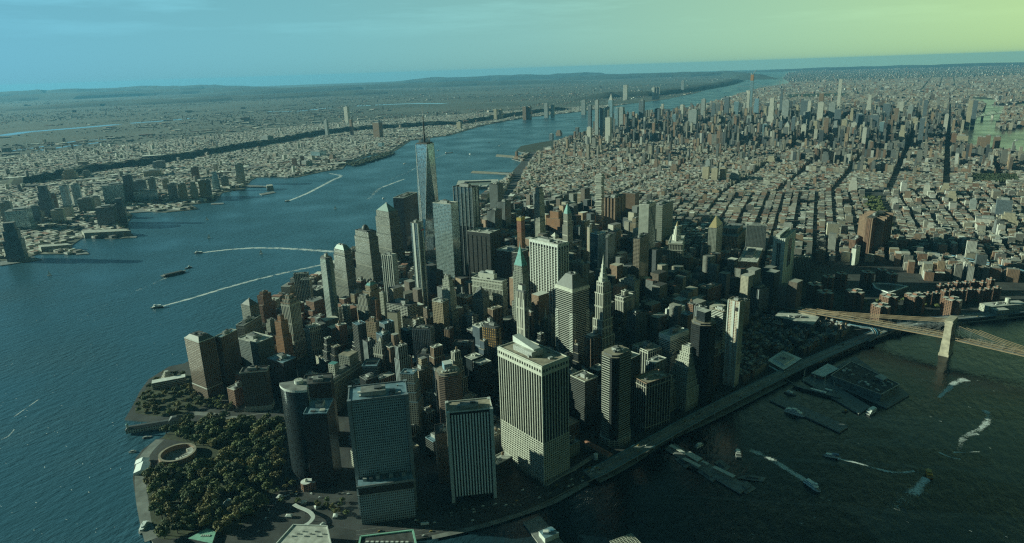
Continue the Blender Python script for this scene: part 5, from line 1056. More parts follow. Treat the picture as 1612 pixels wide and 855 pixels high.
# round sandstone fort
keep_clear([at(x, y, GZ)[:2] for x, y in ((345, 716), (375, 700), (405, 672), (438, 662))], 3.2); keep_clear([at(x, y, GZ)[:2] for x, y in ((262, 760), (300, 765), (350, 762), (400, 775), (430, 785))], 3.0); keep_clear([at(x, y, GZ)[:2] for x, y in ((350, 762), (362, 800), (352, 832))], 3.0)
for q_ in ((385, 690), (405, 725), (330, 790)): keep_clear([at(q_[0]-9, q_[1], GZ)[:2], at(q_[0]+9, q_[1], GZ)[:2]], 8)
fc = at(280, 716, 6)[:2]; r = empty('round_fort', (*fc, GZ)); tag(r, 'round sandstone fort with open yard in the waterfront park', 'fort'); mb = MB(); n = 40; Ro_, Ri_ = 31, 27
for i in range(n):
    a, b = 2*math.pi*i/n, 2*math.pi*(i+1)/n; pa_, pb_ = (math.cos(a), math.sin(a)), (math.cos(b), math.sin(b))
    O1, O2, I1, I2 = [(p[0]*q, p[1]*q) for q in (Ro_, Ri_) for p in (pa_, pb_)]
    mb.face([(*O1, 0), (*O2, 0), (*O2, 9), (*O1, 9)], M['brownstone']); mb.face([(*I2, 0), (*I1, 0), (*I1, 9), (*I2, 9)], M['brownstone']); mb.face([(*O1, 9), (*O2, 9), (*I2, 9), (*I1, 9)], M['roof_tan'])
mb.build('ring_wall', r); mb = MB(); mb.face([(*p, .12) for p in ring(26.9, 32)], M['paving']); mb.build('yard', r)
mb = MB()
for i in range(9):
    a = R(-62+i*14); mb.box(21*math.cos(a), 21*math.sin(a), .1, 10, 6, 6.5, M['roof_tan'], M['roof_pale'], rz=a)
mb.build('inner_building', r); FOOT.append((*fc, 32, 32, 0))
surface([(312, 718), (345, 716)], 40, .09, M['paving'], 'plaza')
r = empty('event_tent', (*at(225, 733, 6)[:2], GZ), R(-68)); tag(r, 'bright white event tent on the promenade beside the round fort', 'tent'); mb = MB()
for i in range(3):
    x = -15+i*15; mb.prism(rect(14.6, 22, x, -3*(i == 0)), 0, 4.5, M['tent']); q = rect(14.8, 22.4, x, -3*(i == 0)); mb.face([(*q[0], 4.5), (*q[1], 4.5), (q[1][0], (q[1][1]+q[2][1])/2, 8), (q[0][0], (q[0][1]+q[3][1])/2, 8)], M['tent']); mb.face([(*q[2], 4.5), (*q[3], 4.5), (q[3][0], (q[0][1]+q[3][1])/2, 8), (q[2][0], (q[1][1]+q[2][1])/2, 8)], M['tent']); mb.face([(*q[1], 4.5), (*q[2], 4.5), (q[1][0], (q[1][1]+q[2][1])/2, 8)], M['tent']); mb.face([(*q[3], 4.5), (*q[0], 4.5), (q[0][0], (q[0][1]+q[3][1])/2, 8)], M['tent'])
mb.build('canopy', r); FOOT.append((*at(225, 733, 6)[:2], 20, 20, 0))
# museum by the promenade
r = empty('museum', (*at(266, 599, 14)[:2], GZ), math.atan2(azv(62)[1], azv(62)[0])); tag(r, 'long white banded museum wing with six tiered pyramid behind it at the harbour edge', 'museum'); mb = MB(); mb.prism(rect(66, 18), 0, 16, S['white_band'], M['roof_white']); mb.build('walls', r)
z = 0; mb = MB()
for i in range(6): mb.prism(ring(17-2.4*i, 6, -4, 24), z, z+5, M['stone'], M['roof_pale']); z += 4
mb.build('tiered_pyramid', r); FOOT.append((*at(266, 599, 14)[:2], 34, 30, 0))
# small things of the park
r = empty('chapel_house', (*at(483, 765, 8)[:2], GZ)); tag(r, 'small domed brick and white house at the foot of the black slab', 'house'); mb = MB(); mb.prism(ring(9, 14), 0, 14, S['brick_grid'], M['roof_white']); mb.prism(rect(14, 12, 8, 4), 0, 13, S['brick_grid'], M['roof_white']); mb.build('walls', r); mb = MB(); mb.prism(ring(2.5, 10), 14, 17, M['white_stone']); mb.cone(ring(2.6, 10), 17, 20, M['white_stone']); mb.build('cupola', r)
r, L, c = quad('restaurant_pavilion', 'low shed with mint green roof slope at the bottom of the park', 'pavilion', [(296, 848), (326, 832), (340, 838), (334, 856)], 2.5, 5, M['plant_dark'], M['greenroof'], z=7); mb = MB()
for i in range(5): mb.box(-6+i*3, -1, 5, 1.2, 4, 1, M['white'])
mb.build('skylight', r)
r = empty('carousel_pavilion', (*at(357, 790, 6)[:2], GZ)); tag(r, 'small shell shaped glass pavilion among the park trees', 'pavilion'); mb = MB()
for i in range(5): mb.loft(ring(8-i, 9, i*.8, 0), i*1.5, ring(7.2-i, 9, i*.8+.5, .3), i*1.5+1.4, M['plant'], M['white'])
mb.build('shell_roof', r)
# low brick arcade house with red roof
c = at(940, 706, 12)[:2]; rz = math.atan2(azv(138)[1], azv(138)[0]); r = empty('arcade_building', (*c, GZ), rz); tag(r, 'low stone arcade house with long red roof left of the elevated highway', 'building'); mb = MB(); mb.prism(rect(62, 12), 0, 10, S['stone_grid'], M['brickred']); mb.loft(rect(63, 13), 10.02, rect(58, 2), 13.5, M['brickred'], M['brickred']); mb.build('walls', r); FOOT.append((*c, 31, 10, rz))
r = empty('tank_sculpture', (*at(938, 716, 14)[:2], GZ)); tag(r, 'pale blue round tank standing beside the red roofed arcade house', 'tank'); mb = MB(); mb.prism(ring(3.6, 14), 3, 13, M['roof_white']); mb.build('drum', r); mb = MB()
for k in range(4): mb.box(2.4*math.cos(k*1.57), 2.4*math.sin(k*1.57), 0, .5, .5, 3, M['steel'])
mb.build('leg', r)
elevated('garage_ramp', 'concrete ramp climbing between the big pale slab and the highway', [(858, 764, 3), (880, 750, 6), (903, 738, 9), (925, 724, 9), (942, 713, 9)], 6, 9, cat='ramp', legs=False, rail='concrete')
# heliport building and ferry at bottom centre
r, L, c = quad('heliport_building', 'small white and blue terminal on the slim pier at the bottom edge', 'terminal', [(848, 836), (868, 828), (880, 838), (858, 848)], 2.8, 8, M['white'], M['roof_blue'], z=11); mb = MB(); mb.box(-4, -2, 8, 8, 6, 3.4, M['white'], M['roof_white']); mb.box(5, 3, 8, 5, 4, 2, M['rail']); mb.build('roof_room', r)
r, L, c = quad('net_roofed_barge', 'lattice covered barge cut by the bottom edge', 'barge', [(960, 852), (994, 840), (1010, 856), (975, 872)], -.3, 3, M['hull'], M['sand'], z=3); mb = MB()
for i in range(9):
    t = i/8.0; a = np.array(L[0])*(1-t)+np.array(L[1])*t; b = np.array(L[3])*(1-t)+np.array(L[2])*t; mb.bar((*a, 3.2), (*b, 3.2), .5, M['white_stone']); a = np.array(L[0])*(1-t)+np.array(L[3])*t; b = np.array(L[1])*(1-t)+np.array(L[2])*t; mb.bar((*a, 3.3), (*b, 3.3), .5, M['white_stone'])
mb.build('lattice', r)
# big square pier building and old finger piers on the far west side
c = at(752, 289, 14)[:2]; r = empty('pier_building', (*c, 1), R(4)); tag(r, 'huge square flat pier building with sports field roof on the far side river', 'pier building'); mb = MB()
for x, y, a, b in ((0, -100, 240, 42), (0, 100, 240, 42), (-100, 0, 42, 157), (100, 0, 42, 157)): mb.box(x, y, 0, a, b, 15, S['grey_grid'], M['roof_pale'])
mb.build('walls', r); mb = MB(); mb.box(0, 0, 0, 158, 158, 7, M['greenroof'], M['slate_pale']); mb.build('field', r); mb = MB()
for k in range(6): mb.bar((-120+k*44, -120, 15), (-120+k*44, -78, 19), 3, M['white'])
mb.build('roof_vent', r)
for i, (lb, pts) in enumerate([('narrow wooden pier with a shed at its tip on the far side river', [(741, 272), (744, 269), (806, 272), (806, 275)]), ('dark finger pier with ships near the far river bend', [(780, 246), (782, 243), (822, 246), (822, 249)]), ('two deck river pier below the huge square pier building', [(752, 310), (754, 307), (780, 308), (780, 311)])]):
    r, L, c = quad('pier', lb, 'pier', pts, .5, 2.4, M['concrete'], M['sand']); mb = MB(); mb.prism(scale(L, .25, L[0][0]*.8, L[0][1]*.8), 2.4, 9, M['plant'], M['roof_dark']); mb.build('shed', r)
quad('peninsula', 'wooded river peninsula with sheds at the far bend', 'peninsula', [(812, 238), (820, 230), (850, 224), (880, 220), (868, 230), (846, 238), (830, 241)], .5, 2.4, M['concrete'], wood)
# ------------------------------------------------------------------ boats
def hull_poly(L, Bm, bow=.28, stern=.88):
    return [(-L/2, -Bm/2*stern), (L/2-L*bow, -Bm/2), (L/2-L*bow*.4, -Bm*.33), (L/2, 0), (L/2-L*bow*.4, Bm*.33), (L/2-L*bow, Bm/2), (-L/2, Bm/2*stern)]
def boat(name, label, cat, px_, py_, L, Bm, az, hullm, hh=2.4, decks=(), extra=None, group=None):
    p = at(px_, py_, 0)[:2]; d = azv(az); r = empty(name, (p[0], p[1], 0), math.atan2(d[1], d[0])); tag(r, label, cat, group)
    mb = MB(); hp = hull_poly(L, Bm); mb.loft(scale(hp, .86), -.6, hp, hh, hullm, M['roof_grey']); mb.build('hull', r); z = hh
    for nm, x, l_, b_, h_, m_ in decks:
        mb = MB(); q = [(x-l_/2, -b_/2), (x+l_/2-b_*.25, -b_/2), (x+l_/2, -b_*.22), (x+l_/2, b_*.22), (x+l_/2-b_*.25, b_/2), (x-l_/2, b_/2)]
        mb.prism(q, z+.01, z+h_*.35, m_); mb.prism(scale(q, .985, x), z+h_*.35, z+h_*.72, M['winglass']); mb.prism(q, z+h_*.72, z+h_, m_, m_); mb.build(nm, r); z += h_
    if extra: extra(r, z)
    return r
def mast(h, m='steel', x=0):
    def f(r, z): mb = MB(); mb.bar((x, 0, z), (x, 0, z+h), .35, M[m]); mb.bar((x, -1.2, z+h*.7), (x, 1.2, z+h*.7), .2, M[m]); mb.build('mast', r)
    return f
Wt = M['boatwhite']
boat('ferry_boat', 'low dark and white ferry trailing the long lower wake on the left harbour', 'ferry', 247, 484.5, 36, 10, -108, M['hull'], 2.6, [('lower_cabin', -2, 26, 8.5, 3, Wt), ('upper_cabin', -3, 18, 7, 2.6, Wt), ('wheelhouse', 5, 5, 5, 2.2, Wt)], mast(4))
boat('ferry_boat', 'small ferry leading the upper curved wake in front of the granite towers', 'ferry', 312, 398.5, 34, 10, -100, M['hull'], 2.6, [('lower_cabin', -2, 24, 8.5, 3, Wt), ('wheelhouse', 5, 6, 5, 2.4, Wt)], mast(4))
def cargo(r, z):
    mb = MB(); mb.box(-2, 0, z, 62, 15, 3, M['plant_dark'], M['slate']); mb.build('hold_cover', r)
boat('barge', 'long dark barge towed across the left harbour', 'barge', 274, 432, 86, 21, 38, M['hull'], 4.5, [], cargo)
boat('tugboat', 'small blue tugboat ahead of the long dark barge', 'tugboat', 297, 422, 26, 9, 38, M['hull'], 2.6, [('cabin', 1, 10, 6, 3, M['rail']), ('wheelhouse', 2, 4.5, 4, 2.4, Wt)], mast(5))
boat('motor_boat', 'ferry at the head of the long wake near the far left bank', 'motorboat', 452, 317, 30, 9, -128, M['hull'], 2.4, [('cabin', 0, 16, 7, 3.2, Wt)], mast(3))
boat('barge', 'brownish barge left of the antenna mast on the upper river', 'barge', 707, 241, 70, 17, 60, M['brickred'], 4, [('deckhouse', -26, 8, 10, 5, Wt)], None)
for i, (x, y, lb) in enumerate([(637, 258, 'small white boat just left of the tapering giant'), (770, 224.5, 'white boat highest on the upper river'), (740, 243, 'white boat in the middle of the upper river'), (786, 230, 'small white boat near the wooded peninsula'), (904, 191, 'tiny white boat below the far left tower cluster'), (1600, 221, 'white ferry on the river strip at far right'), (603, 313, 'little boat behind the pair of short wakes'), (690, 237, 'small boat between brown barge and antenna')]):
    boat('motor_boat', lb, 'motorboat', x, y, 26, 8, 40+i*50, Wt, 2.2, [('cabin', 0, 14, 6, 3, Wt)], None)
def rig(r, z):
    mb = MB(); mb.bar((1, 0, z), (1, 0, z+17), .3, M['steel']); mb.build('mast', r)
    mb = MB(); mb.face([(.6, .05, z+1.5), (-5.5, .9, z+1.5), (.8, .05, z+16)], M['sail']); mb.face([(1.3, 0, z+14), (6, -.4, z+.8), (1.4, -.6, z+1)], M['sail']); o = mb.build('sail', r); so_ = o.modifiers.new('thickness', 'SOLIDIFY'); so_.thickness = .12
for x, y, lb in ((411, 400, 'tallest white sailboat, between the two long wakes'), (329, 375, 'white sailboat above the upper curved wake'), (326, 346, 'small white sailboat near the left bank piers'), (78, 434, 'lone sailboat at the far left below the office towers'), (528, 329, 'white sailboat in the mid river left of the domed tower')):
    boat('sailing_boat', lb, 'sailboat', x, y, 14, 4, 60, Wt, 1.4, [('cabin', 0, 4, 2.2, .8, Wt)], rig)
# river traffic at lower right
boat('ferry_boat', 'white catamaran ferry with broad foaming wake on the dark river', 'ferry', 1279, 767, 34, 9, 155, Wt, 2.6, [('lower_cabin', -2, 24, 8, 3, Wt), ('upper_cabin', -5, 14, 6.6, 2.5, Wt), ('wheelhouse', 6, 5, 5, 2.2, Wt)], mast(4))
boat('ferry_boat', 'round ended white ferry waiting right of the ferry pier', 'ferry', 1161.5, 715, 26, 10, 8, Wt, 2.4, [('lower_cabin', 0, 18, 8.5, 3, M['plant']), ('upper_cabin', 0, 9, 6, 2.4, Wt)], None)
boat('motor_yacht', 'small white yacht moored beside the ferry pier promenade', 'yacht', 1101, 702.5, 22, 6.5, 52, Wt, 2.2, [('cabin', -1, 13, 5.2, 2.4, Wt), ('flybridge', -2, 6, 4, 1.8, Wt)], None)
boat('motor_yacht', 'blue topped white boat with thin wake heading left on the dark river', 'yacht', 1309, 719, 30, 7.5, -72, Wt, 2.4, [('cabin', 2, 14, 6, 2.6, Wt), ('upper_deck', -6, 10, 5.5, 1.6, M['blue'])], mast(5))
boat('water_taxi', 'orange and yellow water taxi lit by the sun', 'water taxi', 1462, 747, 26, 9, 20, M['orangeboat'], 2.6, [('lower_cabin', -1, 18, 8, 3, M['orangeboat']), ('upper_cabin', 0, 11, 6, 2.4, M['yellow'])], mast(4))
boat('excursion_boat', 'long white three deck excursion boat beside the narrow pier', 'excursion boat', 1253, 652, 44, 10, 128, Wt, 3, [('lower_deck', -4, 30, 8.6, 2.8, Wt), ('middle_deck', -5, 22, 7.6, 2.6, Wt), ('bridge_deck', -3, 10, 6, 2.2, Wt)], mast(6))
boat('excursion_boat', 'blunt white party boat off the end of the plank pier', 'excursion boat', 1372, 649, 34, 10, 50, Wt, 2.8, [('lower_deck', 0, 26, 8.8, 2.8, Wt), ('upper_deck', 1, 20, 8, 2.5, Wt)], None)
boat('fishing_boat', 'tiny dark workboat under the side of the plank pier', 'workboat', 1331, 648, 14, 4.5, 75, M['hull'], 1.6, [('cabin', 0, 4, 3, 2.2, M['orangeboat'])], None)
def shiprig(r, z):
    for x, h in ((24, 36), (4, 40), (-16, 37), (-34, 26)):
        mb = MB(); mb.bar((x, 0, z), (x, 0, z+h), .7, M['white_stone'])
        for f in (.45, .62, .78, .9):
            if x > -30: mb.bar((x, -11*(1.35-f), z+h*f), (x, 11*(1.35-f), z+h*f), .4, M['white_stone'])
        for s_ in (-1, 1): mb.bar((x-3, s_*5.5, z), (x, 0, z+h*.75), .16, M['plant_dark'])
        mb.build('mast', r)
    mb = MB(); mb.bar((44, 0, z+1), (60, 0, z+6), .6, M['white_stone']); mb.build('bowsprit', r)
boat('tall_ship', 'large four masted tall ship with pale hull stripe beside the plank pier', 'tall ship', 1283, 618, 94, 13, -52, M['hull'], 5, [('deckhouse', -6, 30, 6, 2, Wt)], shiprig)
def rig2(r, z):
    for x, h in ((8, 20), (-8, 22)):
        mb = MB(); mb.bar((x, 0, z), (x, 0, z+h), .45, M['white_stone']); mb.bar((x, 0, z+3), (x-9, 0, z+5), .3, M['white_stone']); mb.build('mast', r)
boat('schooner', 'two masted schooner moored right of the tall ship', 'schooner', 1318, 609, 36, 8, -52, Wt, 2.6, [('deckhouse', -2, 9, 3.6, 1.4, M['brickred'])], rig2)
boat('lightship', 'small red ship tied up before the market hall', 'ship', 1304, 617, 34, 8, -52, M['red'], 3, [('deckhouse', 0, 14, 5, 2.6, Wt)], mast(11))
boat('tugboat', 'squat harbour boat between tall ship and narrow pier', 'tugboat', 1243, 620, 24, 8, -55, M['plant_dark'], 2.4, [('cabin', 0, 12, 6, 2.8, Wt), ('wheelhouse', 2, 5, 4, 2.2, Wt)], mast(5))
boat('ferry_boat', 'white island ferry tied to the promenade wall below the park', 'ferry', 226, 833, 30, 8, 170, Wt, 2.6, [('lower_cabin', -2, 21, 7, 2.6, Wt), ('upper_cabin', -3, 14, 6, 2.2, Wt)], mast(4))
boat('motor_yacht', 'small moored boat on the park side by the white tent', 'yacht', 209, 712, 13, 5, 70, Wt, 1.8, [('cabin', 0, 6, 3.4, 2, M['plant'])], None)
boat('barge', 'flat work float moored just below the arcaded pier hall', 'barge', 232, 689, 17, 6, 62, M['hull'], 1.4, [('shed', -3, 6, 4, 2, M['plant'])], None)
boat('motor_boat', 'dark moored boat beside the fluted slabs at the water edge', 'motorboat', 499, 436, 40, 9, 30, M['hull'], 2.6, [('cabin', 0, 18, 6, 2.6, M['plant_dark'])], None)
# ------------------------------------------------------------------ foam
def foam_mat():
    m, nt, b = newmat('foam'); L = nt.links; m.blend_method = 'HASHED' if hasattr(m, 'blend_method') else m.blend_method
    t = N(nt, 'ShaderNodeTexCoord'); n = N(nt, 'ShaderNodeTexNoise'); n.inputs['Scale'].default_value = .30; n.inputs['Detail'].default_value = 7; n.inputs['Roughness'].default_value = .8; L.new(t.outputs['Object'], n.inputs['Vector'])
    uv = N(nt, 'ShaderNodeUVMap'); uv.uv_map = 'UVMap'; s = N(nt, 'ShaderNodeSeparateXYZ'); L.new(uv.outputs[0], s.inputs[0])
    n2_ = N(nt, 'ShaderNodeTexNoise'); n2_.inputs['Scale'].default_value = .045; n2_.inputs['Detail'].default_value = 3; L.new(t.outputs['Object'], n2_.inputs['Vector']); nn_ = math_(nt, 'ADD', math_(nt, 'MULTIPLY', n.outputs['Fac'], .62), math_(nt, 'MULTIPLY', n2_.outputs['Fac'], .38))
    # v runs across the wake, u along it from boat (1) to tail (0)
    edge = math_(nt, 'SUBTRACT', 1.0, math_(nt, 'POWER', math_(nt, 'ABSOLUTE', math_(nt, 'SUBTRACT', math_(nt, 'MULTIPLY', s.outputs[1], 2.0), 1.0)), 2.2))
    k = math_(nt, 'MULTIPLY', edge, math_(nt, 'ADD', math_(nt, 'MULTIPLY', s.outputs[0], .75), .25))
    a = math_(nt, 'MULTIPLY', math_(nt, 'SUBTRACT', math_(nt, 'ADD', nn_, math_(nt, 'MULTIPLY', k, .30)), .695), 8.0)
    cl = N(nt, 'ShaderNodeClamp'); L.new(a, cl.inputs[0]); cl.inputs[2].default_value = .75
    b.inputs['Base Color'].default_value = (.85, .92, .92, 1); b.inputs['Roughness'].default_value = .9; L.new(cl.outputs[0], b.inputs['Alpha']); return m
FM = foam_mat()
def wake(pts, w0, w1, lb, fade=.35, top=1.0):
    P = smooth([(*at(x, y, 0)[:2], .05) for x, y in pts], 6); n = len(P); mb = MB(); A, B = [], []
    wd = [1.9*(w0+(w1-w0)*i/(n-1)) for i in range(n)]
    for i in range(n): A.append(offset(P, wd[i]/2)[i]); B.append(offset(P, -wd[i]/2)[i])
    for i in range(n-1):
        u0, u1 = top*(1-(1-fade)*i/(n-1)), top*(1-(1-fade)*(i+1)/(n-1)); mb.face([B[i], B[i+1], A[i+1], A[i]], FM, [(u0, 0), (u1, 0), (u1, 1), (u0, 1)])
    o = mb.build('wake'); tag(o, lb, 'wake', kind='stuff'); return o
wake([(252, 483), (300, 470), (350, 455), (400, 441), (450, 429), (520, 414), (600, 395)], 10, 19, 'long straight foam wake behind the lower ferry', .6, 1.12)
wake([(318, 398), (350, 394), (400, 390.5), (440, 391), (480, 393), (530, 397)], 11, 26, 'long curved foam wake behind the upper ferry', .75, 1.12)
wake([(262, 437), (235, 449), (205, 462), (170, 480), (120, 505)], 12, 34, 'faint broad wake behind the dark barge', .05, .55)
wake([(455, 316), (480, 306), (500, 296), (525, 283), (537, 277), (520, 273)], 14, 28, 'foam wake near the far left bank', .7, 1.1)
wake([(636, 282), (612, 291), (596, 298), (580, 314)], 10, 26, 'short foam wake left of the tapering giant', .5)
wake([(655, 264), (640, 272), (600, 290), (583, 312)], 10, 20, 'second short foam wake beside the first', .1, .7)
wake([(700, 243), (686, 249), (660, 262)], 12, 22, 'foam trail behind the brown barge', .2, .8)
wake([(800, 222), (780, 231), (745, 243), (720, 262)], 8, 14, 'thin trail on the upper river', .1, .6)
wake([(1272, 760), (1250, 745), (1225, 730), (1200, 716), (1174, 706)], 8, 12, 'broad broken wake behind the white catamaran ferry', .5, 1.25)
wake([(1318, 722), (1350, 729), (1380, 738), (1410, 744), (1440, 742)], 3, 7, 'thin wake behind the blue topped boat', .7, 1.15)
wake([(1458, 752), (1448, 766), (1432, 780), (1405, 800)], 9, 20, 'wake below the orange water taxi', .3, 1.15)
wake([(1478, 626), (1490, 615), (1505, 602), (1522, 597)], 5, 16, 'bright foam patch right of the mall pier', .8, 1.1)
wake([(1552, 646), (1556, 660), (1545, 674), (1530, 683), (1522, 688), (1512, 694)], 11, 9, 'scattered foam patch high in the dark river', .6, .85)
wake([(1540, 683), (1520, 686), (1512, 698), (1510, 710)], 7, 8, 'foam patch below the scattered one', .7, .85)
wake([(1500, 712), (1520, 712), (1542, 711)], 3, 3, 'thin bright foam line at the right', .8, 1.1)
wake([(1478, 712), (1494, 719), (1512, 723)], 3, 3, 'short foam line left of the thin bright one', .8, 1.0)
wake([(22, 656), (45, 640), (62, 628)], 2.5, 2.5, 'small foam streak at the left edge', .8, .9)
wake([(2, 692), (14, 686), (22, 676)], 2.5, 2.5, 'lowest foam streak at the left edge', .8, .85)
mb = MB(); r_ = random.Random(21)
for i in range(320):
    if i < 260: x, y = r_.uniform(0, 520), r_.uniform(300, 850); y = min(y, 850)
    else: x, y = r_.uniform(1150, 1612), r_.uniform(590, 850)
    p = at(x, y, .06)[:2]; l_ = r_.uniform(2, 5); w2 = r_.uniform(.3, .8); a = R(-35+r_.uniform(-18, 18)); q = rect(l_, w2, p[0], p[1], a)
    q = [(a_+r_.uniform(-.3, .3), b_+r_.uniform(-.3, .3)) for a_, b_ in q]
    if i < 260:
        inside = False
        if x > 190 and y > 560: continue
        if y < 430 and x < 230: continue
        if x > 370 and y > 440: continue
        if x > 300 and y < 335: continue
    mb.face([(*k, .06) for k in q], FM, [(1.3, .5)]*4)
tag(mb.build('whitecaps'), 'scattered whitecap flecks on the open harbour', 'whitecaps', kind='stuff')
def inpoly(x, y, P):
    c = False; n = len(P); j = n-1
    for i in range(n):
        xi, yi = P[i]; xj, yj = P[j]
        if (yi > y) != (yj > y) and x < (xj-xi)*(y-yi)/(yj-yi)+xi: c = not c
        j = i
    return c
# ------------------------------------------------------------------ trees
def leafmat(name, col):
    m, nt, b = newmat(name); t = N(nt, 'ShaderNodeTexCoord'); n = N(nt, 'ShaderNodeTexNoise'); n.inputs['Scale'].default_value = .6; n.inputs['Detail'].default_value = 3; nt.links.new(t.outputs['Object'], n.inputs['Vector'])
    oi = N(nt, 'ShaderNodeObjectInfo'); k = math_(nt, 'ADD', math_(nt, 'MULTIPLY', n.outputs['Fac'], 1.3), math_(nt, 'MULTIPLY', oi.outputs['Random'], .5)); v = N(nt, 'ShaderNodeVectorMath', operation='SCALE'); v.inputs[0].default_value = col; nt.links.new(k, v.inputs['Scale'])
    nt.links.new(v.outputs[0], b.inputs['Base Color']); b.inputs['Roughness'].default_value = .8; return m
LEAF = [leafmat('leaves_green', (.14, .165, .06)), leafmat('leaves_olive', (.20, .18, .07)), leafmat('leaves_deep', (.085, .12, .05))]
BARK = plain('bark', (.09, .07, .05), .95, .3, 1)
def tree_meshes(seed, lm):
    r_ = np.random.default_rng(seed); mb = MB(); h = 9.0
    mb.loft(ring(.45, 7), 0, ring(.28, 7), h*.55, BARK)
    for k in range(4):
        a = k*1.6+r_.random(); mb.bar((0, 0, h*.45), (2.6*math.cos(a), 2.6*math.sin(a), h*.82), .28, BARK)
    tr = mb.build('trunk')
    cl = []; n_c = 9
    for i in range(n_c):
        a = r_.uniform(0, 6.28); q = r_.uniform(.1, 1)**.6; cl.append((4.5*q*math.cos(a), 4.5*q*math.sin(a), h*.78+r_.uniform(-1.2, 2.6)*(1.15-q*.7), r_.uniform(2.1, 3.3)))
    vv, ff = [], []
    for (cx, cy, cz_, cr0) in cl:
        for j in range(95):
            d = r_.normal(size=3); d /= np.linalg.norm(d); rad = cr0*r_.uniform(.72, 1.08); p = np.array([cx, cy, cz_])+d*rad*np.array([1, 1, .8])
            nrm = d+r_.normal(size=3)*.45; nrm /= np.linalg.norm(nrm); s_ = r_.uniform(.55, 1.05); a = np.cross(nrm, r_.normal(size=3)); a /= np.linalg.norm(a); b_ = np.cross(nrm, a)
            k = len(vv); vv += [tuple(p+a*s_), tuple(p+b_*s_*.7), tuple(p-a*s_), tuple(p-b_*s_*.7)]; ff.append((k, k+1, k+2, k+3))
    me = bpy.data.meshes.new('crown'); me.from_pydata(vv, [], ff); me.materials.append(lm); me.update(); cr_o = bpy.data.objects.new('crown', me); COL.objects.link(cr_o)
    return tr, cr_o
PROTO = []
for i in range(6):
    tr, co = tree_meshes(100+i, LEAF[i % 3]); r = empty('tree', (0, 0, 0)); tr.parent = r; co.parent = r; PROTO.append(r)
used = [False]*6
TONES = ['green', 'olive brown', 'dark green']
park = px((238, 820), (232, 770), (234, 745), (250, 735), (262, 742), (300, 742), (322, 730), (300, 715), (305, 700), (285, 695), (255, 690), (262, 682), (300, 668), (345, 660), (372, 668), (440, 660), (446, 690), (446, 725), (432, 765), (425, 790), (400, 812), (360, 842), (300, 842), (262, 850), (250, 848))
lawnm = plain('lawn', (.05, .06, .03), .95, .5, .06)
pp = park if area(park) > 0 else park[::-1]
mb = MB(); mb.face([(x, y, 2.62) for x, y in pp], lawnm); tag(mb.build('lawn'), kind='structure')
wag = px((212, 650), (222, 622), (240, 600), (262, 588), (300, 590), (312, 612), (340, 632), (300, 648), (285, 655), (240, 655)); wag = wag if area(wag) > 0 else wag[::-1]
mb = MB(); mb.face([(x, y, 2.6) for x, y in wag], lawnm); tag(mb.build('lawn'), kind='structure')
NT = [0]; REST = []
def put_tree(x, y, s_, k, label, group, z=GZ):
    NT[0] += 1
    if NT[0] > 300: REST.append((x, y, s_, k)); return
    o = PROTO[k]
    if used[k]: o = copy_tree(o)
    used[k] = True; o.location = (x, y, z); o.rotation_euler = (0, 0, rng.uniform(0, 6.28)); o.scale = (s_, s_, s_*rng.uniform(.85, 1.15)); tag(o, label, 'tree', group); return o
def scatter(poly, gap, smin, smax, zone, group, avoid=True, maxn=400, ks=(0, 1, 2, 3, 4, 5), skip=.04):
    x0, x1 = min(p[0] for p in poly), max(p[0] for p in poly); y0, y1 = min(p[1] for p in poly), max(p[1] for p in poly); n = 0; y = y0
    while y < y1:
        x = x0
        while x < x1:
            a, b = x+rng.uniform(-.35, .35)*gap, y+rng.uniform(-.35, .35)*gap
            if inpoly(a, b, poly) and not (avoid and occupied(a, b, 3)) and rng.random() > skip and n < maxn:
                k = rng.choice(ks); q = pr((a, b, 8)); s_ = rng.uniform(smin, smax)
                put_tree(a, b, s_, k, '%s tree in %s' % (TONES[k % 3], zone), group+', '+TONES[k % 3]); n += 1
            x += gap
        y += gap
    return n
n1 = scatter(park, 15.0, 1.3, 2.0, 'the wooded park around the round fort', 'trees of the round fort park', maxn=260, skip=.03); print('park trees', n1)
scatter(wag, 14, .8, 1.3, 'the small green by the tiered museum pyramid', 'trees of the museum green', maxn=60, skip=.35)
plaza = px((472, 800), (500, 790), (540, 790), (548, 812), (520, 818), (480, 812)); scatter(px((440, 705), (462, 765), (480, 790), (440, 800), (425, 790), (440, 750)), 16, .7, 1.1, 'the forecourt left of the quarter round tower', 'trees of the forecourt', maxn=20, skip=.3)
scatter(plaza, 13, .6, 1.0, 'the plaza before the pale roofed ferry terminal', 'trees of the terminal plaza', maxn=30, skip=.2)
street_w = px((380, 650), (300, 640), (325, 632), (360, 625)); scatter(street_w, 12, .7, 1.1, 'the street at the foot of the slender tan tower', 'trees below the tan tower', maxn=25, skip=.2)
bowl = px((470, 560), (495, 545), (515, 540), (500, 552), (480, 566)); scatter(bowl, 12, .6, .9, 'the dark court behind the long stone block', 'trees of the dark court', maxn=25)
ch = px((1050, 425), (1075, 440), (1110, 425), (1125, 415), (1090, 412)); scatter(ch, 16, .9, 1.3, 'the shaded civic square', 'trees of the civic square', maxn=25)
house = px((1270, 480), (1340, 485), (1400, 492), (1500, 486), (1560, 470), (1560, 462), (1420, 470), (1330, 470), (1262, 462)); scatter(house, 30, 1.0, 1.4, 'the grounds between the brick housing blocks', 'trees between the brick housing blocks', maxn=70, skip=.2)
esp = px((1040, 694), (1110, 660), (1120, 665), (1050, 700)); scatter(esp, 12, .5, .8, 'the promenade right of the elevated highway', 'trees of the riverside promenade', maxn=40, skip=.3)
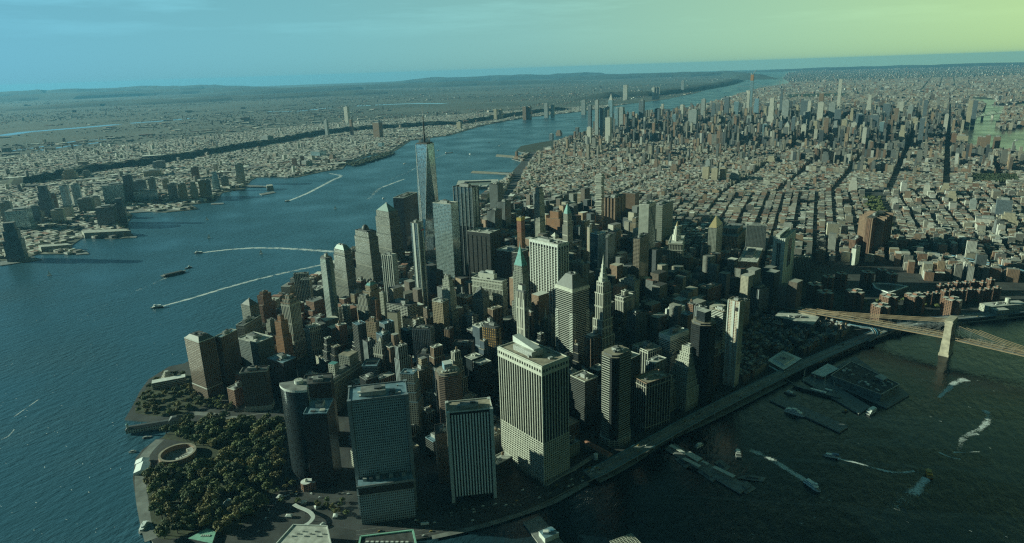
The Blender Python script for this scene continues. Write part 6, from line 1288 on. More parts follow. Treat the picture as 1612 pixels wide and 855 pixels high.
elm = px((1358, 302), (1385, 300), (1392, 330), (1405, 362), (1392, 368), (1378, 345), (1362, 330)); scatter(elm, 26, 1.5, 2.0, 'the long park strip behind the red brown ribbed tower', 'trees of the long park strip', maxn=60, ks=(0, 3, 1))
for i in range(26):
    t = i/25; x = 796+(842-796)*t+2; y = 318+(240-318)*t; p = at(x, y, GZ)[:2]; put_tree(p[0]+18, p[1], 1.5, rng.choice((0, 2, 3, 5)), 'dark tree in the line along the west side road', 'trees along the west side road')
tomp = px((1530, 276), (1600, 276), (1604, 288), (1528, 287)); tg = plain('park_crowns', (.04, .055, .025), .95, .6, .03)
def blob_wood(poly, lb, h=14, gap=9, mat=None):
    x0, x1 = min(p[0] for p in poly), max(p[0] for p in poly); y0, y1 = min(p[1] for p in poly), max(p[1] for p in poly); mb = MB(); r_ = random.Random(int(abs(x0))); y = y0
    while y < y1:
        x = x0
        while x < x1:
            a, b = x+r_.uniform(-.4, .4)*gap, y+r_.uniform(-.4, .4)*gap
            if inpoly(a, b, poly):
                rr_ = gap*r_.uniform(.5, .8); hh = h*r_.uniform(.6, 1.1); mb.loft(ring(rr_, 6, a, b), GZ+hh*.25, ring(rr_*.75, 6, a+.5, b), GZ+hh*.8, mat or tg); mb.cone(ring(rr_*.75, 6, a+.5, b), GZ+hh*.8, GZ+hh, mat or tg, (a, b))
            x += gap
        y += gap
    o = mb.build('wood'); tag(o, lb, 'woods', kind='stuff')
blob_wood(tomp, 'square park of dense trees among low roofs at the right')
blob_wood(px((1240, 155), (1240, 150), (1330, 148), (1340, 152)), 'dark green central park beyond the midtown towers', h=22, gap=45)
blob_wood(px((1572, 200), (1582, 205), (1612, 196), (1612, 186), (1590, 184)), 'trees on the river island at the right edge', h=14, gap=26)
blob_wood(px((560, 262), (545, 260), (560, 255), (615, 240), (622, 243)), 'wooded point on the far bank left of the tapering giant', h=14, gap=24)
def rest_trees():
    vv, ff, n = [], [], 0
    base = [np.array([v.co[:] for v in [c for c in p.children if c.name.startswith('crown')][0].data.vertices]) for p in PROTO]
    for x, y, s_, k in REST:
        a = rng.uniform(0, 6.28); b = base[k]*s_; R2 = np.array([[math.cos(a), -math.sin(a), 0], [math.sin(a), math.cos(a), 0], [0, 0, 1]]); vv.append(b@R2.T+np.array([x, y, GZ])); m_ = len(b); ff.append(np.arange(m_).reshape(-1, 4)+n); n += m_
    if not vv: return
    me = bpy.data.meshes.new('woods'); me.from_pydata(np.concatenate(vv).tolist(), [], np.concatenate(ff).tolist()); me.materials.append(LEAF[0]); o = bpy.data.objects.new('woods', me); COL.objects.link(o); tag(o, 'remaining street and courtyard trees between the housing blocks', 'trees', kind='stuff')
rest_trees()
# small kiosks and pavilions on the open plaza by the terminal
for i, (x, y, lb) in enumerate([(455, 812, 'kiosk left of the s shaped canopy'), (478, 790, 'kiosk above the s shaped canopy'), (500, 797, 'white star shaped kiosk above the terminal plaza'), (507, 826, 'kiosk at the right foot of the s shaped canopy'), (440, 782, 'kiosk beside the park entrance'), (528, 812, 'kiosk right of the terminal plaza trees'), (345, 828, 'low shed right of the mint green roof')]):
    p = at(x, y, 5)[:2]; r = empty('kiosk', (p[0], p[1], GZ), R(20*i)); tag(r, 'small pale '+lb, 'kiosk'); mb = MB(); mb.prism(rect(9, 6), 0, 3.4, M['plant'], M['roof_pale']); mb.build('walls', r); mb = MB(); mb.loft(rect(10, 7), 3.42, rect(5, 2), 5, M['white'], M['white']); mb.build('roof', r)
# ------------------------------------------------------------------ cars on the roads
def car_proto(name, body, L_=4.6, w_=1.9, h_=1.5, bus=False):
    r = empty(name, (0, 0, 0)); mb = MB(); mb.box(0, 0, .35, L_, w_, h_*.5 if not bus else h_, body); mb.build('body', r)
    if not bus: mb = MB(); mb.loft(rect(L_*.6, w_*.92, -.2), .35+h_*.5, rect(L_*.42, w_*.8, -.2), .35+h_, M['winglass'], body); mb.build('cabin', r)
    for x in (-L_*.32, L_*.32):
        for y in (-w_*.46, w_*.46): mb = MB(); mb.box(x, y, 0, .65, .25, .65, M['black']); mb.build('wheel', r)
    return r
CARS = [('parked_car', 'white', car_proto('car', Wt)), ('car', 'dark', car_proto('car', M['hull'])), ('car', 'yellow', car_proto('car', M['yellow'])), ('car', 'grey', car_proto('car', M['plant']))]
BUS = car_proto('bus', Wt, 12, 2.6, 3, True); cu_ = [False]*4
def put_car(k, p, az, z, where):
    o = CARS[k][2]
    if cu_[k]: o = copy_tree(o)
    cu_[k] = True; d = azv(az); o.name = 'car'; o.location = (p[0], p[1], z); o.rotation_euler = (0, 0, math.atan2(d[1], d[0])); tag(o, '%s car on %s' % (CARS[k][1], where), 'car', '%s cars on %s' % (CARS[k][1], where))
def along(P, lanes, n, z, where):
    for i in range(n):
        k = rng.randrange(0, len(P)-1); t = rng.random(); o_ = rng.choice(lanes); A = offset(P, o_); p = np.array(A[k][:2])*(1-t)+np.array(A[k+1][:2])*t; v = np.array(A[k+1][:2])-np.array(A[k][:2]); put_car(rng.choices(range(4), (5, 2, 2, 3))[0], p, math.degrees(math.atan2(v[0], v[1])), z, where)
along(SOUTH, (-19, -12, -6, 6, 12, 19), 46, 2.62, 'the wide road along the south shore')
LOOPR = surface([(395, 845), (425, 815), (432, 790), (455, 782), (475, 775), (500, 782), (548, 780)], 11, .055, M['asphalt']); along(LOOPR, (-3, 3, 5), 22, 2.62, 'the curving road before the ferry terminal')
along(FDR, (-9, -5, -1.8, 3, 7, 10), 34, 12.1, 'the elevated highway')
along(F2, (-9, -5, 5, 9), 16, 12.1, 'the highway beyond the stone bridge')
along(WSH, (-14, -8, 8, 14), 26, 2.62, 'the west side road')
p = at(776, 763, GZ)[:2]; BUS.location = (p[0], p[1], 2.62); BUS.rotation_euler = (0, 0, R(28)); tag(BUS, 'white city bus on the wide road below the big pale slab', 'bus')
b2 = copy_tree(BUS); p = at(669, 826, GZ)[:2]; b2.location = (p[0], p[1], 2.62); b2.rotation_euler = (0, 0, R(8)); tag(b2, 'pale bus on the wide road between broad grid slab and old ferry building', 'bus')

# ------------------------------------------------------------------ ordinary buildings, one object each, nearest first
GEN = [('stone_grid', 'stone'), ('cream_grid', 'cream'), ('grey_grid', 'grey'), ('brown_grid', 'brown'), ('brick_grid', 'brick'), ('tan_grid', 'tan'), ('dark_band', 'dark banded'), ('stone_fin', 'ribbed stone'), ('white_band_bays', 'white'), ('teal_band', 'blue grey banded'), ('grey_fin', 'grey ribbed')]
RF = [('roof_grey', 'grey'), ('roof_tan', 'tan'), ('roof_pale', 'pale'), ('roof_dark', 'dark'), ('roof_pale', 'pale'), ('roof_blue', 'bluish')]
HR = [q for q in HERO if q[0]]
taken = set()
ORD = ['', 'second ', 'third ', 'fourth ', 'fifth ', 'sixth ', 'seventh ', 'eighth ', 'ninth ', 'tenth ', 'eleventh ', 'twelfth ', 'thirteenth ']
def gen_label(tone, form, roofw, x, y):
    best = sorted(HR, key=lambda q: (q[1]-x)**2+(q[2]-y)**2)
    for q in best[:8]:
        dx, dy = x-q[1], y-q[2]
        pos = ('right of' if dx > 0 else 'left of') if abs(dx) > abs(dy)*.8 else ('above' if dy < 0 else 'below')
        for o_ in ORD[:7]:
            s_ = '%s%s %s with %s roof %s %s' % (o_, tone, form, roofw, pos, q[0])
            if len(s_.split()) <= 16 and s_ not in taken: taken.add(s_); return s_
    return '%s %s' % (tone, form)
def generic(cx, cy, w, d, H, rz, name='office_building', cat='office building', styles=GEN):
    st, tone = rng.choice(styles) if H < 62 or rng.random() > .6 else rng.choice([('black_glass', 'black glass'), ('dark_glass', 'dark glass'), ('grey_fin', 'grey ribbed'), ('dark_band', 'dark banded'), ('navy_fin', 'navy ribbed'), ('brown_fin', 'brown ribbed')]); rf, rw = rng.choice(RF); h = H-GZ; q = pr((cx, cy, H)); st_ = S[st]; rm = M[rf]; setb = h > 45 and rng.random() < .55
    r = empty(name, (cx, cy, GZ), rz); FOOT.append((cx, cy, w/2, d/2, rz))
    form = {'office_building': 'setback block' if setb else 'flat block', 'town_building': 'low house block', 'apartment_block': 'apartment block'}[name]
    tag(r, gen_label(tone, form, rw, q[0], q[1]), cat, None)
    if setb:
        z = 0; a, b = w, d; n = rng.choice((2, 3, 4))
        for i in range(n):
            z2 = h*(.5+.5*(i+1)/n) if i else h*rng.uniform(.45, .62); mb = MB(); mb.prism(rect(a, b), z, z2, st_, rm); parapet(mb, a, b, z2, rm, t=.6, h=1.1); mb.build('walls' if i == 0 else 'setback', r); z = z2; a *= rng.uniform(.68, .86); b *= rng.uniform(.68, .88); h2 = z2
        roof_kit(r, a, b, h2, rng, 2, tank=rng.random() < .4, big=False)
    else:
        mb = MB(); mb.prism(rect(w, d), 0, h, st_, rm); parapet(mb, w, d, h, rm, t=.7, h=1.2); mb.build('walls', r)
        if w > 26 and rng.random() < .35: mb = MB(); mb.box(w*rng.uniform(-.2, .2), d*rng.uniform(-.2, .2), h, w*.4, d*.5, h*.22, st_, rm); mb.build('upper_block', r)
        roof_kit(r, w, d, h, rng, rng.choice((2, 3, 4)), tank=rng.random() < .35, big=rng.random() < .5)
    return r
south = px((556, 640), (566, 800), (600, 815), (700, 790), (790, 755), (860, 725), (930, 720), (1060, 660), (1200, 580), (1300, 540), (1330, 515), (1240, 495), (1205, 478), (1160, 445), (1100, 435), (1060, 425), (1040, 400), (1020, 345), (900, 335), (800, 345), (765, 372), (700, 425), (640, 480), (600, 500), (560, 520), (520, 540), (500, 560), (490, 590), (520, 615))
west = px((300, 575), (335, 628), (374, 640), (430, 600), (470, 560), (500, 545), (600, 500), (640, 475), (600, 420), (560, 410), (520, 460), (450, 500), (400, 520), (330, 560))
seaport = px((1150, 610), (1335, 525), (1310, 512), (1235, 500), (1180, 500), (1140, 560))
def lots(poly, ang, bw, bd, street, hf, sz, prob=.9, **k):
    """street blocks cut into lots; hf(x, y) gives the height"""
    rz = math.atan2(azv(ang+90)[1], azv(ang+90)[0]); u = np.array([math.cos(rz), math.sin(rz)]); v = np.array([-u[1], u[0]]); P = np.array(poly); a = P@u; b = P@v; n = 0
    y = b.min()
    while y < b.max():
        x = a.min()
        while x < a.max():
            # two lots deep, several wide
            xx = x
            while xx < x+bw-8:
                w = min(rng.uniform(*sz), x+bw-xx)
                if x+bw-xx-w < 9: w = x+bw-xx
                for j in (0, 1):
                    d = bd/2; cx, cy = xx+w/2, y+d/2+j*d; p = u*cx+v*cy
                    dd = d*rng.uniform(.8, .98)
                    if inpoly(p[0], p[1], poly) and rng.random() < prob and not occupied(p[0], p[1], max(w, dd)*.36): yield p[0], p[1], w-.6, dd, hf(p[0], p[1]), rz
                xx += w
            x += bw+street
        y += bd+street
cand = []
def hs(x, y):
    q = rng.random(); base = 30 if y < 150 else (54 if y < 950 and x < 850 else 40)
    return base*rng.uniform(.6, 1.3)+(rng.uniform(25, 85) if q < .42 and y > 150 else 0)
for c_ in lots(seaport, -45, 60, 30, 9, lambda x, y: rng.uniform(12, 24), (8, 16)): cand.append((c_, 'town_building', 'town building'))
SPORT = seaport
for c_ in lots(west, -62, 62, 46, 16, lambda x, y: rng.uniform(22, 62), (26, 42), .75):
    cand.append((c_, 'apartment_block', 'apartment block'))
for c_ in lots(south, -45, 70, 52, 11, hs, (20, 38), .96):
    if not inpoly(c_[0], c_[1], SPORT): cand.append((c_, 'office_building', 'office building'))
cand.sort(key=lambda c: c[0][1]); cnt = {}
LOWR = [('brick_grid', 'brick'), ('brown_grid', 'brown'), ('tan_grid', 'tan'), ('stone_grid', 'stone'), ('grey_grid', 'grey')]
left = []
for (a, nm, ct) in cand:
    if occupied(a[0], a[1], min(a[2], a[3])*.40): continue
    cnt[nm] = cnt.get(nm, 0)+1
    if cnt[nm] > 215: left.append(a); continue
    generic(a[0], a[1], a[2], a[3], a[4], a[5], nm, ct, GEN if nm == 'office_building' else LOWR)
print('individual buildings', cnt, 'heroes', len(HERO))

# ------------------------------------------------------------------ the rest of the city: thousands of houses as three masses
CITYM = facade('facade_city', (.3, .3, .3), (.03, .035, .04), bay=3.6, floor=3.5, ww=.42, wh=.5, attr=True)
def roofattr():
    m, nt, b = newmat('city_roofs'); a = N(nt, 'ShaderNodeAttribute'); a.attribute_name = 'tone'; nt.links.new(a.outputs['Color'], b.inputs['Base Color']); b.inputs['Roughness'].default_value = .9; return m
CITYR = roofattr()
WALLC = [(.34, .30, .24), (.42, .38, .30), (.26, .15, .10), (.30, .19, .13), (.22, .21, .19), (.50, .48, .42), (.30, .28, .24), (.18, .17, .16), (.38, .27, .18), (.55, .54, .50)]
ROOFC = [(.10, .10, .10), (.30, .30, .28), (.52, .51, .46), (.70, .70, .64), (.18, .175, .17), (.42, .39, .32), (.34, .17, .12), (.25, .25, .24), (.62, .60, .52)]
def mass(name, label, boxes, cat='buildings', wallc=WALLC, roofc=ROOFC):
    B = np.array([(b[0], b[1], b[2], b[3], b[4], b[5], b[6] if len(b) > 6 else GZ-.5) for b in boxes], 'f'); n = len(B); g = np.random.default_rng(n)
    c, s_ = np.cos(B[:, 5]), np.sin(B[:, 5]); co = np.zeros((n, 8, 3), 'f')
    for k, (sx, sy) in enumerate(((-.5, -.5), (.5, -.5), (.5, .5), (-.5, .5))):
        lx, ly = B[:, 2]*sx, B[:, 3]*sy; X = B[:, 0]+lx*c-ly*s_; Y = B[:, 1]+lx*s_+ly*c
        co[:, k] = np.stack([X, Y, B[:, 6]], 1); co[:, k+4] = np.stack([X, Y, B[:, 4]], 1)
    q = np.array([[0, 1, 5, 4], [1, 2, 6, 5], [2, 3, 7, 6], [3, 0, 4, 7], [4, 5, 6, 7]]); F_ = (q[None]+np.arange(n)[:, None, None]*8).reshape(-1, 4)
    me = bpy.data.meshes.new(name); me.vertices.add(n*8); me.vertices.foreach_set('co', co.ravel()); me.loops.add(n*20); me.loops.foreach_set('vertex_index', F_.ravel().astype('i')); me.polygons.add(n*5)
    me.polygons.foreach_set('loop_start', np.arange(n*5, dtype='i')*4); me.polygons.foreach_set('loop_total', np.full(n*5, 4, 'i'))
    me.materials.append(CITYM); me.materials.append(CITYR); me.polygons.foreach_set('material_index', np.tile([0, 0, 0, 0, 1], n).astype('i'))
    uv = np.zeros((n, 5, 4, 2), 'f'); H_ = B[:, 4]-B[:, 6]
    for k in range(4):
        w = B[:, 2] if k % 2 == 0 else B[:, 3]; uv[:, k, 1, 0] = w; uv[:, k, 2, 0] = w; uv[:, k, 2, 1] = H_; uv[:, k, 3, 1] = H_
    l = me.uv_layers.new(name='UVMap'); l.data.foreach_set('uv', uv.ravel())
    wc = np.array(wallc)[g.integers(0, len(wallc), n)]*g.uniform(.8, 1.15, (n, 1)); rc = np.array(roofc)[g.integers(0, len(roofc), n)]*g.uniform(.8, 1.15, (n, 1))
    tall = (B[:, 4] > 62)&(g.random(n) < .62); tc_ = np.array([(.10, .12, .13), (.16, .17, .17), (.07, .08, .09), (.22, .22, .20), (.13, .10, .08)]); wc[tall] = tc_[g.integers(0, 5, int(tall.sum()))]; rc[tall] *= .5
    col = np.ones((n, 5, 4), 'f'); col[:, :4, :3] = wc[:, None]; col[:, 4, :3] = rc
    a = me.attributes.new('tone', 'FLOAT_COLOR', 'FACE'); a.data.foreach_set('color', col.ravel()); me.update(); me.validate(); me.shade_flat()
    o = bpy.data.objects.new(name, me); COL.objects.link(o); tag(o, label, cat, kind='stuff'); return o
MID = np.array([2900., 5900.])
def hcity(x, y):
    q = rng.random(); d = math.hypot((x-MID[0])/1.15, (y-MID[1])/1.25)
    if y < 1500: h = rng.uniform(18, 45)+(rng.uniform(15, 45) if q < .05 else 0)
    elif y < 2500: h = rng.uniform(10, 19) if x > 750 else rng.uniform(18, 34); h += rng.uniform(12, 35) if q < .02 else 0
    elif d > 2400 and y < 5000: h = rng.uniform(12, 22)+(rng.uniform(12, 38) if q < .035 else 0)
    elif d < 1500: h = rng.uniform(35, 90)+(rng.uniform(25, 110) if q < .30 else 0)
    elif d < 2400: h = rng.uniform(18, 44)+(rng.uniform(20, 75) if q < .13 else 0)
    elif y < 9500: h = rng.uniform(16, 34)+(rng.uniform(25, 70) if q < .08 else 0)
    else: h = rng.uniform(12, 26)+(rng.uniform(15, 45) if q < .08 else 0)
    return h
def vis(x, y, m=60):
    q = pr((x, y, 20)); return -m < q[0] < 1612+m and q[1] < 900
STUFFZ = [south, west]
RES = [(px((1185, 462), (1245, 525), (1392, 560), (1430, 540), (1640, 525), (1640, 455), (1575, 440), (1450, 442), (1400, 412), (1290, 412), (1250, 440))), elm, tomp, px((1240, 155), (1240, 150), (1330, 148), (1340, 152)), px((1030, 425), (1090, 450), (1210, 475), (1215, 440), (1130, 410))]
def grid(poly, ang, bw, bd, av, st, wr, extra=None, prob=.97, hf=hcity, off=0.0, **kw_):
    out = []; rz = math.atan2(azv(ang+90)[1], azv(ang+90)[0]); u = np.array([math.cos(rz), math.sin(rz)]); v = np.array([-u[1], u[0]]); P = np.array(poly); a = P@u; b = P@v
    y = b.min()
    while y < b.max():
        x = math.floor(a.min()/(bw+av))*(bw+av)+off
        while x < a.max():
            p = u*(x+bw/2)+v*(y+bd/2)
            if vis(p[0], p[1], 250):
                hb = sorted(hf(p[0], p[1]) for _ in range(3))[1]
                for j in (0, 1):
                    xx = x+rng.uniform(0, 5); d = bd/2
                    while xx < x+bw-3:
                        bigl = 'lo' in kw_ and rng.random() < .05; w = min(rng.uniform(*wr)*(1.8 if rng.random() < .12 else 1)*(2.4 if bigl else 1), x+bw-xx); cx, cy = xx+w/2, y+d/2+j*d; q = u*cx+v*cy; xx += w
                        if w < 4 or rng.random() > prob or not inpoly(q[0], q[1], poly) or not vis(q[0], q[1]): continue
                        if extra and not extra(q[0], q[1]): continue
                        dd = d*rng.uniform(.52, 1.0); oy = (d-dd)/2*(1 if j else -1); q = u*cx+v*(cy+oy*-1 if j else cy+oy)
                        H = (hf(q[0], q[1]) if rng.random() < .28 else hb*rng.uniform(.84, 1.16))+(rng.uniform(6, 22) if bigl else 0); out.append((q[0], q[1], w-.3, dd, H, rz))
                        if 'lo' in kw_ and rng.random() < .55: a_, b_ = rng.uniform(-.35, .35)*w, rng.uniform(-.35, .35)*dd; out.append((q[0]+u[0]*a_+v[0]*b_, q[1]+u[1]*a_+v[1]*b_, rng.uniform(2, 4.5), rng.uniform(2, 5), H+rng.uniform(1.8, 3.6), rz, H-.1))
                        if H > 18 and rng.random() < .6: out.append((q[0]+rng.uniform(-.2, .2)*w, q[1], w*.35, dd*.4, H+rng.uniform(3, 6), rz, H-.1))
            x += bw+av
        y += bd+st
    return out
MANL = WEST_SHORE[-1:]+WEST_FAR[:20]+[(6800, 15500), (7200, 11000), (6200, 8700)]+px((1548, 153), (1503, 153), (1535, 158), (1550, 176), (1530, 190), (1503, 209), (1524, 232), (1589, 240), (1640, 256))+[(3900, 2500), (3450, 1000), (2600, 700)]+EAST_SHORE[-6:][::-1]
def free(x, y):
    for z in STUFFZ:
        if inpoly(x, y, z): return False
    for z in RES:
        if inpoly(x, y, z): return False
    return not occupied(x, y, 8)
def okl(x, y): return free(x, y) and y <= 2450
def oku(x, y): return free(x, y) and 2450 < y < 6500 and inpoly(x, y, MANL)
def inset(x, y): return inpoly(x+25, y, MANH) and inpoly(x-25, y, MANH) and inpoly(x, y-20, MANH)
LOWER = [(-280, 600), (-280, 2450), (3600, 2450), (3450, 900), (1400, 620), (900, 600)]
bx = []
bx += grid(LOWER, -69, 138, 60, 12, 13, (7, 17), lambda x, y: okl(x, y) and inset(x, y) and x+.25*y > 1250, lo=1)
bx += grid(LOWER, -82, 120, 66, 15, 17, (14, 26), lambda x, y: okl(x, y) and inset(x, y) and x+.25*y <= 1250, lo=1)
mass('city_blocks', 'dense low and middle rise roofs of the lower island as one mass', bx)
UP = [(0, 2465), (0, 6500), (4600, 6500), (5200, 2465)]
b2_ = grid(UP, 29, 212, 60, 30, 17, (9, 19), lambda x, y: oku(x, y) and inset(x, y), off=40)
mass('city_blocks', 'grid of roofs and streets in the middle of the island as one mass', b2_)
def okn(x, y): return y >= 6500 and inset(x, y) and not inpoly(x, y, RES[3])
NORTH = [(1200, 6500), (5700, 16500), (9000, 25000), (30000, 24000), (22000, 9000), (6000, 6500)]
b3 = grid([(1200, 6500), (4200, 12500), (9000, 12500), (9000, 9500), (6200, 8200), (5000, 6500)], 29, 230, 62, 26, 18, (16, 34), okn, hf=hcity)
b3 += grid([(3900, 12500), (7000, 20000), (22000, 20000), (16000, 9500), (7500, 9500)], 29, 250, 70, 30, 22, (26, 60), lambda x, y: okn(x, y), prob=.55, hf=lambda x, y: rng.uniform(9, 22)+(rng.uniform(15, 50) if rng.random() < .07 else 0))
b3 += grid(RI if area(RI) > 0 else RI[::-1], 29, 60, 30, 20, 20, (18, 34), None, prob=.5, hf=lambda x, y: rng.uniform(20, 60))
mass('city_blocks', 'hazy far uptown and outer borough roofs as one mass', b3)
# the far side of the wide river: bright small houses, then scattered sheds out to the hills
NJP = [(-2300, 900)]+NJ_SHORE[:-2]+[(5000, 16500), (-14000, 16500), (-9000, 5000)]
def nj_in(x, y): return inpoly(x+30, y-10, NJ) and inpoly(x, y, NJ)
E1p = E1
def slope_clear(x, y):
    for i in range(0, len(E1p)-1):
        a, b = np.array(E1p[i]), np.array(E1p[i+1]); d = b-a; t = max(0, min(1, float(((x-a[0])*d[0]+(y-a[1])*d[1])/(d@d)))); q = a+d*t
        if math.hypot(x-q[0], y-q[1]) < 95: return False
    return True
LIGHT = [(.45, .44, .40), (.58, .57, .52), (.30, .28, .25), (.36, .30, .25), (.24, .23, .22), (.66, .66, .62)]
b4 = grid([(-5200, 1300), (-5200, 4200), (-2500, 8500), (2500, 11500), (1200, 9400), (-300, 6200), (-800, 4200), (-900, 2200), (-1300, 1300)], 24, 170, 56, 20, 16, (11, 22), lambda x, y: nj_in(x, y) and slope_clear(x, y), prob=.72, hf=lambda x, y: rng.uniform(8, 15)+(rng.uniform(8, 40) if rng.random() < .025 else 0))
mass('city_blocks', 'pale small houses of the far bank as one mass', b4, wallc=LIGHT)
b5 = []
r_ = random.Random(77)
for i in range(24000):
    a = R(r_.uniform(-42, 16)); d = 5200+r_.random()**1.4*34000; x, y = CAM[0]+d*math.sin(a), CAM[1]+d*math.cos(a)
    if not nj_in(x, y) or not vis(x, y): continue
    k = math.sin(x*.0011)+math.sin(y*.0009+x*.0004)+math.sin((x-y)*.0021)
    if k < -.2+r_.uniform(-.8, .8): continue
    big = r_.random() < .12; w = r_.uniform(40, 150) if big else r_.uniform(10, 30); b5.append((x, y, w, w*r_.uniform(.3, .7), GZ+r_.uniform(7, 14)+(r_.uniform(15, 50) if r_.random() < .02 else 0), R(r_.choice((20, 24, 65, -10)))))
for i in range(13000):
    a = R(r_.uniform(10, 44)); d = 11000+r_.random()**1.3*36000; x, y = CAM[0]+d*math.sin(a), CAM[1]+d*math.cos(a)
    if not inpoly(x, y, MANH) or not vis(x, y): continue
    w = r_.uniform(12, 36)*(1+d/45000); b5.append((x, y, w, w*.6, GZ+r_.uniform(8, 24)+(r_.uniform(15, 50) if r_.random() < .04 else 0), R(r_.choice((20, 29, 65)))))
mass('city_blocks', 'scattered pale roofs and sheds running out to the hazy hills as one mass', b5, wallc=WALLC+LIGHT[2:5], roofc=ROOFC)
if left: mass('city_blocks', 'leftover small roofs between the towers of the south end as one mass', left)
print('mass boxes', len(bx), len(b2_), len(b3), len(b4), len(b5))
# ------------------------------------------------------------------ towers farther off: column, top row, width in the picture, distance
_m = facade
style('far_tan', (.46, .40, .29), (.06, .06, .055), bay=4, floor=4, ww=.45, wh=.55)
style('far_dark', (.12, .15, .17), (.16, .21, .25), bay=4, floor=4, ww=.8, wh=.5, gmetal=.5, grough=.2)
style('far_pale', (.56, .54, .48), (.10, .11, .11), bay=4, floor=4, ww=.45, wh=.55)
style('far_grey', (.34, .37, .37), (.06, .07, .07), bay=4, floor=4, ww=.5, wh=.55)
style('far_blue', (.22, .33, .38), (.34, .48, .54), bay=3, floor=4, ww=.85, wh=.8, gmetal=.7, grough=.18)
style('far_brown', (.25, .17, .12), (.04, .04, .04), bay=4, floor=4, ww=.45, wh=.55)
def far_tower(x, y, wpx, D, st, name, label, cat=None, form='flat', dpx=None, ang=29, group=None, crownm='plant', spire=0):
    d = cf*FPX+cr*(x-806)+cu*(427.5-y)
    if D < 600: q_ = at(x, y, D); D = float(np.hypot(q_[0]-CAM[0], q_[1]-CAM[1]))     # height given instead of distance
    t = D/np.hypot(d[0], d[1]); P = CAM+d*t; H = P[2]; w = wpx*D/FPX*.82; dd = (dpx or wpx*.8)*D/FPX*.82
    rz = math.atan2(azv(ang+90)[1], azv(ang+90)[0]); r = empty(name, (P[0], P[1], GZ), rz); tag(r, label, cat or name.replace('_', ' '), group); h = H-GZ; sm = S[st]; FOOT.append((P[0], P[1], w/2, dd/2, rz))
    if form == 'flat':
        mb = MB(); mb.prism(rect(w, dd), 0, h, sm, M['roof_grey']); mb.build('walls', r); mb = MB(); mb.box(w*.05, 0, h, w*.5, dd*.5, 6, M[crownm]); mb.build('penthouse', r)
    elif form == 'step':
        z = 0
        for f, a in ((.55, 1.0), (.8, .8), (1, .6)): mb = MB(); mb.prism(rect(w*a, dd*a), z, h*f, sm, M['roof_grey']); mb.build('walls' if z == 0 else 'setback', r); z = h*f
    elif form == 'point':
        mb = MB(); mb.prism(rect(w, dd), 0, h*.84, sm, M['roof_grey']); mb.build('walls', r); mb = MB(); mb.cone(rect(w*.9, dd*.9), h*.84, h, M[crownm]); mb.build('pointed_roof', r)
    elif form == 'slant':
        mb = MB(); a = rect(w, dd); zz = (h*.9, h*.9, h, h); base = a
        for i in range(4):
            j = (i+1) % 4; mb.face([(*a[i], 0), (*a[j], 0), (*a[j], zz[j]), (*a[i], zz[i])], sm, [(0, 0), (w, 0), (w, zz[j]), (0, zz[i])])
        mb.face([(*a[i], zz[i]) for i in range(4)], M['roof_pale']); mb.build('walls', r)
    elif form == 'taper':
        mb = MB(); mb.loft(rect(w*1.3, dd*1.3), 0, rect(w*.7, dd*.7), h, sm, M['roof_grey']); mb.build('walls', r)
    if spire: mb = MB(); mb.bar((0, 0, h), (0, 0, h+spire), 3.5, M['steel']); mb.build('spire', r)
    return r
ft = far_tower
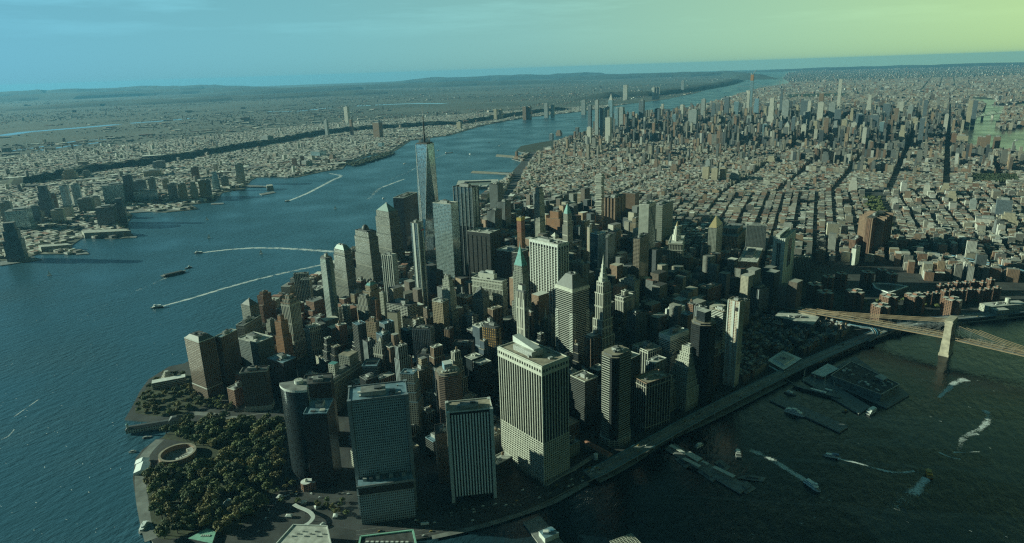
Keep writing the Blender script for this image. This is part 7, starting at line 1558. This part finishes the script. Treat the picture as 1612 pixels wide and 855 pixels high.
FT = [
 # cluster by the far river bend
 (928.6, 166, 6.5, 6300, 'far_dark', 'flat', 'dark slab at the left end of the far river tower cluster'), (940, 158, 6.5, 6400, 'far_grey', 'flat', 'grey tower second from the left in the far river cluster'), (947.5, 170, 6, 6300, 'far_dark', 'flat', 'short dark tower third in the far river cluster'), (955.5, 168, 8, 6400, 'far_pale', 'slant', 'bright slanted tower in the far river cluster'), (962, 147, 8, 6700, 'far_blue', 'point', 'tallest pointed tower of the far river cluster'), (971, 170, 7, 6800, 'far_blue', 'flat', 'blue tower right behind the pointed one of the far river cluster'), (978, 169, 10, 6900, 'far_grey', 'flat', 'wide grey tower in the right part of the far river cluster'), (993, 177, 8, 7000, 'far_blue', 'step', 'stepped bluish tower right of the far river cluster'), (1010.5, 158, 9, 6900, 'far_dark', 'flat', 'isolated tall dark tower right of the far river cluster'), (1024, 189, 8, 6600, 'far_dark', 'flat', 'low dark block below two dark far towers'), (1035.5, 171, 9.5, 6900, 'far_dark', 'flat', 'broad dark tower second right of the far river cluster'), (958, 185, 10, 5900, 'far_pale', 'flat', 'pale low block at the foot of the far river cluster'), (928, 200, 8, 5700, 'far_pale', 'flat', 'small pale block below the dark slab of the far river cluster'), (868, 211, 7, 60, 'far_dark', 'flat', 'small dark tower by the river bend'), (865, 232, 14, 45, 'far_pale', 'flat', 'bright cubic block by the west side road far off'), (880, 205, 10, 55, 'far_brown', 'step', 'brown stepped block near the river bend'),
 (1092, 173, 15, 6500, 'far_grey', 'flat', 'wide grey slab left of midtown'), (1108, 156, 7, 7200, 'far_grey', 'flat', 'thin grey tower behind the wide grey slab'), (1124, 162, 8, 7300, 'far_dark', 'step', 'dark stepped tower right of the wide grey slab'), (1074, 165, 6, 7600, 'far_pale', 'flat', 'pale tower left behind the wide grey slab'), (1145, 153, 8, 7800, 'far_dark', 'flat', 'dark flat tower toward the river gap'), (1160, 160, 8, 7400, 'far_blue', 'flat', 'bluish tower between grey slab and craned tower'), (1133, 175, 8, 7000, 'far_tan', 'step', 'tan stepped tower right of the wide grey slab'), (1063, 180, 8, 7000, 'far_blue', 'flat', 'blue block just left of the wide grey slab'),
 (1192, 155, 9, 7400, 'far_blue', 'taper', 'tapering teal tower right of the craned one'), (1179, 143, 4.5, 7900, 'far_pale', 'flat', 'thin pale tower hugging the craned one'), (1216, 154, 11, 6300, 'far_pale', 'step', 'white stepped giant tower left centre of midtown'), (1238, 158, 11, 6900, 'far_grey', 'flat', 'grey slab right of the white stepped giant'), (1268, 158, 12, 7300, 'far_dark', 'flat', 'black framed slab in the midtown front'), (1275, 159, 5, 7000, 'far_pale', 'flat', 'light narrow tower beside the black framed slab'), (1294, 147, 7, 7200, 'far_brown', 'flat', 'brown topped tower under construction in midtown'), (1293, 161, 9, 6900, 'far_pale', 'flat', 'light glass tower below the brown topped one'), (1311, 162, 10, 7000, 'far_grey', 'flat', 'broad grey midtown tower left of the thin white giant'), (1320, 172, 10, 6500, 'far_dark', 'flat', 'dark block below the thin white giant'), (1302, 185, 7, 6000, 'far_brown', 'flat', 'red brown tower in front of midtown'), (1240, 191, 8, 5700, 'far_pale', 'point', 'white clock tower with pointed cap in the midtown foreground'), (1250, 184, 6, 5900, 'far_dark', 'flat', 'dark narrow tower right of the pointed clock tower'), (1230, 190, 5, 5800, 'far_dark', 'flat', 'dark narrow tower left of the pointed clock tower'), (1271, 176, 11, 6400, 'far_grey', 'flat', 'low grey tower below the black framed slab'), (1354, 179, 11, 6600, 'far_dark', 'flat', 'dark blue slab right of the thin white giant'), (1377.5, 181, 13, 6500, 'far_dark', 'flat', 'wide dark slab second right of the thin white giant'), (1370, 149, 8, 7900, 'far_pale', 'step', 'light tower behind the wide dark slab'), (1397, 163, 11, 7600, 'far_dark', 'flat', 'dark flat tower third right of the thin white giant'), (1412, 170, 6, 7000, 'far_brown', 'flat', 'narrow brown tower right part of midtown'), (1406, 181, 7, 6400, 'far_brown', 'step', 'reddish stepped tower right part of midtown'), (1362, 201, 6, 5500, 'far_pale', 'flat', 'small bright tower in front of the dark slabs'), (1336, 199, 4.5, 5500, 'far_brown', 'flat', 'thin red tower in front of midtown'), (1438, 185, 14, 130, 'far_tan', 'flat', 'broad tan tower near the right avenue'), (1453, 186, 7, 5700, 'far_dark', 'flat', 'dark tower right behind the broad tan one'), (1458.6, 157, 5.5, 7000, 'far_dark', 'flat', 'thin black tower by the right avenue'), (1491, 180, 5.5, 6300, 'far_pale', 'flat', 'thin white slab near the river at right'), (1514, 213, 18, 75, 'far_tan', 'flat', 'large beige hospital block near the river'), (1529, 158, 6, 7600, 'far_tan', 'flat', 'tan tower near the far river at right'), (1537, 158, 6, 7700, 'far_dark', 'flat', 'dark tower paired with a tan one near the far river'), (1486, 190, 12, 80, 'far_brown', 'flat', 'brown block left of the thin white river slab'), (1505, 186, 14, 75, 'far_dark', 'flat', 'dark curved block by the river at right'), (1287.5, 226, 6.5, 110, 'far_pale', 'point', 'beige clock tower in the middle distance'), (1342, 170, 6, 7200, 'far_tan', 'step', 'tan stepped tower between white giant and dark slabs'), (1420, 160, 6, 7900, 'far_pale', 'flat', 'pale tower behind the narrow brown one'), (1434, 166, 7, 7500, 'far_grey', 'flat', 'grey tower behind the broad tan one'), (1384, 168, 7, 7300, 'far_grey', 'step', 'grey stepped tower between two dark slabs'), (1256, 165, 6, 7100, 'far_tan', 'step', 'tan tower between grey slab and black framed slab'), (1330, 188, 8, 6100, 'far_tan', 'flat', 'tan block below the dark block of midtown'), (1316, 190, 8, 6000, 'far_grey', 'step', 'grey stepped block in front of midtown'), (1284, 190, 9, 6000, 'far_tan', 'step', 'tan stepped block left of the red brown tower'), (1266, 196, 8, 5800, 'far_pale', 'flat', 'pale block right of the pointed clock tower'), (1345, 193, 8, 5900, 'far_pale', 'flat', 'pale block below the dark blue slab'), (1390, 192, 9, 5900, 'far_blue', 'flat', 'blue block below the dark midtown slabs'), (1422, 197, 9, 5600, 'far_tan', 'step', 'tan stepped block left of the broad tan tower'), (1205, 170, 7, 7000, 'far_tan', 'step', 'tan stepped tower left of the white stepped giant'), (1180, 182, 8, 6800, 'far_grey', 'flat', 'grey block below the craned tower'), (1168, 190, 9, 6500, 'far_tan', 'step', 'tan stepped block left below the craned tower'), (1147, 190, 8, 6500, 'far_pale', 'flat', 'pale block right of the wide grey slab foot'), (1119, 192, 8, 6300, 'far_brown', 'flat', 'brown block at the foot of the wide grey slab'), (1222, 205, 9, 5500, 'far_brown', 'step', 'brown stepped block below the white stepped giant'), (1205, 195, 8, 5900, 'far_blue', 'flat', 'blue block left of the dark narrow towers'),
 (1112, 262, 11, 85, 'far_tan', 'flat', 'leftmost of three tan slabs in the middle distance'), (1126, 264, 11, 85, 'far_tan', 'flat', 'middle of three tan slabs in the middle distance'), (1139, 263, 10, 85, 'far_tan', 'flat', 'rightmost of three tan slabs in the middle distance'), (1158, 268, 18, 60, 'far_pale', 'step', 'long white block right of the three tan slabs'), (1115, 252, 8, 90, 'far_grey', 'flat', 'grey tower behind the three tan slabs'), (1215, 245, 15, 65, 'far_tan', 'step', 'wide tan block in the middle distance'), (1033, 250, 8, 70, 'far_brown', 'step', 'brown tower alone in the middle distance'), (1062, 258, 14, 60, 'far_brown', 'step', 'red brown stepped mass left of the three tan slabs'), (1345, 279, 13, 75, 'far_pale', 'step', 'pale stepped tower beside the dark avenue'), (1410, 312, 9, 55, 'far_pale', 'flat', 'pale narrow tower above the chinatown roofs'), (1582, 314, 20, 70, 'far_dark', 'flat', 'dark slab at the right edge above low roofs'), (1590, 334, 24, 62, 'far_tan', 'step', 'tan ribbed blocks at the right edge'), (1533, 314, 9, 55, 'far_grey', 'flat', 'grey narrow block above the pale hall'), (1554, 343, 30, 32, 'far_pale', 'flat', 'wide pale hall with fluted roof at the right'), (1445, 367, 14, 50, 'far_brown', 'step', 'brown block group above the viaduct'), (1466, 350, 12, 55, 'far_pale', 'step', 'pale pair of towers above the viaduct'), (1498, 375, 9, 42, 'far_pale', 'flat', 'cream tower left above the viaduct'), (1570, 376, 12, 45, 'far_pale', 'flat', 'cream tower right above the viaduct'), (1475, 402, 14, 38, 'far_pale', 'flat', 'cream block at the near side of the viaduct'), (1527, 420, 12, 40, 'far_tan', 'step', 'tan block between viaduct and low brick rows'), (1493, 423, 9, 34, 'far_brown', 'flat', 'brown block just above the low brick rows'), (1430, 300, 9, 50, 'far_brown', 'flat', 'brown slab right of the dark avenue'), (1460, 290, 9, 60, 'far_pale', 'flat', 'bluish white narrow tower right of the dark avenue'), (1500, 300, 14, 55, 'far_tan', 'step', 'tan pyramid like stepped tower right of the dark avenue'), (1490, 288, 13, 60, 'far_tan', 'step', 'tan stepped block above its twin by the avenue'),
]
for i, (x, y, w, D, st, fm, lb) in enumerate(FT): ft(x, y, w, D, st, 'far_tower' if y < 210 else 'city_tower', lb, 'tower', fm)
for x, y, k in ((1543.5, 215, 'left'), (1549, 216, 'second'), (1556.5, 213, 'third'), (1570.5, 215, 'detached fourth')): ft(x, y, 6.5 if k != 'detached fourth' else 9, 108, 'far_brown', 'river_tower', '%s of the brown ribbed towers standing in the river' % k, 'tower')
ft(1324, 125, 5, 8500, 'far_pale', 'thin_skyscraper', 'thin white square giant standing far above midtown', 'skyscraper')
r = ft(1184, 127, 5, 8100, 'far_blue', 'unfinished_skyscraper', 'blue unfinished giant with orange top and crane near the river gap', 'skyscraper')
H = r.location; mb = MB(); z = 0
dd = cf*FPX+cr*(1184-806)+cu*(427.5-127); t = 8100/np.hypot(dd[0], dd[1]); hz = (CAM+dd*t)[2]-GZ; mb.box(0, 0, hz, 30, 26, 62, M['orange']); mb.build('open_top', r); mb = MB(); mb.bar((0, 0, hz+62), (34, 10, hz+110), 4, M['white']); mb.bar((-14, 0, hz+62), (-14, 0, hz+80), 4, M['white']); mb.build('crane', r)
ft(1231.5, 140, 4, 7700, 'far_dark', 'spired_skyscraper', 'dark needle tower with red tinted top and spire in midtown', 'skyscraper', spire=95)
# far bank towers
NJT = [
 (14, 350, 24, 150, 'far_dark', 'step', 'dark office tower with peaked pale crown at the left edge'), (66, 292, 19, 165, 'far_dark', 'step', 'black banded tower highest at far left'), (8, 318, 14, 110, 'far_grey', 'flat', 'pale grey tower cut by the left edge'), (28, 330, 30, 95, 'far_blue', 'flat', 'blue glass slab left of the black banded tower'), (100, 292, 11, 125, 'far_blue', 'flat', 'left of two slim blue towers right of the black banded one'), (118, 290, 11, 125, 'far_blue', 'flat', 'right of two slim blue towers right of the black banded one'), (90, 330, 17, 62, 'far_pale', 'flat', 'short pale tower in front of the two slim blue ones'), (82, 305, 9, 110, 'far_brown', 'flat', 'brownish tower between black banded and slim blue towers'), (104, 325, 16, 60, 'far_pale', 'flat', 'pale twin block before the slim blue towers'), (165, 325, 26, 95, 'far_dark', 'flat', 'broad dark glass block on the left waterfront'), (186, 312, 15, 120, 'far_dark', 'step', 'dark glass tower joined right of the broad dark block'), (134, 312, 20, 70, 'far_grey', 'flat', 'grey block behind the pale twin block'), (52, 325, 14, 80, 'far_dark', 'flat', 'dark block at the foot of the black banded tower'), (150, 310, 12, 60, 'far_pale', 'flat', 'bright fronted low tower left of the broad dark block'),
 (178, 290, 30, 110, 'far_blue', 'flat', 'wide blue slab above the left waterfront'), (200, 276, 14, 150, 'far_dark', 'flat', 'tall dark slab above the wide blue one'), (218, 284, 20, 105, 'far_dark', 'flat', 'dark square block right of the tall dark slab'), (238, 280, 11, 105, 'far_grey', 'flat', 'grey tower right of the dark square block'), (222, 300, 22, 62, 'far_blue', 'flat', 'low glass block facing the water'), (240, 300, 14, 62, 'far_blue', 'flat', 'second low glass block facing the water'), (270, 289, 14, 95, 'far_grey', 'flat', 'first pale apartment tower in the waterfront row'), (286, 289, 13, 95, 'far_tan', 'flat', 'second apartment tower in the waterfront row'), (303, 286, 13, 98, 'far_pale', 'step', 'third, tallest apartment tower in the waterfront row'), (317, 284, 11, 98, 'far_tan', 'flat', 'fourth apartment tower in the waterfront row'), (326, 283, 9, 98, 'far_grey', 'flat', 'fifth apartment tower in the waterfront row'), (306, 263, 12, 85, 'far_brown', 'flat', 'brown slab behind the waterfront row'), (337, 270, 12, 115, 'far_blue', 'step', 'blue tower at the right end of the waterfront row'), (353, 278, 12, 70, 'far_grey', 'flat', 'squat tower between blue tower and curved tower'), (376, 258, 14, 130, 'far_pale', 'flat', 'tall curved pale tower on the point of the far bank'), (260, 282, 10, 70, 'far_tan', 'flat', 'tan block behind the first apartment tower'),
 (108, 266, 20, 75, 'far_tan', 'step', 'old hospital tower group under the wooded slope'), (240, 268, 26, 45, 'far_tan', 'flat', 'wide low brown block under the wooded slope'), (250, 254, 18, 60, 'far_dark', 'flat', 'dark building on the edge of the wooded slope'), (135, 268, 12, 50, 'far_grey', 'step', 'grey tower beside the old hospital group'), (420, 214, 17, 70, 'far_grey', 'flat', 'grey twin block above the wooded slope'), (594, 193, 14, 7300, 'far_brown', 'flat', 'dark square block left of the antenna mast'), (552, 188, 5, 7700, 'far_brown', 'flat', 'small dark tower left of the square block'), (513, 189, 6, 7800, 'far_grey', 'flat', 'small grey tower above pale houses'), (545, 168, 8, 9800, 'far_pale', 'flat', 'tiny pale block pair in the marsh'), (501, 238, 22, 45, 'far_blue', 'flat', 'blue fronted block near the far bank park'), (480, 254, 20, 35, 'far_grey', 'flat', 'grey riverside block near the small green point'), (490, 246, 10, 35, 'far_pale', 'flat', 'pale block behind the grey riverside one'), (523, 243, 10, 40, 'far_brown', 'step', 'brown riverside block right of the blue fronted one'), (600, 225, 9, 40, 'far_blue', 'flat', 'bluish block near the wooded point'), (723, 192, 8, 7900, 'far_tan', 'flat', 'tan tower above the far bank bluff'), (780, 172, 6, 9200, 'far_tan', 'flat', 'left tan tower on the bluff left of the river bend'), (788, 172, 6, 9200, 'far_tan', 'flat', 'right tan tower on the bluff left of the river bend'), (826, 168, 7, 9000, 'far_brown', 'flat', 'left brown tower above the far bluff'), (833, 168, 7, 9000, 'far_brown', 'flat', 'right brown tower above the far bluff'), (860, 163, 7, 9300, 'far_grey', 'flat', 'grey tower on the far bluff'), (870, 165, 6, 9300, 'far_pale', 'flat', 'pale tower on the far bluff'), (919, 158, 8, 9700, 'far_grey', 'flat', 'grey tower on the far bluff left of the cluster'), (985, 134, 8, 13500, 'far_pale', 'flat', 'pale tower far up the bluff'), (1029, 137, 4, 13500, 'far_pale', 'flat', 'first of three small pale towers far up the bluff'), (1033, 137, 4, 13500, 'far_pale', 'flat', 'second of three small pale towers far up the bluff'), (1037, 137, 4, 13500, 'far_pale', 'flat', 'third of three small pale towers far up the bluff'), (1075, 127, 5, 16500, 'far_grey', 'flat', 'small grey tower highest on the far bluff')]
for (x, y, w, D, st, fm, lb) in NJT: ft(x, y, w, D, st, 'bank_tower', lb, 'tower', fm, ang=-24 if x < 400 else 24)
for lb, pts, h in (('long white pier shed on the left waterfront', [(128, 363), (196, 360), (206, 363), (132, 367)], 24), ('white many decked pier building at far left', [(60, 386), (106, 383), (113, 385), (64, 389)], 22), ('square block at the end of a thin pier in the left river', [(419, 291), (428, 290), (430, 292), (420, 293)], 26), ('flat white ferry sheds on the upper far bank', [(625, 204), (668, 202), (671, 203.5), (628, 206)], 16)):
    quad('pier_building', lb, 'pier building', pts, .6, h, S['cream_grid'], M['roof_pale'])
for lb, pts in (('low dark pier at the foot of the left towers', [(0, 412), (50, 404), (66, 408), (0, 418)]), ('dark finger pier before the broad dark block', [(118, 396), (132, 394), (140, 399), (120, 401)]), ('grassy breakwater before the waterfront row', [(200, 331), (300, 326), (310, 329), (205, 335)]), ('thin pier reaching right from the curved tower', [(385, 291), (428, 293), (428, 295), (385, 294)]), ('rocky tip of the left waterfront', [(205, 371), (216, 371), (214, 374), (204, 374)]), ('small ship like island at the pier end', [(408, 305), (430, 301), (434, 303), (412, 307)]), ('dark landing float before the waterfront row', [(332, 320), (352, 319), (352, 321), (332, 322)])):
    quad('pier', lb, 'pier', pts, .5, 2.2, M['concrete'], M['deck'])
# ------------------------------------------------------------------ the air
HZ = MB(); hx = 58000; zz0, zz1 = -2.0, 690.0
c8 = rect(2*hx, 2*hx, 0, 0)
for i in range(4): j = (i+1) % 4; HZ.face([(*c8[i], zz0), (*c8[j], zz0), (*c8[j], zz1), (*c8[i], zz1)], M['white'])
HZ.face([(*p, zz1) for p in c8], M['white']); HZ.face([(*p, zz0) for p in c8[::-1]], M['white'])
hz_ = HZ.build('haze'); hm = bpy.data.materials.new('haze'); hm.use_nodes = True; nt = hm.node_tree; nt.nodes.clear(); ou = nt.nodes.new('ShaderNodeOutputMaterial'); pv = nt.nodes.new('ShaderNodeVolumePrincipled'); nt.links.new(pv.outputs[0], ou.inputs['Volume'])
pv.inputs['Color'].default_value = (.22, .63, 1.0, 1); pv.inputs['Density'].default_value = 1.65e-5; pv.inputs['Anisotropy'].default_value = .15
hz_.data.materials.clear(); hz_.data.materials.append(hm); tag(hz_, 'thin evening haze over river and city', 'haze', kind='stuff')
